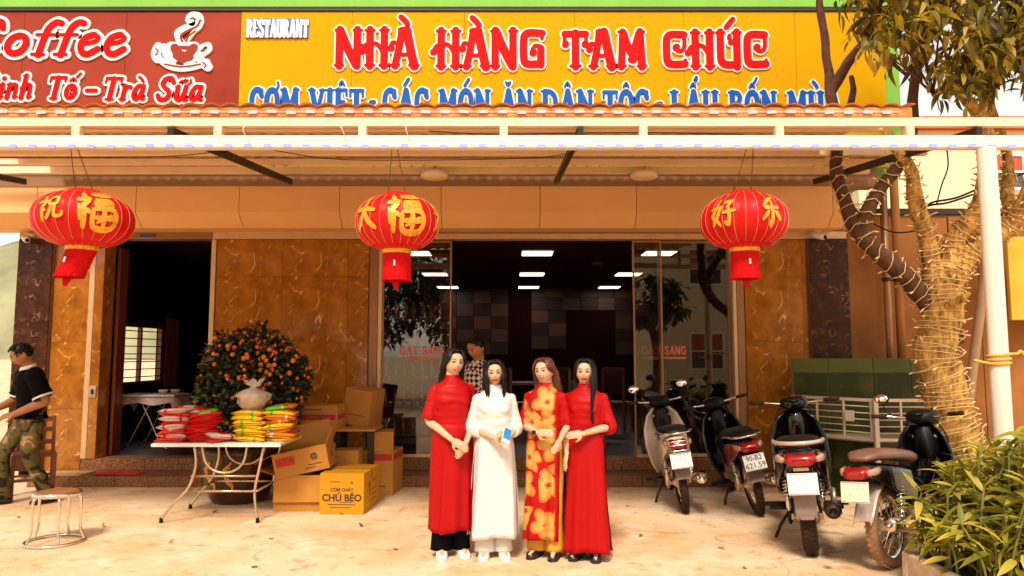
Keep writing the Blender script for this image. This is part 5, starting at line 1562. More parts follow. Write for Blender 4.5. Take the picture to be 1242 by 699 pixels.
def motorbike(label, contact, heading, lean, style, C):
    t = thing('motorbike', label, 'motorbike', (contact.x, contact.y, 0), 0, 'motorbikes parked by the entrance')
    t.rotation_mode = 'ZYX'
    t.rotation_euler = (-lean, 0, heading)
    t.rotation_mode = 'XYZ'
    t.rotation_euler = (Matrix.Rotation(heading, 3, 'Z') @ Matrix.Rotation(-lean, 3, 'X')).to_euler()
    sc_ = style == 'scooter'
    if sc_: t.scale = (1.07, 1.07, 1.07)
    r = .255 if sc_ else .285
    tw = .105 if sc_ else .078
    wb = 1.27 if sc_ else 1.21
    wheel(t, 0, r, tw, not sc_, C.get('tyre', MT['rubber'])); wheel(t, wb, r, tw * .85, not sc_, MT['rubber'])
    body = C['body']
    # tail and seat base
    w = MB()
    if sc_:
        loft(w, [(-.36, 0, .73, .05, .035, 2.4), (-.30, 0, .72, .10, .06, 2.6), (-.1, 0, .66, .155, .10, 2.8), (.15, 0, .57, .175, .155, 3), (.40, 0, .50, .17, .17, 3), (.55, 0, .42, .15, .14, 3), (.70, 0, .33, .15, .06, 3), (.90, 0, .32, .16, .05, 3)])
    else:
        loft(w, [(-.36, 0, .70, .045, .03, 2.4), (-.30, 0, .70, .085, .05, 2.6), (-.1, 0, .66, .115, .075, 2.8), (.15, 0, .60, .12, .10, 3), (.38, 0, .56, .10, .11, 3), (.56, 0, .47, .055, .085, 3), (.75, 0, .48, .05, .07, 3), (.92, 0, .62, .055, .09, 3), (1.0, 0, .76, .06, .07, 3)])
    w.build('body_cover', body, t)
    w = MB(); hw = .135 if sc_ else .115
    loft(w, [(-.30, 0, .775, .06, .018, 2.5), (-.2, 0, .79, hw, .04, 2.6), (0, 0, .785, hw + .015, .045, 2.8), (.2, 0, .765, hw + .015, .045, 2.8), (.42, 0, .735, hw - .01, .045, 2.8), (.56, 0, .715, .07, .035, 2.6)])
    w.build('seat', C.get('seat', MT['vinyl']), t)
    # side panels
    for s in (-1, 1):
        w = MB()
        if sc_: loft(w, [(-.28, s * .115, .68, .012, .05, 2.5), (.0, s * .165, .60, .016, .11, 2.6), (.30, s * .178, .52, .018, .15, 2.8), (.55, s * .155, .40, .014, .09, 2.6)], 14)
        else: loft(w, [(-.28, s * .09, .68, .010, .035, 2.5), (-.05, s * .122, .62, .014, .085, 2.6), (.22, s * .124, .55, .014, .12, 2.6), (.48, s * .10, .48, .012, .08, 2.6)], 14)
        w.build('side_panel', C.get('panel', body), t)
    # tail light with indicators
    zt_ = .715 if sc_ else .70
    w = MB(); loft(w, [(-.405, 0, zt_ - .03, .04, .018, 3), (-.395, 0, zt_ - .022, .075 if not sc_ else .09, .035, 3.2), (-.33, 0, zt_ - .01, .09 if not sc_ else .11, .045, 3), (-.28, 0, zt_, .075, .04, 3)]); tl = w.build('tail_light', MT['tail'], t)
    for s in (-1, 1):
        w = MB(); loft(w, [(-.37, s * (.085 if not sc_ else .11), zt_ - .015, .015, .019, 2.6), (-.32, s * (.11 if not sc_ else .14), zt_ - .008, .020, .024, 2.6), (-.26, s * .115, zt_, .018, .025, 2.6)], 12); w.build('indicator', MT['amber'], t)
    # grab rail
    w = MB(); w.smooth = True
    if C.get('rail', True):
        zz = .80 if sc_ else .775
        w.tube(smooth_path([(.12, -.15, zz - .05), (-.1, -.165, zz), (-.30, -.14, zz + .01), (-.40, -.06, zz + .012), (-.40, .06, zz + .012), (-.30, .14, zz + .01), (-.1, .165, zz), (.12, .15, zz - .05)], 5), .014 if sc_ else .010, 8)
        w.build('grab_rail', C.get('railmat', MT['chrome']), t)
    if C.get('lightguard'):
        for z in (-.055, -.005, .03):
            w = MB(); w.smooth = True; w.tube(smooth_path([(-.33, -.10, zt_ + z), (-.42, -.085, zt_ + z - .01), (-.43, 0, zt_ + z - .01), (-.42, .085, zt_ + z - .01), (-.33, .10, zt_ + z)], 4), .005, 6); w.build('light_guard_bar', MT['chrome'], t)
    # rear mudguard following the wheel
    w = MB(); w.smooth = True; fm = C.get('flap', MT['mauve']); rs = []
    for i in range(9):
        a = radians(60 + i * 13); rr = r + .045 + (.02 if i > 7 else 0)
        hwf = .06 + (.012 * sin(i * .35)); cx, cz = rr * cos(a), r + rr * sin(a)
        if i >= 8: cx -= .02 * (i - 7); cz -= .012 * (i - 7)
        rs.append([Vector((cx - .02 * (abs(k) == 3), hwf * k / 3, cz - .022 * (abs(k) == 3))) for k in range(-3, 4)])
    w.rings(rs, cap=False, closed=False)
    fo = w.build('rear_mudguard', fm, t)
    md = fo.modifiers.new('thick', 'SOLIDIFY'); md.thickness = .006
    if sc_ or C.get('flap2'):
        w = MB(); w.prism([(-.075, .60), (.075, .60), (.068, .34), (.04, .30), (-.04, .30), (-.068, .34)], 0, .008, 'yz'); o = w.build('mud_flap', fm, t, bevel=.006); o.location = (-.36, 0, 0); o.rotation_euler = (0, radians(6), 0)
        w = MB(); w.span((-.372, -.05, .625), (-.36, .05, .65)); w.build('plate_lamp', MT['alu'], t, bevel=.004)
        w = MB(); w.span((-.374, -.055, .592), (-.366, .055, .612)); w.build('reflector', MT['tail'], t, bevel=.002)
    plate(t, C.get('px', -.415), C.get('pz', .565), radians(C.get('pt', 12)), C['plate'], m=C.get('platemat'), faded=C.get('faded', 0))
    w = MB(); w.bar((C.get('px', -.415) + .01, 0, C.get('pz', .565)), (-.30, 0, .66), .06, .02); w.build('plate_bracket', MT['black'], t)
    # running gear
    for s in (-1, 1):
        shock(t, (.05, s * .115, .60), (-.015, s * .115, .30), C.get('spring', MT['chrome']))
        w = MB(); w.bar((0, s * .095, r), (.48, s * .085, r + .05), .022, .045); w.build('swing_arm', MT['alu'], t, bevel=.006)
    w = MB(); loft(w, [(.02, .115, r + .0, .016, .055, 3), (.2, .115, r + .015, .018, .05, 3), (.42, .10, r + .04, .018, .06, 3)], 14); w.build('chain_case', MT['alu'] if not sc_ else MT['black'], t)
    w = MB(); loft(w, [(.30, 0, .34, .09, .07, 3), (.42, 0, .34, .13, .10, 3), (.58, 0, .34, .12, .095, 3), (.72, 0, .36, .06, .06, 3)], 18); en = w.build('engine', MT['alu'], t)
    w = MB(); w.smooth = True; w.lathe([(.0, .0), (.03, .0), (.075, -.012), (.08, -.03), (.07, -.04)], (.42 if not sc_ else .16, -.14 - (.03 if sc_ else 0), .35), 22, axis='y'); w.build('crank_cover', MT['alu'], en)
    # exhaust on the right
    w = MB(); w.smooth = True
    ex0 = Vector((-.34, -.165, .355)); w.tube([(.62, -.06, .26), (.45, -.12, .22), (.2, -.15, .27), (.08, -.158, .295), (-.05, -.162, .315), (-.30, -.165, .35), (-.34, -.165, .355)], [.018, .018, .02, .042, .052, .052, .045], 14)
    xo = w.build('exhaust', C.get('exhaust', MT['chrome']), t)
    w = MB(); w.smooth = True; w.tube([(-.335, -.165, .355), (-.385, -.165, .362)], [.026, .026], 12, cap=False); w.build('exhaust_tip', MT['alu'], xo)
    w = MB(); w.bar((-.22, -.222, .342), (.02, -.215, .312), .004, .06); w.build('heat_shield', MT['chrome'], xo, bevel=.004)
    # foot pegs and stand
    for s in (-1, 1):
        w = MB(); w.smooth = True; w.tube([(.12, s * .10, .30), (.12, s * .25, .30)], .016, 8); w.build('foot_peg', MT['black'], t)
        w = MB(); w.smooth = True; w.tube([(.48, s * .10, .26), (.48, s * .30, .26)], .018, 8); w.build('foot_peg', MT['black'], t)
    w = MB(); w.smooth = True
    zl = .0
    w.tube([(.50, .09, .25), (.44, .20, .11), (.40, .265, .262 * math.tan(lean) * -1 + .012)], .012, 8); w.build('side_stand', MT['darksteel'], t)
    # front: fork, shield, bars, headlight, dash
    for s in (-1, 1):
        w = MB(); w.smooth = True; w.tube([(wb, s * .075, r), (wb - .27, s * .075, .86)], [.018, .022], 10); w.build('fork_leg', MT['alu'], t)
    w = MB(); w.smooth = True; rs = []
    for i in range(9):
        a = radians(35 + i * 16); rr = r + .035; rs.append([Vector((wb + rr * cos(a), .055 * k / 3, r + rr * sin(a) - .02 * (abs(k) == 3))) for k in range(-3, 4)])
    w.rings(rs, cap=False, closed=False); o = w.build('front_mudguard', body, t); md = o.modifiers.new('thick', 'SOLIDIFY'); md.thickness = .005
    sh = C.get('shield', body)
    for s in (-1, 1):
        w = MB(); w.smooth = True; rs = []
        for z, x, y0, y1 in ((.28, .74, .07, .15), (.38, .80, .07, .195), (.55, .86, .07, .225), (.72, .90, .06, .215), (.86, .93, .04, .16), (.93, .94, .01, .09)):
            ring = []
            for k in range(7):
                f = k / 6; y = y0 + (y1 - y0) * f
                ring.append(Vector((x + .09 * (1 - f) - .05 * f * f, s * y, z)))
            rs.append(ring)
        w.rings(rs, cap=False, closed=False); o = w.build('leg_shield', sh, t); md = o.modifiers.new('thick', 'SOLIDIFY'); md.thickness = .012; md.offset = 0
    w = MB(); loft(w, [(.88, 0, .78, .05, .15, 2.6), (.95, 0, .80, .10, .14, 2.6), (1.04, 0, .80, .09, .12, 2.6), (1.10, 0, .78, .04, .07, 2.6)], 18); w.build('front_cowl', C.get('cowl', body), t)
    w = MB(); loft(w, [(.84, 0, .99, .05, .035, 2.5), (.90, 0, 1.0, .11, .055, 2.6), (1.0, 0, .99, .12, .065, 2.6), (1.09, 0, .97, .06, .05, 2.4)], 18); hc = w.build('handlebar_cowl', C.get('cowl', body), t)
    w = MB(); w.smooth = True; w.lathe([(0, .004), (.05, .003), (.055, -.01)], (.85, 0, 1.03), 20); o = w.build('dash', MT['black'], hc)
    w = MB(); w.smooth = True; w.ball((1.07, 0, .975), (.035, .065, .045), 16, 10); w.build('headlight', MT['amber'], hc)
    for s in (-1, 1):
        w = MB(); w.smooth = True
        w.tube(smooth_path([(.92, s * .05, .99), (.90, s * .16, 1.0), (.86, s * .25, 1.015), (.82, s * .34, 1.02)], 4), .012, 8); hb_ = w.build('handlebar', MT['chrome'], t)
        w = MB(); w.smooth = True; w.tube([(.866, s * .235, 1.013), (.817, s * .345, 1.021)], .017, 10); w.build('grip', MT['rubber'], hb_)
        w = MB(); w.smooth = True; w.tube(smooth_path([(.90, s * .19, 1.0), (.92, s * .25, 1.0), (.88, s * .34, 1.01)], 4), .006, 6); w.build('brake_lever', MT['chrome'], hb_)
    for s, on in zip((1, -1), C['mirrors']):
        if on: mirror(t, (.89, s * .17, 1.01), (.86, s * (.24 + .02 * on), 1.13), radians(8), C.get('mirrorback', MT['black']))
    w = MB(); w.smooth = True; w.tube(smooth_path([(.93, .1, .98), (.97, .16, .85), (.98, .13, .65), (.95, .06, .5)], 5), .005, 6); w.tube(smooth_path([(.93, -.1, .98), (.99, -.15, .82), (.98, -.12, .62)], 5), .005, 6); w.build('cable', MT['black'], t)
    return t


NP = lambda a, b2: [(a, .033, .06), (b2, -.03, .066)]
motorbike('cream white motorbike with chrome tail guard parked before the open glass doors', onground(831, 621), radians(84), radians(8), 'under',
          dict(body=MT['creampaint'], panel=MT['creampaint'], cowl=MT['black'], mirrors=(1, 1), plate=[], faded=4, lightguard=True, mirrorback=MT['chrome'], pz=.545))
motorbike('black motorbike with dark red side panels and plate ending in 59', onground(921, 624), radians(85), radians(13), 'under',
          dict(body=MT['blackpaint'], panel=MT['redpaint'], cowl=MT['black'], shield=MT['blackpaint'], mirrors=(0, 0), plate=NP('90-B2', '621.59'), pz=.555))
motorbike('glossy black scooter with a pale grab rail and wide grey mud flap', onground(985, 672), radians(69), radians(5), 'scooter',
          dict(body=MT['blackpaint'], cowl=MT['blackpaint'], mirrors=(0, 0), plate=[], faded=5, railmat=MT['silverpaint'], exhaust=MT['darksteel'], pz=.545, px=-.395))
MT['dust'] = mat('dusty tyre rubber', (.30, .16, .075), .9, var=.3, vs_=14, bump=.3, bs=60)
motorbike('mud splashed motorbike with spoked wheels and silver mudguard beside the bush', onground(1083, 689), radians(41), radians(6), 'under',
          dict(body=MT['blackpaint'], panel=MT['blackpaint'], cowl=MT['black'], seat=MT['brownvinyl'], mirrors=(1, 0), plate=[], faded=9, tyre=MT['dust'], flap=MT['silverpaint'], rail=False, platemat=mat('yellowed plate', (.78, .70, .50), .5, var=.1), pz=.565))

# ------------------------------------------------------------------ right side: yard wall, pipes, tank, neighbour
MT['yardwall'] = mat('brown rendered wall', (.34, .135, .04), .9, spec=.1, var=.22, vs_=1.2, bump=.15, bs=12, objvar=.12, col2=(.24, .10, .04), c2pos=(.5, .8), c2s=1.6)
YD = thing('yard_wall', 'tall brown sheet wall running beside the restaurant on the right', 'wall', (6, 9.0, 0))
zY = zat(262, 9.0)
xs = [wx(1030, 9.0) + .0, wx(1078, 9.0), wx(1158, 9.0), wx(1192, 9.0), wx(1250, 9.0), wx(1340, 9.0), wx(1440, 9.0)]
for a, b_ in zip(xs[:-1], xs[1:]):
    w = MB(); w.span((a + .004, 9.0 + RN.uniform(-.012, .012), 0), (b_ - .004, 9.12, zY + RN.uniform(-.01, .01))); under(w.build('wall_panel', MT['yardwall'], bevel=.006), YD)
w = MB(); w.span((xs[0], 8.97, zY + .012), (xs[-1], 9.16, zY + .09)); under(w.build('wall_cap', MT['darksteel'], bevel=.006), YD)
for px, r, m, lab in ((1080, .045, MT['bronze'], 'left brown downpipe of the pair beside the dark pillar'), (1094, .05, MT['yardwall'], 'right brown downpipe of the pair beside the dark pillar')):
    w = MB(); w.smooth = True; x = wx(px, 8.75)
    w.tube([(x, 8.75, 0), (x, 8.75, 3.9)], r, 14)
    DP = thing('downpipe', lab, 'pipe', (x, 8.75, 0), 0, 'downpipes beside the pillar')
    under(w.build('pipe', m), DP)
    for z in (1.2, 2.4):
        w = MB(); w.lathe([(r + .012, -.02), (r + .012, .02)], (x, 8.75, z), 14, cap=True); under(w.build('bracket', MT['darksteel']), DP)
w = MB(); w.smooth = True
w.tube(smooth_path([at(1196, 320, 8.7), at(1186, 400, 8.6), at(1176, 480, 8.5), at(1172, 560, 8.45)], 6), .055, 10)
tag(w.build('drain_hose', mat('pale hose', (.45, .26, .13), .6, var=.15)), 'thick pale hose leaning down the yard wall behind the white pole', 'hose')
# yellow panel at the far right
w = MB(); w.span((wx(1230, 8.6), 8.6, 1.9), (wx(1330, 8.6), 8.66, 2.9)); tag(w.build('yellow_board', mat('yellow board', (.72, .46, .03), .6, var=.08), bevel=.01), 'yellow board hung on the yard wall at the right edge', 'board')
w = MB(); w.span((wx(1140, 8.2), 8.35, .7), (wx(1166, 8.2), 8.4, 1.5)); wb_ = w.build('notice_board', MT['printred'], bevel=.004)
tag(wb_, 'small red notice board with a white edge behind the tree trunk', 'board')
w = MB(); w.span((wx(1166, 8.2) + .002, 8.345, .68), (wx(1166, 8.2) + .04, 8.405, 1.52)); w.build('frame', MT['white'], wb_)

# green tiled fish tank with a steel grille
MT['gtile'] = mat('dark green tile', (.016, .024, .002), .25, spec=.3, var=.2, vs_=4, objvar=.2, col2=(.07, .05, .01), c2pos=(.5, .8), c2s=3)
MT['gtile2'] = mat('pale green tile', (.075, .085, .012), .3, spec=.3, var=.15, vs_=4, objvar=.12)
MT['grout'] = mat('tile grout', (.30, .22, .10), .9)
TK = thing('fish_tank', 'green tiled fish tank with a pale steel grille in front of the pillar', 'tank', (wx(1057, 7.5), 7.5, 0))
def tp_(mb, name, m, bevel=0, smooth=None): return under(mb.build(name, m, bevel=bevel, smooth=smooth), TK)
yb_ = 8.28
xa, xm, xc = wx(962, yb_), wx(1057, 7.5), wx(1148, 7.5)
zb1, zb0 = zat(435, yb_), zat(452, yb_)
w = MB(); w.span((xa, yb_ + .012, 0), (wx(1150, yb_), yb_ + .08, zb1 - .002)); tp_(w, 'back_wall', MT['grout'])
ex = [xa] + [wx(p, yb_) for p in (1004, 1058, 1104, 1150)]
for a, b_ in zip(ex[:-1], ex[1:]):
    w = MB(); w.span((a + .004, yb_, zb0 + .003), (b_ - .004, yb_ + .012, zb1)); tp_(w, 'tile', MT['gtile2'], .002)
    w = MB(); w.span((a + .004, yb_, .62), (b_ - .004, yb_ + .012, zb0 - .003)); tp_(w, 'tile', MT['gtile'], .002)
# lower body: left flank slants out to the corner, then a straight front
A, Bq, Cq = Vector((xa - .05, 8.2, 0)), Vector((xm, 7.5, 0)), Vector((xc, 7.5, 0))
hz = .60
w = MB(); w.add([A, Bq, Cq, (xc, yb_, 0), (xa - .05, yb_, 0), A + Vector((0, 0, hz)), Bq + Vector((0, 0, hz)), Cq + Vector((0, 0, hz)), (xc, yb_, hz), (xa - .05, yb_, hz)],
               [(0, 1, 6, 5), (1, 2, 7, 6), (2, 3, 8, 7), (3, 4, 9, 8), (4, 0, 5, 9), (5, 6, 7, 8, 9)]); tp_(w, 'tank_body', MT['grout'])
for P0, P1, k in ((A, Bq, 4), (Bq, Cq, 3)):
    d = (P1 - P0); L_ = d.length; d = d / L_; nn = Vector((d.y, -d.x, 0))
    for i in range(k):
        for z0, z1 in ((.01, .30), (.305, .595)):
            c = P0 + d * (L_ * (i + .5) / k) + nn * .008 + Vector((0, 0, (z0 + z1) / 2))
            w = MB(); w.box((0, 0, 0), (L_ / k - .006, .012, z1 - z0 - .005)); o = w.build('tile', MT['gtile'], bevel=.002); o.location = c; o.rotation_euler = (0, 0, atan2(d.y, d.x)); under(o, TK)
zg1 = zat(486, 7.45)
MT['grille'] = mat('cream grille paint', (.66, .52, .38), .45, .2, var=.12)
for P0, P1 in ((A, Bq), (Bq, Cq)):
    d = (P1 - P0); nn = Vector((d.y, -d.x, 0)).normalized() * .03
    q0, q1 = P0 + nn, P1 + nn
    for z, th in ((zg1, .032), (.63, .03)):
        w = MB(); w.bar(q0 + Vector((0, 0, z)), q1 + Vector((0, 0, z)), .025, th); tp_(w, 'grille_rail', MT['grille'], .003)
    for i in range(1, 6):
        z = .63 + (zg1 - .63) * i / 6
        w = MB(); w.smooth = True; w.tube([q0 + Vector((0, 0, z)), q1 + Vector((0, 0, z))], .007, 6); tp_(w, 'grille_bar', MT['grille'])
    for f in (.02, .33, .66, .98):
        w = MB(); w.bar(q0.lerp(q1, f) + Vector((0, 0, .63)), q0.lerp(q1, f) + Vector((0, 0, zg1)), .022, .022, up=(0, 1, 0)); tp_(w, 'grille_post', MT['grille'], .003)
w = MB(); w.bar(Bq + Vector((-.01, -.05, 0)), Bq + Vector((-.01, -.05, zg1 + .02)), .045, .045, up=(0, 1, 0)); tp_(w, 'grille_post', MT['grille'], .004)
w = MB(); c = A.lerp(Bq, .72) + Vector((-.03, -.05, .86)); w.box((0, 0, 0), (.09, .04, .11)); o = w.build('latch_box', MT['grille'], bevel=.006); o.location = c; o.rotation_euler = (0, 0, -.6); under(o, TK)
# green cloth hanging near the fourth bike
w = MB(); w.smooth = True
p = at(1108, 545, 6.6)
w.rings([[Vector((p.x - .10 + .03 * k + .01 * sin(i), p.y - .02 * sin(k * 1.3), p.z + .17 - .06 * i)) for k in range(7)] for i in range(6)], cap=False, closed=False)
o = w.build('green_cloth', mat('green cloth', (.02, .20, .05), .8, var=.2, vs_=12)); md = o.modifiers.new('thick', 'SOLIDIFY'); md.thickness = .004
tag(o, 'small green cloth hung behind the muddy motorbike', 'cloth')
# yellow rope knotted round the white pole
w = MB(); w.smooth = True
px_, py2 = xp, 5.12; zz = zat(445, 5.12)
pts = [(px_ + .068 * cos(a * .5), py2 + .068 * sin(a * .5), zz + .006 * a * .4) for a in range(0, 38)]
pts += [(px_ + .10 + .02 * i, py2 - .05, zz + .09 + .02 * sin(i * 1.5)) for i in range(14)]
w.tube(smooth_path(pts, 2), .011, 7)
w.tube(smooth_path([(px_ - .06, py2 - .04, zz + .02), (px_ - .12, py2 - .03, zz + .03), (px_ - .18, py2 - .01, zz + .045)], 4), .010, 7)
tag(w.build('rope', mat('yellow rope', (.72, .42, .06), .8, var=.15, vs_=30)), 'yellow rope knotted around the white awning pole', 'rope')
# cables near the tree
for i, pts in enumerate(([(1120, 258, 7.4), (1130, 246, 7.4), (1160, 240, 7.4), (1200, 224, 7.4), (1260, 205, 7.4)], [(1115, 262, 7.4), (1126, 250, 7.4), (1150, 246, 7.4), (1180, 236, 7.4)], [(1146, 168, 7.2), (1150, 200, 7.2), (1142, 225, 7.2), (1136, 248, 7.2)], [(1060, 272, 7.0), (1085, 282, 7.0), (1115, 280, 6.9)])):
    w = MB(); w.smooth = True; w.tube(smooth_path([at(*p) for p in pts], 5), .012 if i < 2 else .007, 6)
    tag(w.build('cable', MT['black']), ['thick black cable sagging past the tree at the right', 'shorter black cable looping below the thick cable', 'thin black cable hanging from the right rafter', 'thin black cable crossing behind the dark left limb'][i], 'cable', 'black cables around the tree')
# security cameras
for px, py, y, lab in ((34, 291, 8.68, 'small white security camera above the left dark pillar'), (991, 287, 8.66, 'small white security camera above the right dark pillar')):
    c = at(px, py, y); t = thing('security_camera', lab, 'camera', c)
    w = MB(); w.box((0, .03, .06), (.10, .06, .04)); w.build('bracket', MT['whitepaint'], t, bevel=.006)
    w = MB(); w.smooth = True; w.tube([(-.06, .02, .03), (.0, -.04, .0), (.05, -.09, -.02)], [.035, .037, .034], 12); w.build('camera_body', MT['white'], t)
    w = MB(); w.smooth = True; w.ball((.053, -.093, -.022), .024, 12, 8); w.build('lens', MT['black'], t)

# neighbouring houses and greenery behind the wall
MT['render'] = mat('pale render', (.80, .66, .42), .8, var=.06, vs_=.8)
MT['tiles_r'] = mat('red shutter', (.45, .07, .03), .6, var=.1)
MT['paneglass'] = mat('dark window glass', (.06, .05, .05), .08, var=.2)


def house(label, c, size, rz, wallm, roofm, wins, roof_h=1.0):
    t = thing('house', label, 'house', c, rz)
    L_, D_, H_ = size
    w = MB(); w.span((-L_ / 2, -D_ / 2, 0), (L_ / 2, D_ / 2, H_)); w.build('wall', wallm, t)
    w = MB(); w.prism([(-D_ / 2 - .4, H_ + .002), (D_ / 2 + .4, H_ + .002), (D_ / 2 + .4, H_ + .12), (0, H_ + roof_h), (-D_ / 2 - .4, H_ + .12)], -L_ / 2 - .4, L_ / 2 + .4, 'yz'); w.build('roof', roofm, t)
    for (x, z, ww, hh, m) in wins:
        w = MB(); f = .07
        for a, b2 in (((x - ww / 2 - f, z - hh / 2 - f), (x + ww / 2 + f, z - hh / 2)), ((x - ww / 2 - f, z + hh / 2), (x + ww / 2 + f, z + hh / 2 + f)), ((x - ww / 2 - f, z - hh / 2), (x - ww / 2, z + hh / 2)), ((x + ww / 2, z - hh / 2), (x + ww / 2 + f, z + hh / 2)), ((x - .03, z - hh / 2), (x + .03, z + hh / 2)), ((x - ww / 2, z - .025), (x - .03, z + .025)), ((x + .03, z - .025), (x + ww / 2, z + .025))):
            w.span((a[0], -D_ / 2 - .06, a[1]), (b2[0], -D_ / 2 - .001, b2[1]))
        wf_ = w.build('window', MT['white'], t)
        for sx in (-1, 1):
            for sz in (-1, 1):
                w = MB(); w.span((x + sx * .03, -D_ / 2 - .03, z + sz * .025), (x + sx * ww / 2, -D_ / 2 - .012, z + sz * hh / 2)); w.build('pane', m if sz > 0 else MT['paneglass'], wf_)
    return t


hb2 = at(1160, 330, 17)
house('pale rendered neighbour house with red paned windows behind the tree', (13.5, 20, 0), (10, 5, 7.0), radians(0), MT['render'], MT['roofred'], [(-1.35, zat(209, 17.5), .75, .78, MT['tiles_r']), (1.35, zat(209, 17.5), .9, .9, MT['tiles_r']), (3.4, 4.5, .9, .9, MT['tiles_r'])], 1.2)

# ------------------------------------------------------------------ people (local: faces -y, x to the viewer's right, z up; base height 1.6 m)
MT['skin'] = mat('fair skin', (.66, .41, .26), .5, var=.04, vs_=12, spec=.25, sss=.15)
MT['skin_tan'] = mat('tanned skin', (.38, .155, .06), .5, var=.07, vs_=12, spec=.35, sss=.1)
MT['hair_black'] = mat('black hair', (.006, .003, .002), .4, var=.3, vs_=20, spec=.3)
MT['hair_brown'] = mat('brown hair', (.085, .020, .008), .35, var=.5, vs_=14, col2=(.22, .07, .03), c2pos=(.5, .75), c2s=9)
MT['lips'] = mat('red lipstick', (.42, .018, .02), .35, var=.05)
MT['lips_m'] = mat('natural lips', (.34, .13, .09), .45, var=.05)
MT['eyewhite'] = mat('eye white', (.78, .72, .66), .25, var=0)
MT['iris'] = mat('dark iris', (.012, .006, .004), .15, var=0)
MT['redsilk'] = mat('red silk', (.40, .0015, .002), .55, var=.07, vs_=5, spec=.2, bump=.05, bs=14)
MT['whitesilk'] = mat('white silk', (.70, .68, .67), .5, var=.03, vs_=5, spec=.25, bump=.05, bs=14)
MT['blackcloth'] = mat('black cloth', (.003, .0025, .003), .9, var=.2, spec=.08)
MT['yellowsilk'] = mat('yellow silk', (.72, .36, .04), .5, var=.08, vs_=6, spec=.2)
MT['whiteshoe'] = mat('white shoe', (.80, .76, .72), .4, var=.05)
MT['blackshoe'] = mat('black shoe', (.015, .010, .010), .3, var=.1)
MT['tanpants'] = mat('tan trousers', (.42, .20, .05), .7, var=.1)


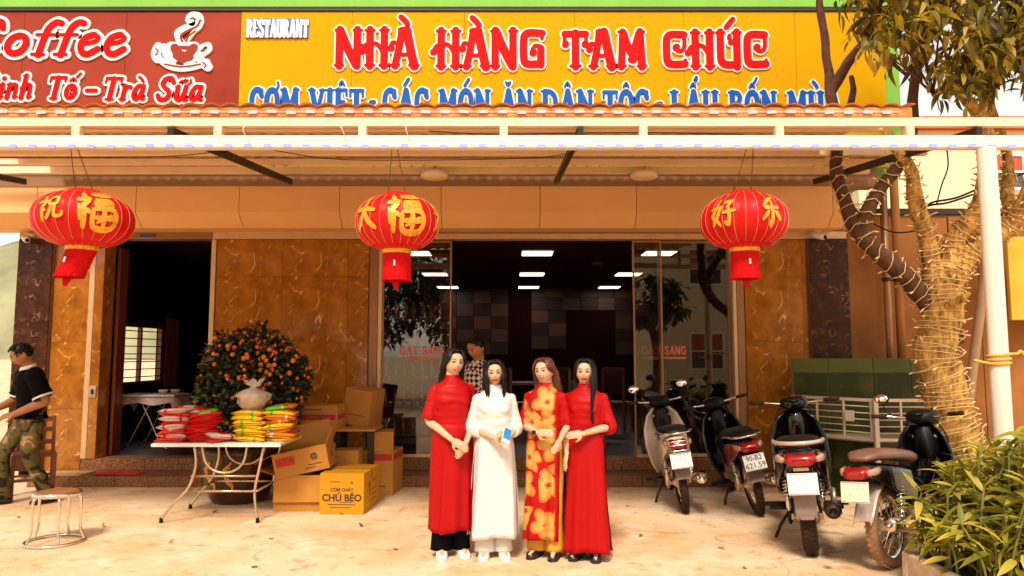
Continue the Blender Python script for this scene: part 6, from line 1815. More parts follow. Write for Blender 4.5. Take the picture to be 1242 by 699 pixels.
def pattern_mat(name, kind):
    m = bpy.data.materials.new(name); m.use_nodes = True
    N = m.node_tree.nodes; L = m.node_tree.links; b = N['Principled BSDF']; b.inputs['Roughness'].default_value = .6; b.inputs['Specular IOR Level'].default_value = .2
    tc = N.new('ShaderNodeTexCoord')
    if kind == 'flower':
        def mth(op, a_, b2=None):
            n_ = N.new('ShaderNodeMath'); n_.operation = op
            for q_, v_ in enumerate((a_, b2)):
                if v_ is None: continue
                if isinstance(v_, (int, float)): n_.inputs[q_].default_value = v_
                else: L.new(v_, n_.inputs[q_])
            return n_.outputs[0]
        SC = 4.1
        fl = N.new('ShaderNodeMapping'); fl.inputs['Scale'].default_value = (SC, 0.0001, SC); L.new(tc.outputs['Object'], fl.inputs[0])
        v = N.new('ShaderNodeTexVoronoi'); v.inputs['Scale'].default_value = 1.0; v.inputs['Randomness'].default_value = .75; L.new(fl.outputs[0], v.inputs['Vector'])
        df = N.new('ShaderNodeVectorMath'); df.operation = 'SUBTRACT'; L.new(fl.outputs[0], df.inputs[0]); L.new(v.outputs['Position'], df.inputs[1])
        sx_ = N.new('ShaderNodeSeparateXYZ'); L.new(df.outputs[0], sx_.inputs[0])
        sc_v = N.new('ShaderNodeSeparateColor'); L.new(v.outputs['Color'], sc_v.inputs[0])
        ang = mth('ADD', mth('ARCTAN2', sx_.outputs[2], sx_.outputs[0]), mth('MULTIPLY', sc_v.outputs[0], 6.0))
        rr_ = mth('SQRT', mth('ADD', mth('MULTIPLY', sx_.outputs[0], sx_.outputs[0]), mth('MULTIPLY', sx_.outputs[2], sx_.outputs[2])))
        pet = mth('ADD', .34, mth('MULTIPLY', mth('ABSOLUTE', mth('COSINE', mth('MULTIPLY', ang, 2.5))), .24))
        rat = mth('DIVIDE', rr_, pet)
        cr = N.new('ShaderNodeValToRGB'); e = cr.color_ramp.elements
        e[0].position, e[0].color = .0, (.30, .05, .01, 1); e[1].position, e[1].color = .97, (.42, .003, .004, 1)
        for p, c in ((.12, (.42, .10, .015, 1)), (.22, (.60, .36, .10, 1)), (.60, (.62, .30, .06, 1)), (.88, (.55, .14, .03, 1)), (.93, (.44, .02, .008, 1))):
            k = e.new(p); k.color = c
        L.new(rat, cr.inputs[0])
        # flowers sit on the middle of the cloth, the sides stay plain red
        sp_ = N.new('ShaderNodeSeparateXYZ'); L.new(tc.outputs['Object'], sp_.inputs[0])
        ab = N.new('ShaderNodeMath'); ab.operation = 'ADD'; ab.inputs[1].default_value = .03; L.new(sp_.outputs[0], ab.inputs[0])
        a2 = N.new('ShaderNodeMath'); a2.operation = 'ABSOLUTE'; L.new(ab.outputs[0], a2.inputs[0])
        mr = N.new('ShaderNodeMapRange'); mr.inputs[1].default_value, mr.inputs[2].default_value = .115, .135; L.new(a2.outputs[0], mr.inputs[0])
        mx = N.new('ShaderNodeMix'); mx.data_type = 'RGBA'; L.new(mr.outputs[0], mx.inputs[0]); L.new(cr.outputs[0], mx.inputs[6]); mx.inputs[7].default_value = (.42, .003, .004, 1)
        L.new(mx.outputs[2], b.inputs['Base Color'])
    elif kind == 'check':
        mp = N.new('ShaderNodeMapping'); mp.inputs['Rotation'].default_value = (0, radians(45), 0); L.new(tc.outputs['Object'], mp.inputs[0])
        c = N.new('ShaderNodeTexChecker'); c.inputs['Scale'].default_value = 26; c.inputs[1].default_value = (.62, .48, .40, 1); c.inputs[2].default_value = (.035, .012, .012, 1)
        L.new(mp.outputs[0], c.inputs[0]); L.new(c.outputs[0], b.inputs['Base Color'])
    else:   # camouflage
        nz = N.new('ShaderNodeTexNoise'); nz.inputs['Scale'].default_value = 9; nz.inputs['Detail'].default_value = 3; nz.inputs['Distortion'].default_value = .6
        L.new(tc.outputs['Object'], nz.inputs['Vector'])
        cr = N.new('ShaderNodeValToRGB'); cr.color_ramp.interpolation = 'CONSTANT'; e = cr.color_ramp.elements
        e[0].position, e[0].color = 0, (.02, .012, .006, 1); e[1].position, e[1].color = .60, (.34, .24, .11, 1)
        for p, cc in ((.42, (.09, .075, .02, 1)), (.52, (.17, .09, .03, 1))):
            k = e.new(p); k.color = cc
        L.new(nz.outputs['Fac'], cr.inputs[0]); L.new(cr.outputs[0], b.inputs['Base Color'])
    return m


MT['flower'] = pattern_mat('flowered red silk', 'flower')
MT['check'] = pattern_mat('checked shirt', 'check')
MT['camo'] = pattern_mat('camouflage cloth', 'camo')


def remeshed(mb, voxel, smooth=3):
    o = mb.build('tmp', [], fix=True)
    md = o.modifiers.new('r', 'REMESH'); md.mode = 'VOXEL'; md.voxel_size = voxel; md.use_smooth_shade = True
    if smooth:
        s = o.modifiers.new('s', 'SMOOTH'); s.iterations = smooth; s.factor = .5
    dg = bpy.context.evaluated_depsgraph_get()
    me = bpy.data.meshes.new_from_object(o.evaluated_get(dg))
    old = o.data
    bpy.data.objects.remove(o); bpy.data.meshes.remove(old)
    me.polygons.foreach_set('use_smooth', [True] * len(me.polygons))
    return me


def chain(mb, pts, rad, n=12):
    pts = [Vector(p) for p in pts]
    P = smooth_path([(*p, r) for p, r in zip(pts, rad)], 4)
    mb.tube([p.to_3d() if len(p) == 3 else Vector(p[:3]) for p in P], [p[3] for p in P], n)
    mb.ball(pts[0], rad[0], n, 8); mb.ball(pts[-1], rad[-1], n, 8)


def ell(cx, cy, z, rx, ry, n=28, fx=None):
    return [Vector((cx + rx * cos(a), cy + ry * sin(a), z)) for a in [2 * pi * k / n for k in range(n)]]


def hand(mb, wrist, d, nrm, s, curl=.5, right=True, spread=.1):
    "palm and five fingers: d = pointing direction, nrm = back of the hand"
    d = Vector(d).normalized(); nrm = Vector(nrm); nrm = (nrm - d * nrm.dot(d)).normalized(); sd = d.cross(nrm) * (1 if right else -1)   # sd: towards the thumb
    W_ = Vector(wrist)
    q = Matrix((sd, d, nrm)).transposed()
    mb.ball(W_ + d * .045 * s, (.036 * s, .055 * s, .016 * s), 12, 8, q)
    for i, (off, L_) in enumerate(((.026, .066), (.009, .074), (-.009, .069), (-.025, .054))):
        p = W_ + d * (.080 - .004 * abs(i - 1)) * s + sd * off * s
        pts = [p - d * .02 * s]; dd = (d + sd * off * spread * 8).normalized(); ang = 0
        for j, f in enumerate((.45, .32, .23)):
            pts.append(p)
            ang = curl * (.6 + .5 * j)
            v = dd * cos(ang) - nrm * sin(ang)
            p = p + v * L_ * f * s
        pts.append(p)
        chain(mb, pts, [.0085 * s, .0085 * s, .008 * s, .0072 * s, .006 * s][:len(pts)], 8)
    b0 = W_ + d * .02 * s + sd * .026 * s
    chain(mb, [b0, b0 + (d * .6 + sd * .75 - nrm * .2).normalized() * .032 * s, b0 + (d * .85 + sd * .55 - nrm * .45).normalized() * .06 * s], [.012 * s, .0105 * s, .0075 * s], 8)


def head_verts(s, female):
    "head surface: ellipsoid shaped into skull, jaw, nose, brow, lips and ears; centre at 0, face to -y"
    vs_, fs_ = [], []; n, m = 48, 36
    for i in range(m + 1):
        th = pi * i / m
        for k in range(n):
            a = 2 * pi * k / n
            x, y, z = sin(th) * cos(a), sin(th) * sin(a), cos(th)
            X, Y, Z = .078 * x, .093 * y, .110 * z
            if z < 0:
                t = -z
                X *= 1 - (.30 if female else .22) * t ** 1.6
                if y > 0: Y *= 1 - .45 * t
                else: Y *= 1 - .10 * t ** 2
            front = max(0, -y)
            if front > 0:
                f = front ** 2
                Y += .006 * f * exp(-(x / .5) ** 2) * exp(-((z - .25) / .2) ** 2) * -1          # brow
                for ex_ in (-.42, .42):
                    Y += .010 * f * exp(-((x - ex_) / .17) ** 2 - ((z + .0) / .12) ** 2)          # eye sockets
                    Y -= .005 * f * exp(-((x - ex_ * 1.1) / .22) ** 2 - ((z + .33) / .16) ** 2)   # cheeks
                Y -= .018 * f * exp(-(x / .12) ** 2) * max(0, min(1, (.12 - z) / .34)) * (1 if z > -.30 else exp(-((z + .30) / .06) ** 2))   # nose
                Y -= .007 * f * exp(-(x / .26) ** 2 - ((z + .53) / .10) ** 2)                     # mouth
                Y -= .006 * f * exp(-(x / .25) ** 2 - ((z + .86) / .12) ** 2)                     # chin
            vs_.append(Vector((X, Y, Z)) * s)
    for i in range(m):
        for k in range(n):
            k2 = (k + 1) % n
            fs_.append((i * n + k, (i + 1) * n + k, (i + 1) * n + k2, i * n + k2))
    return vs_, fs_


def person(label, loc, yaw, height, spec):
    s = height / 1.6
    fem = spec.get('female', True)
    t = thing('person', label, 'person', loc, yaw)
    sk = spec.get('skin', MT['skin'])
    shw = (.136 if fem else .180); shz = 1.247 if fem else 1.268
    lean = Vector((spec.get('leanx', 0), spec.get('leany', 0)))     # shift of the shoulders over the hips
    def V(x, y, z): return Vector((x, y, z)) * s
    def sway(z):                                                   # body line offset with height
        f = max(0, min(1, (z - .85) / .5)); return lean * f
    b = MB()
    # torso
    tor = [(.80, .130, .10), (.88, .140, .105), (.98, .124 if fem else .135, .090), (1.08, .130 if fem else .145, .098), (1.18, .142 if fem else .162, .108 if fem else .112), (1.25, .140 if fem else .168, .092), (1.29, .112 if fem else .128, .074), (1.322, .070, .058), (1.345, .052, .052), (1.40, .050, .052)]
    if not fem: tor = [(z, rx * 1.04, ry * 1.08) for z, rx, ry in tor]
    b.rings([ell(sway(z)[0] * s, sway(z)[1] * s, z * s, rx * s, ry * s) for z, rx, ry in tor])
    # head, tilted
    hc = V(sway(1.5)[0] + spec.get('headx', 0), sway(1.5)[1] - .022 + spec.get('heady', 0), (1.458 if fem else 1.484) + spec.get('headz', 0))
    HR = Matrix.Rotation(spec.get('turn', 0), 3, 'Z') @ Matrix.Rotation(spec.get('nod', 0), 3, 'X') @ Matrix.Rotation(spec.get('tilt', 0), 3, 'Y')
    hs_k = .93 if fem else 1.0
    hv, hf = head_verts(s * hs_k, fem)
    b.add([hc + HR @ v for v in hv], hf)
    chain(b, [V(sway(1.34)[0], sway(1.34)[1] + .01, 1.33), hc + HR @ V(0, .018, -.06)], [.052 * s, .050 * s])
    for sg in (-1, 1):
        b.ball(hc + HR @ V(sg * .078 * hs_k, .012, -.005), (.010 * s, .020 * s, .031 * s), 10, 8, HR)
    # arms
    for sd, nm in ((-1, 'A'), (1, 'B')):
        el, wr, hd, nr, cu = spec['arm' + nm]
        sh = V(sd * shw + sway(1.29)[0], sway(1.29)[1] + .005, shz)
        el, wr = V(*el), V(*wr)
        chain(b, [sh, sh.lerp(el, .5) + V(sd * .004, 0, 0), el, el.lerp(wr, .35), wr], [.030 * s, .032 * s, .029 * s, .030 * s, .0195 * s] if fem else [.054 * s, .050 * s, .042 * s, .044 * s, .030 * s])
        hand(b, wr, hd, nr, s * (.93 if fem else 1.1), cu, right=spec.get('hand' + nm, sd < 0))
    # legs
    for sd, nm in ((-1, 'A'), (1, 'B')):
        kn, an = spec.get('leg' + nm, ((sd * .075, -.01, .44), (sd * .07, .02, .075)))
        chain(b, [V(sd * .078, 0, .84), V(sd * .078, 0, .84).lerp(V(*kn), .5), V(*kn), V(*kn).lerp(V(*an), .35), V(*an)], [.068 * s, .066 * s, .050 * s, .050 * s, .036 * s])
        fd = Vector((*spec.get('foot' + nm, (sd * .15, -1)), 0)).normalized()
        chain(b, [V(*an) - fd * .02 * s - V(0, 0, .02), V(*an) + fd * .07 * s - V(0, 0, .035), V(*an) + fd * .14 * s - V(0, 0, .048)], [.036 * s, .032 * s, .022 * s])
    me = remeshed(b, .0062 * s)
    me.materials.append(sk)
    o = bpy.data.objects.new('body', me); COL.objects.link(o); o.parent = t
    # face
    def fpt(x, z, lift=0.0):
        "point on the face surface"
        x, z = x * hs_k, z * hs_k
        best = min(hv, key=lambda v: (v.x - x * s) ** 2 + (v.z - z * s) ** 2 + (1 if v.y > 0 else 0))
        return Vector((x * s, best.y - lift * s, z * s))
    for sg in (-1, 1):
        e = MB(); e.smooth = True; c = fpt(sg * .031, .0, -.006); e.ball(hc + HR @ c, (.0155 * s, .010 * s, .0068 * s), 14, 10, HR); eo = e.build('eye', MT['eyewhite'], t)
        e = MB(); e.smooth = True; c2 = c + V(spec.get('gaze', 0), -.0085, -.0005); e.ball(hc + HR @ c2, (.0066 * s, .004 * s, .0066 * s), 12, 8, HR); e.build('iris', MT['iris'], eo)
        e = MB(); e.smooth = True
        pts = [fpt(sg * (.031 + .019 * (f - .5) * 2 * 1), .0065 * (1 - ((f - .5) * 2) ** 2) + (.001 if f * sg > .5 else 0), .0035) for f in [i / 6 for i in range(7)]]
        e.tube([hc + HR @ p for p in pts], [.0012 * s, .0020 * s, .0026 * s, .0028 * s, .0026 * s, .0022 * s, .0014 * s], 6); e.build('eyelash', MT['iris'], t)
        e = MB(); e.smooth = True
        pts = [fpt(sg * (.013 + .036 * f), .021 + .006 * sin(pi * f * .8), .002) for f in [i / 6 for i in range(7)]]
        e.tube([hc + HR @ p for p in pts], [.0018 * s, .0024 * s, .0026 * s, .0024 * s, .002 * s, .0016 * s, .001 * s], 6); e.build('eyebrow', spec.get('hair_m', MT['hair_black']), t)
    lm = MT['lips'] if fem else MT['lips_m']
    for up in (1, -1):
        e = MB(); e.smooth = True
        pts = [fpt(.025 * f, -.0595 + up * .0042 * (1 - f * f) + (.0035 * f * f), .0015) for f in [-1 + i / 5 for i in range(11)]]
        e.tube([hc + HR @ p for p in pts], [(.0012 + .0044 * (1 - abs(-1 + i / 5) ** 2)) * s for i in range(11)], 8); e.build('lips', lm, t)
    if spec.get('smile'):
        e = MB(); e.smooth = True
        pts = [fpt(.015 * f, -.0588 + .002 * f * f, .0044) for f in [-1 + i / 3 for i in range(7)]]
        e.tube([hc + HR @ p for p in pts], [.0008 * s, .002 * s, .0026 * s, .0028 * s, .0026 * s, .002 * s, .0008 * s], 6); e.build('teeth', MT['eyewhite'], t)
    # hair
    hm = spec.get('hair_m', MT['hair_black'])
    Rr = random.Random(spec.get('seed', 1)); h = MB(); h.smooth = True
    hx, hy, hz_ = .078 * s * hs_k, .093 * s * hs_k, .112 * s * hs_k
    def scalp(phi, th, k):    # phi azimuth: 0 = face, pi = back; th from crown
        return Vector((hx * sin(th) * sin(phi), -hy * sin(th) * cos(phi), hz_ * cos(th))) * k
    if fem:
        Lh = spec.get('hairlen', .3); part = spec.get('part', .0)
        nlock = 380
        for i in range(nlock):
            sgn = -1 if i % 2 else 1
            u = Rr.random()
            phi_end = radians(50 + 130 * u ** .9) * sgn
            ps = []
            st = Vector((part * s, 0, 0))
            y_start = -.055 + .10 * u                       # along the parting, front to back
            p0 = Vector((part * s, y_start * s, sqrt(max(0, 1 - (y_start / .093) ** 2)) * .112 * s * hs_k)) * 1.02
            ps.append(p0)
            for f in (.35, .65, .9):
                th = radians(12 + 78 * f); ph = phi_end * (.55 + .45 * f) if u < .35 else phi_end * (.85 + .15 * f)
                q = scalp(ph, th, 1.10 + .10 * f + .05 * Rr.random())
                ps.append(q)
            last = ps[-1]
            down = Lh * Rr.uniform(.82, 1.06)
            fwd = spec.get('front', {}).get(sgn, 0) if u < .38 else 0
            fall = [.25, .5, .75, 1.0]
            for f in fall:
                wav = spec.get('wave', .004) * sin(f * 7 + i * .7)
                out_x = last.x * (1 + .16 * f) + wav * sgn
                yy = last.y + (.045 * f - .012) * s + fwd * f * s + wav
                if fwd == 0: yy = max(yy, (.012 + .035 * f) * s)
                else: out_x = last.x * (1 - .15 * f) + wav
                ps.append(Vector((out_x + (spec.get('hairx', 0) * f if sgn * spec.get('hairx', 0) > 0 else 0), yy, last.z - down * s * f)))
            P = smooth_path(ps, 3)
            rr = [.0062 * s * (1.0 if j < len(P) * .8 else 1 - .75 * (j - len(P) * .8) / (len(P) * .2)) * Rr.uniform(.85, 1.15) for j in range(len(P))]
            h.tube([hc + HR @ p if j < 8 else hc + HR @ p for j, p in enumerate(P)], rr, 6)
        # cap under the locks
        rs = []
        for j in range(9):
            th = radians(3 + 100 * j / 8); ring = []
            for k in range(28):
                ph = 2 * pi * k / 28; fr = max(0, cos(ph))
                th2 = min(th, radians(47 + 53 * (1 - fr ** .7)))
                ring.append(hc + HR @ scalp(ph, th2, 1.05))
            rs.append(ring)
        h.rings(rs)
        # hair over the nape and shoulders, so that no gap shows behind the neck
        rs = []
        for f in (0, .25, .5, .75, 1):
            rs.append([hc + HR @ V(.068 * cos(a) * (1 + .15 * f), .045 + .035 * sin(a) + .03 * f, .0 - (Lh * .9 + .0) * f) for a in [2 * pi * k / 16 for k in range(16)]])
        h.rings(rs)
    else:
        rs = []
        for j in range(12):
            th = radians(3 + 107 * j / 11); ring = []
            for k in range(40):
                ph = 2 * pi * k / 40; fr = max(0, cos(ph)); side = abs(sin(ph))
                lim = radians(46 + 62 * (1 - fr ** .7) - 10 * (side > .9))
                kk = 1.07 + .035 * (th < 1) + .015 * noise.noise(Vector((ph * 3, th * 5, spec.get('seed', 1))))
                ring.append(hc + HR @ scalp(ph, min(th, lim), kk if th < lim else 1.02))
            rs.append(ring)
        h.rings(rs)
        for i in range(170):
            ph = Rr.uniform(-pi, pi); th = radians(Rr.uniform(5, 50 if abs(ph) < 1 else 92))
            p = scalp(ph, th, 1.06); d = Vector((Rr.gauss(0, .3) + .5, -.7 * cos(ph), .1)); d = d - p.normalized() * d.dot(p.normalized()) * .85
            h.tube([hc + HR @ p, hc + HR @ (p + d.normalized() * .018 * s + p.normalized() * .006 * s), hc + HR @ (p + d.normalized() * .036 * s)], [.006 * s, .0055 * s, .002 * s], 5)
    h.build('hair', hm, t)

    def arm_pts(nm, sd):
        el, wr = V(*spec['arm' + nm][0]), V(*spec['arm' + nm][1])
        return V(sd * shw + sway(1.29)[0], sway(1.29)[1] + .005, shz), el, wr

    # clothes
    top = MB(); off = spec.get('ease', .012)
    rows = [(z, rx + off, ry + off) for z, rx, ry in tor if z < 1.30]
    if fem: rows = [(.93, .132 + off, .098 + off)] + rows[2:]
    else: rows = [(.84, .156 + off * 1.5, .118 + off * 1.5)] + rows[1:]
    if fem: rows += [(1.325, .074, .064), (1.340, .060, .060), (1.356, .057, .058)]
    else: rows += [(1.328, .080, .070), (1.352, .066, .066)]
    top.rings([ell(sway(z)[0] * s, sway(z)[1] * s, z * s, rx * s, ry * s) for z, rx, ry in rows])
    if fem:
        for sg in (-1, 1): top.ball(V(sg * .062 + sway(1.17)[0], -.064 + sway(1.17)[1], 1.165), .054 * s, 14, 10)
    slv = spec.get('sleeve', .95)       # 1 = elbow, 2 = wrist
    for sd, nm in ((-1, 'A'), (1, 'B')):
        sh, el, wr = arm_pts(nm, sd)
        k = (.041 + off * .3, .040 + off * .6, .041 + off * 1.1) if fem else (.068 + off, .064 + off, .066 + off * 1.6)
        if slv <= 1: pts, rr = [sh, sh.lerp(el, slv * .5), sh.lerp(el, slv)], [k[0], k[1], k[2]]
        else: pts, rr = [sh, sh.lerp(el, .5), el, el.lerp(wr, slv - 1)], [k[0], k[1], .046 + off, .042 + off]
        P = smooth_path([(*p, r_ * s) for p, r_ in zip(pts, rr)], 5)
        top.tube([Vector(p[:3]) for p in P], [p[3] for p in P], 14)
        top.ball(sh, (k[0]) * s, 12, 8)
    me = remeshed(top, .0075 * s, 4); me.materials.append(spec['top'])
    # gentle cloth creases
    nv_ = len(me.vertices); co = [0.0] * (3 * nv_); nr_ = [0.0] * (3 * nv_)
    me.vertices.foreach_get('co', co); me.vertices.foreach_get('normal', nr_)
    for i_ in range(0, 3 * nv_, 3):
        x_, y_, z_ = co[i_], co[i_ + 1], co[i_ + 2]
        k_ = .004 * noise.noise((x_ * 17, y_ * 17, z_ * 17)) + .0045 * noise.noise((x_ * 8 + z_ * 6, y_ * 8, z_ * 30))
        co[i_] += nr_[i_] * k_; co[i_ + 1] += nr_[i_ + 1] * k_; co[i_ + 2] += nr_[i_ + 2] * k_
    me.vertices.foreach_set('co', co)
    o = bpy.data.objects.new(spec.get('top_name', 'tunic'), me); COL.objects.link(o); o.parent = t
    if fem:
        w = MB(); w.smooth = True; w.lathe([(.0565, 0), (.060, .004), (.058, .040), (.0545, .042)], V(sway(1.35)[0], sway(1.35)[1] + .003, 1.320), 24)
        w.v = [((x), y, z) for x, y, z in w.v]
        # long front and back panels, open at the sides
        hemz = spec.get('hem', .2)
        for side in (-1, 1):
            rs = []; K = 40; a_half = radians(spec.get('panel', 84))
            for i in range(22):
                f = i / 21; z = 1.0 + (hemz - 1.0) * f
                if z > .88: rx, ry = .136 + (.160 - .136) * (1.0 - z) / .12, .110 + .020 * (1.0 - z) / .12
                else:
                    g_ = (.88 - z) / (.88 - hemz); rx, ry = .160 + spec.get('flare', .02) * g_, .130 + .03 * g_
                ring = []
                for k2 in range(K + 1):
                    a = (-1 + 2 * k2 / K) * a_half
                    amp = .026 * max(0, f - .04) ** .7
                    fold = amp * (.8 * sin(a * 4.3 + side + spec.get('seed', 1) + f) + .7 * noise.noise(Vector((a * 3.2 + f * .6, f * .8, spec.get('seed', 1) * 3.7))) + .35 * sin(a * 11 + f * 2 + spec.get('seed', 1) * 2)) + .004 * noise.noise(Vector((a * 2, f * 5, spec.get('seed', 1))))
                    ring.append(V((rx + fold) * sin(a) + spec.get('swing', 0) * f * f, side * (ry + fold) * cos(a) + .0, z + .012 * sin(a * 3 + 1) * f))
                rs.append(ring)
            w2 = MB(); w2.smooth = True; w2.rings(rs, cap=False, closed=False)
            o = w2.build('skirt_panel', spec.get('skirt', spec['top']), t); md = o.modifiers.new('thick', 'SOLIDIFY'); md.thickness = .004; md.offset = -1
        w.build('collar', spec['top'], t)
    # trousers
    tr = MB(); tr.smooth = True
    tw0, tw1 = (.080, .075) if fem else (.10, .075)
    for sd, nm in ((-1, 'A'), (1, 'B')):
        kn, an = spec.get('leg' + nm, ((sd * .075, -.01, .44), (sd * .07, .02, .075)))
        hp = Vector((sd * .075, 0, .86))
        pts = [hp, hp.lerp(Vector(kn), .5), Vector(kn), Vector(kn).lerp(Vector(an), .5), Vector(an) + Vector((0, -.01, -.02 if fem else -.01))]
        rr = [tw0, tw0 * .95, tw1 * .95, tw1 * .95, tw1 * (1.12 if fem else .95)]
        P = smooth_path([(p.x * s, p.y * s, p.z * s, r_ * s) for p, r_ in zip(pts, rr)], 5)
        ring = []; x = None
        for i, p in enumerate(P):
            c = Vector(p[:3]); rg = []
            for k2 in range(24):
                a = 2 * pi * k2 / 24
                fd = 1 + .06 * sin(a * 3 + i * .25 + sd) + .05 * noise.noise(Vector((cos(a) * 1.5, sin(a) * 1.5, i * .35)))
                rg.append(c + Vector((p[3] * fd * cos(a), p[3] * fd * sin(a), 0)))
            ring.append(rg)
        tr.rings(ring)
    if fem: tr.rings([ell(0, 0, z * s, rx * s, ry * s) for z, rx, ry in ((.74, .13, .10), (.84, .152, .118), (.92, .146, .114), (.985, .133, .104))])
    if not fem: tr.rings([ell(0, 0, z * s, rx * s, ry * s) for z, rx, ry in ((.76, .12, .10), (.86, .165, .125), (.95, .150, .118))])
    tr.build('trousers', spec['trousers'], t)
    # shoes
    for sd, nm in ((-1, 'A'), (1, 'B')):
        kn, an = spec.get('leg' + nm, ((sd * .075, -.01, .44), (sd * .07, .02, .075)))
        fd = Vector((*spec.get('foot' + nm, (sd * .15, -1)), 0)).normalized()
        q = Matrix((fd, Vector((-fd.y, fd.x, 0)), Vector((0, 0, 1)))).transposed()
        base = Vector((an[0] * s, an[1] * s, (an[2] - .075) * s))
        w = MB(); loft(w, [(-.065, 0, .032, .020, .030, 2.6), (-.05, 0, .036, .034, .036, 2.8), (.0, 0, .04, .038, .04, 2.8), (.07, 0, .032, .043, .032, 2.8), (.13, 0, .024, .040, .024, 2.8), (.165, 0, .018, .022, .016, 2.6)], 16)
        w.v = [tuple(base + q @ (Vector(v) * s)) for v in w.v]
        so = w.build('shoe', spec['shoes'], t)
        w = MB(); loft(w, [(-.068, 0, .006, .022, .0055, 4), (-.03, 0, .006, .040, .0055, 4), (.07, 0, .006, .046, .0055, 4), (.14, 0, .006, .040, .0055, 4), (.17, 0, .006, .02, .0055, 4)], 16)
        w.v = [tuple(base + q @ (Vector(v) * s)) for v in w.v]; w.build('sole', spec.get('soles', MT['blackshoe']), so)
    return t, s, V


def place(px, py):
    return onground(px, py)


N_IN = (.0, -1, .2)
# 1: red dress, hands folded low in front
p1 = place(547, 674)
person('woman in a plain red long dress and white shoes at the left of the four', p1, radians(16), 1.575, dict(
    seed=3, part=-.004, hairlen=.34, wave=.004, top=MT['redsilk'], trousers=MT['blackcloth'], shoes=MT['whiteshoe'], soles=MT['whiteshoe'], hem=.20, smile=True, sleeve=.98, ease=.016,
    tilt=radians(5), turn=radians(8), headx=.008, flare=.015,
    armA=((-.185, .0, 1.02), (-.035, -.205, .885), (.75, -.25, -.45), (-.3, -1, .3), .35), armB=((.180, .0, 1.02), (.07, -.19, .865), (-.55, -.2, -.8), (.5, -1, .2), .35)))
# 2: white dress, holding a phone
p2 = place(599, 676)
W2, s2, V2 = person('woman in a white long dress holding a phone, second from the left', p2, radians(4), 1.49, dict(
    seed=5, part=.012, hairlen=.20, wave=.006, top=MT['whitesilk'], trousers=MT['whitesilk'], shoes=MT['whiteshoe'], soles=MT['whiteshoe'], hem=.17, sleeve=1.42, ease=.012, flare=.035,
    tilt=radians(-3), front={-1: -.05, 1: -.05},
    armA=((-.178, .02, 1.02), (-.005, -.195, .955), (.9, -.3, -.05), (-.1, -1, .4), .5), armB=((.176, .02, 1.02), (.10, -.195, .955), (-.45, -.6, .35), (.8, -.6, .2), .6)))
ph = thing('phone', 'blue and white phone in the hands of the woman in white', 'phone', p2 + Matrix.Rotation(radians(4), 3, 'Z') @ V2(.085, -.275, .985), radians(20))
ph.rotation_euler = (radians(-30), radians(25), radians(20))
w = MB(); w.box((0, 0, 0), (.066, .009, .125)); w.build('phone_body', MT['whitepaint'], ph, bevel=.004)
w = MB(); w.box((0, -.0055, .01), (.058, .002, .085)); w.build('screen', mat('phone blue', (.02, .22, .55), .15), ph)
# 3: flowered dress
p3 = place(662, 675)
W3, s3, V3 = person('woman in a red dress with large yellow flowers and yellow trousers', p3, radians(-20), 1.505, dict(
    seed=8, part=-.006, hairlen=.22, wave=.014, hair_m=MT['hair_brown'], top=MT['flower'], trousers=MT['yellowsilk'], shoes=MT['blackshoe'], hem=.15, smile=True, sleeve=.98, ease=.014, tilt=radians(-6), turn=radians(-6), panel=60, swing=-.02,
    armA=((-.180, .01, 1.02), (-.005, -.195, .985), (.95, -.25, .05), (-.1, -1, .3), .35), armB=((.18, .03, 1.03), (.17, -.17, .93), (-.1, -.75, -.6), (.9, -.2, .3), .5)))
w = MB(); w.box((0, 0, 0), (.03, .012, .03)); o = w.build('wristwatch', MT['blackpaint'], bevel=.004); o.location = p3 + Matrix.Rotation(radians(-20), 3, 'Z') @ V3(-.02, -.235, .99); tag(o, 'small dark wristwatch on the wrist of the flowered dress woman', 'watch')
# 4: red dress, long hair over one shoulder
p4 = place(712, 677)
person('woman in a plain red long dress at the right end with hair over one shoulder', p4, radians(-17), 1.50, dict(
    seed=11, part=.0, hairlen=.40, wave=.005, top=MT['redsilk'], trousers=MT['blackcloth'], shoes=MT['blackshoe'], hem=.07, sleeve=1.12, ease=.015, turn=radians(6), front={1: -.085}, panel=70, flare=.04, swing=.02,
    armA=((-.178, .03, 1.02), (-.13, -.12, .82), (-.1, -.35, -.9), (-.8, -.6, .0), .3), armB=((.190, .0, 1.03), (.015, -.195, .985), (-.95, -.2, -.1), (.2, -1, .3), .45)))
# 5: man behind the group
p5 = place(580, 606)
person('man in a checked shirt looking down behind the four women', p5, radians(-30), 1.70, dict(
    female=False, seed=4, skin=MT['skin_tan'], top=MT['check'], top_name='shirt', trousers=MT['tanpants'], shoes=MT['blackshoe'], sleeve=.9, ease=.014, turn=radians(-12), nod=radians(22), heady=-.03, headz=-.01,
    armA=((-.25, -.02, 1.02), (-.16, -.24, .95), (.4, -.9, .1), (-.4, -.3, .9), .5), armB=((.25, -.02, 1.02), (.10, -.24, .95), (-.5, -.85, .1), (.4, -.3, .9), .5)))
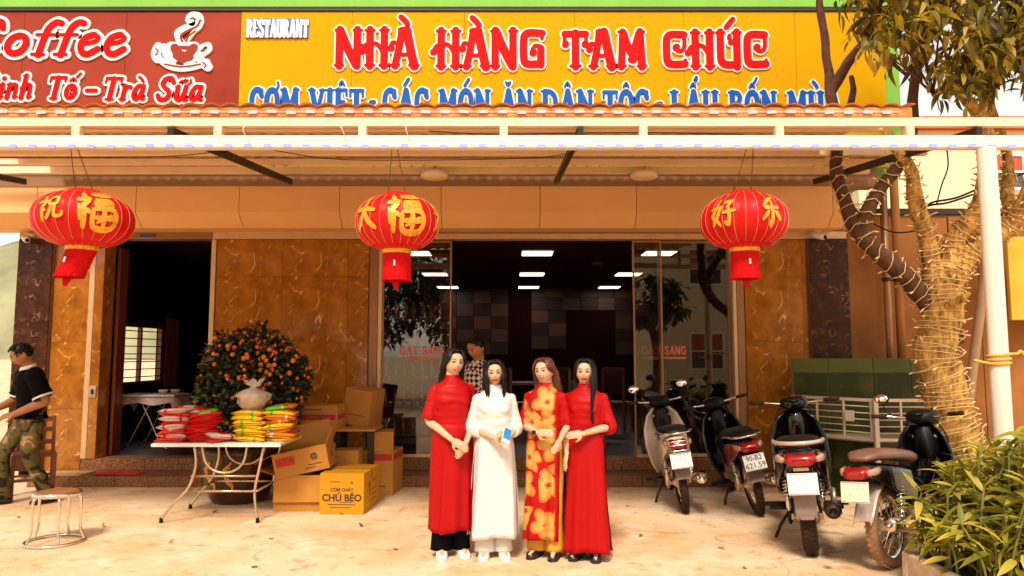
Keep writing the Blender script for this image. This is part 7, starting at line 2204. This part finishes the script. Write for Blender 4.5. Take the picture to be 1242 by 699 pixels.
# 6: man at the left edge in camouflage trousers
p6 = place(32, 611)
person('man in a black polo shirt and camouflage trousers stepping forward at the left edge', p6, radians(-42), 1.62, dict(
    female=False, seed=6, skin=MT['skin_tan'], top=MT['blackcloth'], top_name='polo_shirt', trousers=MT['camo'], shoes=MT['blackshoe'], sleeve=.85, ease=.018, turn=radians(-8), nod=radians(22), heady=-.045, headz=-.012, leany=-.05,
    armA=((-.27, -.05, 1.03), (-.19, -.27, .93), (.2, -.9, -.25), (-.5, -.2, .85), .5), armB=((.265, .04, 1.02), (.16, -.185, .90), (-.35, -.85, -.2), (.5, -.2, .8), .6),
    legA=((-.12, -.20, .47), (-.15, -.16, .075)), legB=((.10, -.02, .45), (.12, .16, .085))))
PM = [o for o in bpy.data.objects if o.name.startswith('polo_shirt')][0]
MT['collarwhite'] = mat('white ribbed trim', (.72, .62, .55), .8, var=.06)
sP = 1.62 / 1.6
def SV(x, y, z): return Vector((x, y, z)) * sP
w = MB(); w.smooth = True; w.rings([[SV(0 + rx * cos(a), -.055 + ry * sin(a), z + .02 * sin(a)) for a in [2 * pi * k / 24 for k in range(24)]] for z, rx, ry in ((1.335, .078, .076), (1.362, .068, .068), (1.372, .062, .062))], cap=False); o = w.build('collar', MT['collarwhite'], PM); md = o.modifiers.new('t', 'SOLIDIFY'); md.thickness = .006
for sd, el in ((-1, (-.27, -.05, 1.03)), (1, (.265, .04, 1.02))):
    sh = SV(sd * .185, -.045, 1.285); e_ = SV(*el)
    w = MB(); w.smooth = True; w.tube([sh.lerp(e_, .80), sh.lerp(e_, .87)], [.099 * sP, .100 * sP], 18, cap=False); o = w.build('cuff', MT['collarwhite'], PM); md = o.modifiers.new('t', 'SOLIDIFY'); md.thickness = .005
# wooden chair behind the man
CH = thing('wooden_chair', 'dark red wooden chair behind the man in camouflage trousers', 'chair', place(38, 603), radians(35))
w = MB(); w.span((-.2, -.2, .43), (.2, .2, .46)); w.build('seat', MT['wood'], CH, bevel=.006)
for x, y in ((-.18, -.18), (.18, -.18)):
    w = MB(); w.bar((x, y, 0), (x, y, .43), .035, .035, up=(0, 1, 0)); w.build('leg', MT['wood'], CH, bevel=.004)
for x in (-.18, .18):
    w = MB(); w.bar((x, .19, 0), (x, .18, .46), .035, .035, up=(0, 1, 0)); w.build('leg', MT['wood'], CH, bevel=.004)
    w = MB(); w.bar((x, .18, .46), (x, .26, .82), .035, .03, up=(0, 1, 0)); w.build('back_post', MT['wood'], CH, bevel=.004)
for z in (.55, .68, .79):
    w = MB(); w.bar((-.165, .18 + (z - .46) * .22, z), (.165, .18 + (z - .46) * .22, z), .05, .018, up=(0, 1, 0)); w.build('back_slat', MT['wood'], CH, bevel=.003)
for y in (-.18, .18):
    w = MB(); w.bar((-.163, y, .2), (.163, y, .2), .02, .025); w.build('stretcher', MT['wood'], CH, bevel=.003)

# ------------------------------------------------------------------ furniture seen through the doors
MT['lace'] = mat('pale lace cloth', (.60, .46, .40), .8, var=.25, vs_=30, bump=.2, bs=90)
IT = thing('side_table', 'folding table under a pale lace cloth inside the left doorway', 'table', (wx(190, 9.75), 9.75, zT2))
w = MB(); w.smooth = True; rs = []
for i in range(13):
    f = -1 + 2 * i / 12; row = []
    for j in range(9):
        g_ = -1 + 2 * j / 8; dz = -(.16 * max(0, abs(f) - .83) / .17 + .12 * max(0, abs(g_) - .78) / .22) * (1 + .15 * sin(i + j * 2))
        row.append(Vector((f * .42, g_ * .30, .715 + dz)))
    rs.append(row)
w.rings(rs, cap=False, closed=False); w.build('table_cloth', MT['lace'], IT)
w = MB(); w.span((-.38, -.27, .69), (.38, .27, .71)); w.build('table_top', MT['tabletop'], IT)
for s_ in (-1, 1):
    for y in (-.22, .22):
        w = MB(); w.smooth = True; w.tube(smooth_path([(-s_ * .1, y, .69), (s_ * .05, y, .4), (s_ * .2, y, .1), (s_ * .3, y, .012)], 4), .011, 8); w.build('leg', MT['steeltube'], IT)
for i, (dx, dy) in enumerate(((.16, -.1), (.28, -.02))):
    w = MB(); w.smooth = True; w.lathe([(0, .0), (.03, .0), (.055, .03), (.065, .055), (.06, .055), (.05, .03), (0, .01)], n=20)
    o = w.build('bowl', MT['lace']); o.location = (IT.location.x + dx, IT.location.y + dy, zT2 + .716); tag(o, ['left pale bowl on the lace covered table', 'right pale bowl on the lace covered table'][i], 'bowl', 'bowls on the inner table')
# display fridge behind the left glass leaf
MT['fridge'] = mat('dark fridge', (.05, .03, .02), .4)
DF = thing('drinks_shelf', 'dark shelf of bottles standing behind the left glass door', 'shelf', (wx(500, 10), 10.2, zT2))
for x in (-.62, .5):
    w = MB(); w.span((x - .02, -.2, 0), (x + .02, .2, 2.0)); w.build('shelf_side', MT['fridge'], DF)
for z in (.1, .5, .9, 1.3, 1.7):
    w = MB(); w.span((-.599, -.2, z), (.479, .2, z + .025)); w.build('shelf_board', MT['fridge'], DF)
bt_m = [mat('bottle %s' % i, c, .15, var=.1) for i, c in enumerate(((.10, .16, .02), (.30, .12, .02), (.16, .10, .04), (.25, .02, .01)))]
bsrc = []
for m in bt_m:
    w = MB(); w.smooth = True; w.lathe([(0, 0), (.034, 0), (.036, .02), (.036, .14), (.014, .20), (.013, .25), (0, .25)], n=12); o = w.build('tmp', m); bsrc.append(o.data); bpy.data.objects.remove(o)
cn = 0
SHN = ('lowest', 'second', 'third', 'fourth', 'top')
for zi, z in enumerate((.1, .5, .9, 1.3, 1.7)):
    for i in range(8):
        ci = (zi + (i // 2)) % 4
        o = bpy.data.objects.new('bottle', bsrc[ci]); COL.objects.link(o); o.location = (DF.location.x - .5 + i * .125 + R2.uniform(-.01, .01), 10.2 - .1, zT2 + z + .026)
        tag(o, ('green', 'amber', 'pale', 'red')[ci] + ' bottle, ' + ('first', 'second', 'third', 'fourth', 'fifth', 'sixth', 'seventh', 'eighth')[i] + ' from the left on the ' + SHN[zi] + ' shelf behind the glass', 'bottle', 'bottles on the shelf'); cn += 1
MT['cover'] = mat('shade-dark chair cover', (.07, .025, .014), .9, var=.15)  # cover cloth darkened; the dimness of the hall is painted into its colour
# wooden dining tables and chairs deep in the hall
DT = thing('dining_table', 'dark wooden dining table in the middle of the dim hall', 'table', (.3, 12.6, zT2))
w = MB(); w.span((-.8, -.4, .72), (.8, .4, .76)); w.build('table_top', MT['wood'], DT, bevel=.006)
for x in (-.74, .74):
    for y in (-.34, .34):
        w = MB(); w.span((x - .03, y - .03, 0), (x + .03, y + .03, .719)); w.build('leg', MT['wood'], DT)
def dchair(x, y, rz, lab):
    t = thing('dining_chair', lab, 'chair', (x, y, zT2), rz, 'dining chairs in the hall')
    w = MB(); w.span((-.2, -.2, .43), (.2, .2, .46)); w.build('seat', MT['wood'], t)
    for a in (-.18, .18):
        w = MB(); w.span((a - .02, -.2, 0), (a + .02, -.16, .429)); w.build('leg', MT['wood'], t)
        w = MB(); w.span((a - .02, .16, 0), (a + .02, .2, .429)); w.build('leg', MT['wood'], t)
        w = MB(); w.span((a - .02, .165, .461), (a + .02, .2, 1.0)); w.build('back_post', MT['wood'], t)
    w = MB(); w.span((-.159, .17, .72), (.159, .19, .98)); w.build('backrest', MT['wood'], t)
    w = MB(); w.smooth = True; w.rings([[Vector((.19 * cos(a), .185 + .02 * sin(a), z)) for a in [2 * pi * k / 20 for k in range(20)]] for z in (.60, 1.0, 1.02)]); w.build('chair_cover', MT['cover'], t)
for x, y, rz, lab in ((-.2, 12.0, pi, 'near left cloth backed chair at the hall table'), (.75, 12.0, pi, 'near right cloth backed chair at the hall table'), (1.75, 12.1, 2.6, 'cloth backed chair standing apart to the right of the hall table'), (2.2, 11.4, 3.0, 'cloth backed chair nearest the right glass doors')): dchair(x, y, rz, lab)

# ------------------------------------------------------------------ across the street, behind the camera: what the glass and marble reflect
MT['far_leaf'] = leaf_mat('garden leaf', (.02, .03, .005), (.07, .085, .012), (.16, .16, .03))
house('cream two storey house across the street facing the restaurant', (9.5, -11, 0), (9, 6, 6.4), pi, MT['render'], MT['roofred'], [(-2.6, 1.6, 1.1, 1.2, MT['tiles_r']), (0, 1.6, 1.1, 1.2, MT['tiles_r']), (2.6, 1.6, 1.1, 1.2, MT['tiles_r']), (-2.6, 4.6, 1.1, 1.2, MT['tiles_r']), (0, 4.6, 1.1, 1.2, MT['tiles_r']), (2.6, 4.6, 1.1, 1.2, MT['tiles_r'])])
house('brown house across the street to the left', (-15, -13, 0), (10, 6, 4.2), pi, mat('tan render', (.42, .24, .12), .8, var=.1), MT['roofred'], [(-2.5, 1.7, 1.1, 1.2, MT['tiles_r']), (.5, 1.7, 1.1, 1.2, MT['tiles_r'])])


def roadside_tree(label, x, y, hgt, rad, n, seed):
    t = thing('roadside_tree', label, 'tree', (x, y, 0), 0, 'trees across the street')
    Rt = random.Random(seed)
    w = MB(); w.smooth = True; w.tube(smooth_path([(0, 0, 0), (.1, .05, hgt * .3), (-.05, 0, hgt * .6)], 5), [.16 - .008 * i for i in range(11)], 8)
    for q in range(6):
        a = q * 1.05; w.tube([(0, 0, hgt * (.35 + .05 * q)), (rad * .4 * cos(a), rad * .4 * sin(a), hgt * .62), (rad * .7 * cos(a), rad * .7 * sin(a), hgt * .78)], [.07, .05, .02], 6)
    w.build('trunk', MT['barkdark'], t)
    me = leaf_mesh('leaf', .34, .16, MT['far_leaf'], .3, .3, 2); Ms = []
    for _ in range(n):
        d = Vector((Rt.gauss(0, 1), Rt.gauss(0, 1), Rt.gauss(0, 1))).normalized(); r = Rt.random() ** .4
        p = Vector((d.x * rad, d.y * rad, hgt * .75 + d.z * rad * .75)) * 1; p = Vector((p.x * r, p.y * r, hgt * .75 + (p.z - hgt * .75) * r))
        if noise.noise(p * 1.1 + Vector((seed, 0, 0))) < -.12: continue
        Ms.append(Matrix.Translation(p) @ leaf_dir(Vector((Rt.gauss(0, 1), Rt.gauss(0, 1), Rt.gauss(-.4, .6)))))
    o = merge_leaves(Ms, me).build('crown', MT['far_leaf'], t, fix=False); o['kind'] = 'stuff'


roadside_tree('bushy tree across the street opposite the left doors', -5.2, -7, 5.2, 3.0, 8000, 2)
roadside_tree('broad tree across the street opposite the shelf', -.9, -9.5, 4.6, 2.9, 8000, 7)
roadside_tree('slim tree across the street opposite the right doors', 4.4, -5.0, 4.2, 1.2, 1500, 4)
roadside_tree('tall tree across the street at the far left', -9.5, -9, 6.0, 3.0, 7000, 12)

# ------------------------------------------------------------------ small litter on the yard
MT['dryleaf'] = mat('dry leaf', (.30, .12, .03), .8, var=.3, vs_=40, objvar=.4)
lm_ = [leaf_mesh('fallen_leaf', .09, .035, MT['dryleaf'], .5, -.25, 4), leaf_mesh('fallen_leaf', .07, .04, MT['dryleaf'], .8, .3, 4)]
spots = [(258, 623), (330, 655), (440, 640), (480, 668), (125, 640), (20, 628), (205, 660), (780, 650), (870, 665), (900, 690), (1010, 690), (760, 615), (415, 625), (305, 690)]
where = ('under the front of the folding table', 'on bare ground below the table', 'right of the yellow carton', 'left of the woman in white shoes', 'right of the steel stool', 'by the feet of the man at the left', 'between stool and table', 'right of the four women', 'in front of the cream motorbike', 'front of the second motorbike at the picture foot', 'near the rear wheel of the scooter', 'beside the step behind the women', 'beside the yellow carton', 'at the picture foot below the table')
for i, (px, py) in enumerate(spots):
    o = bpy.data.objects.new('fallen_leaf', lm_[i % 2]); COL.objects.link(o); o.location = onground(px, py) + Vector((0, 0, .006)); o.rotation_euler = (R2.uniform(-.2, .2), R2.uniform(-.2, .1), R2.uniform(0, 6.3)); o.scale = [R2.uniform(.5, 1.0)] * 3
    tag(o, 'dry brown leaf lying on the concrete ' + where[i], 'leaf', 'dry leaves on the concrete')
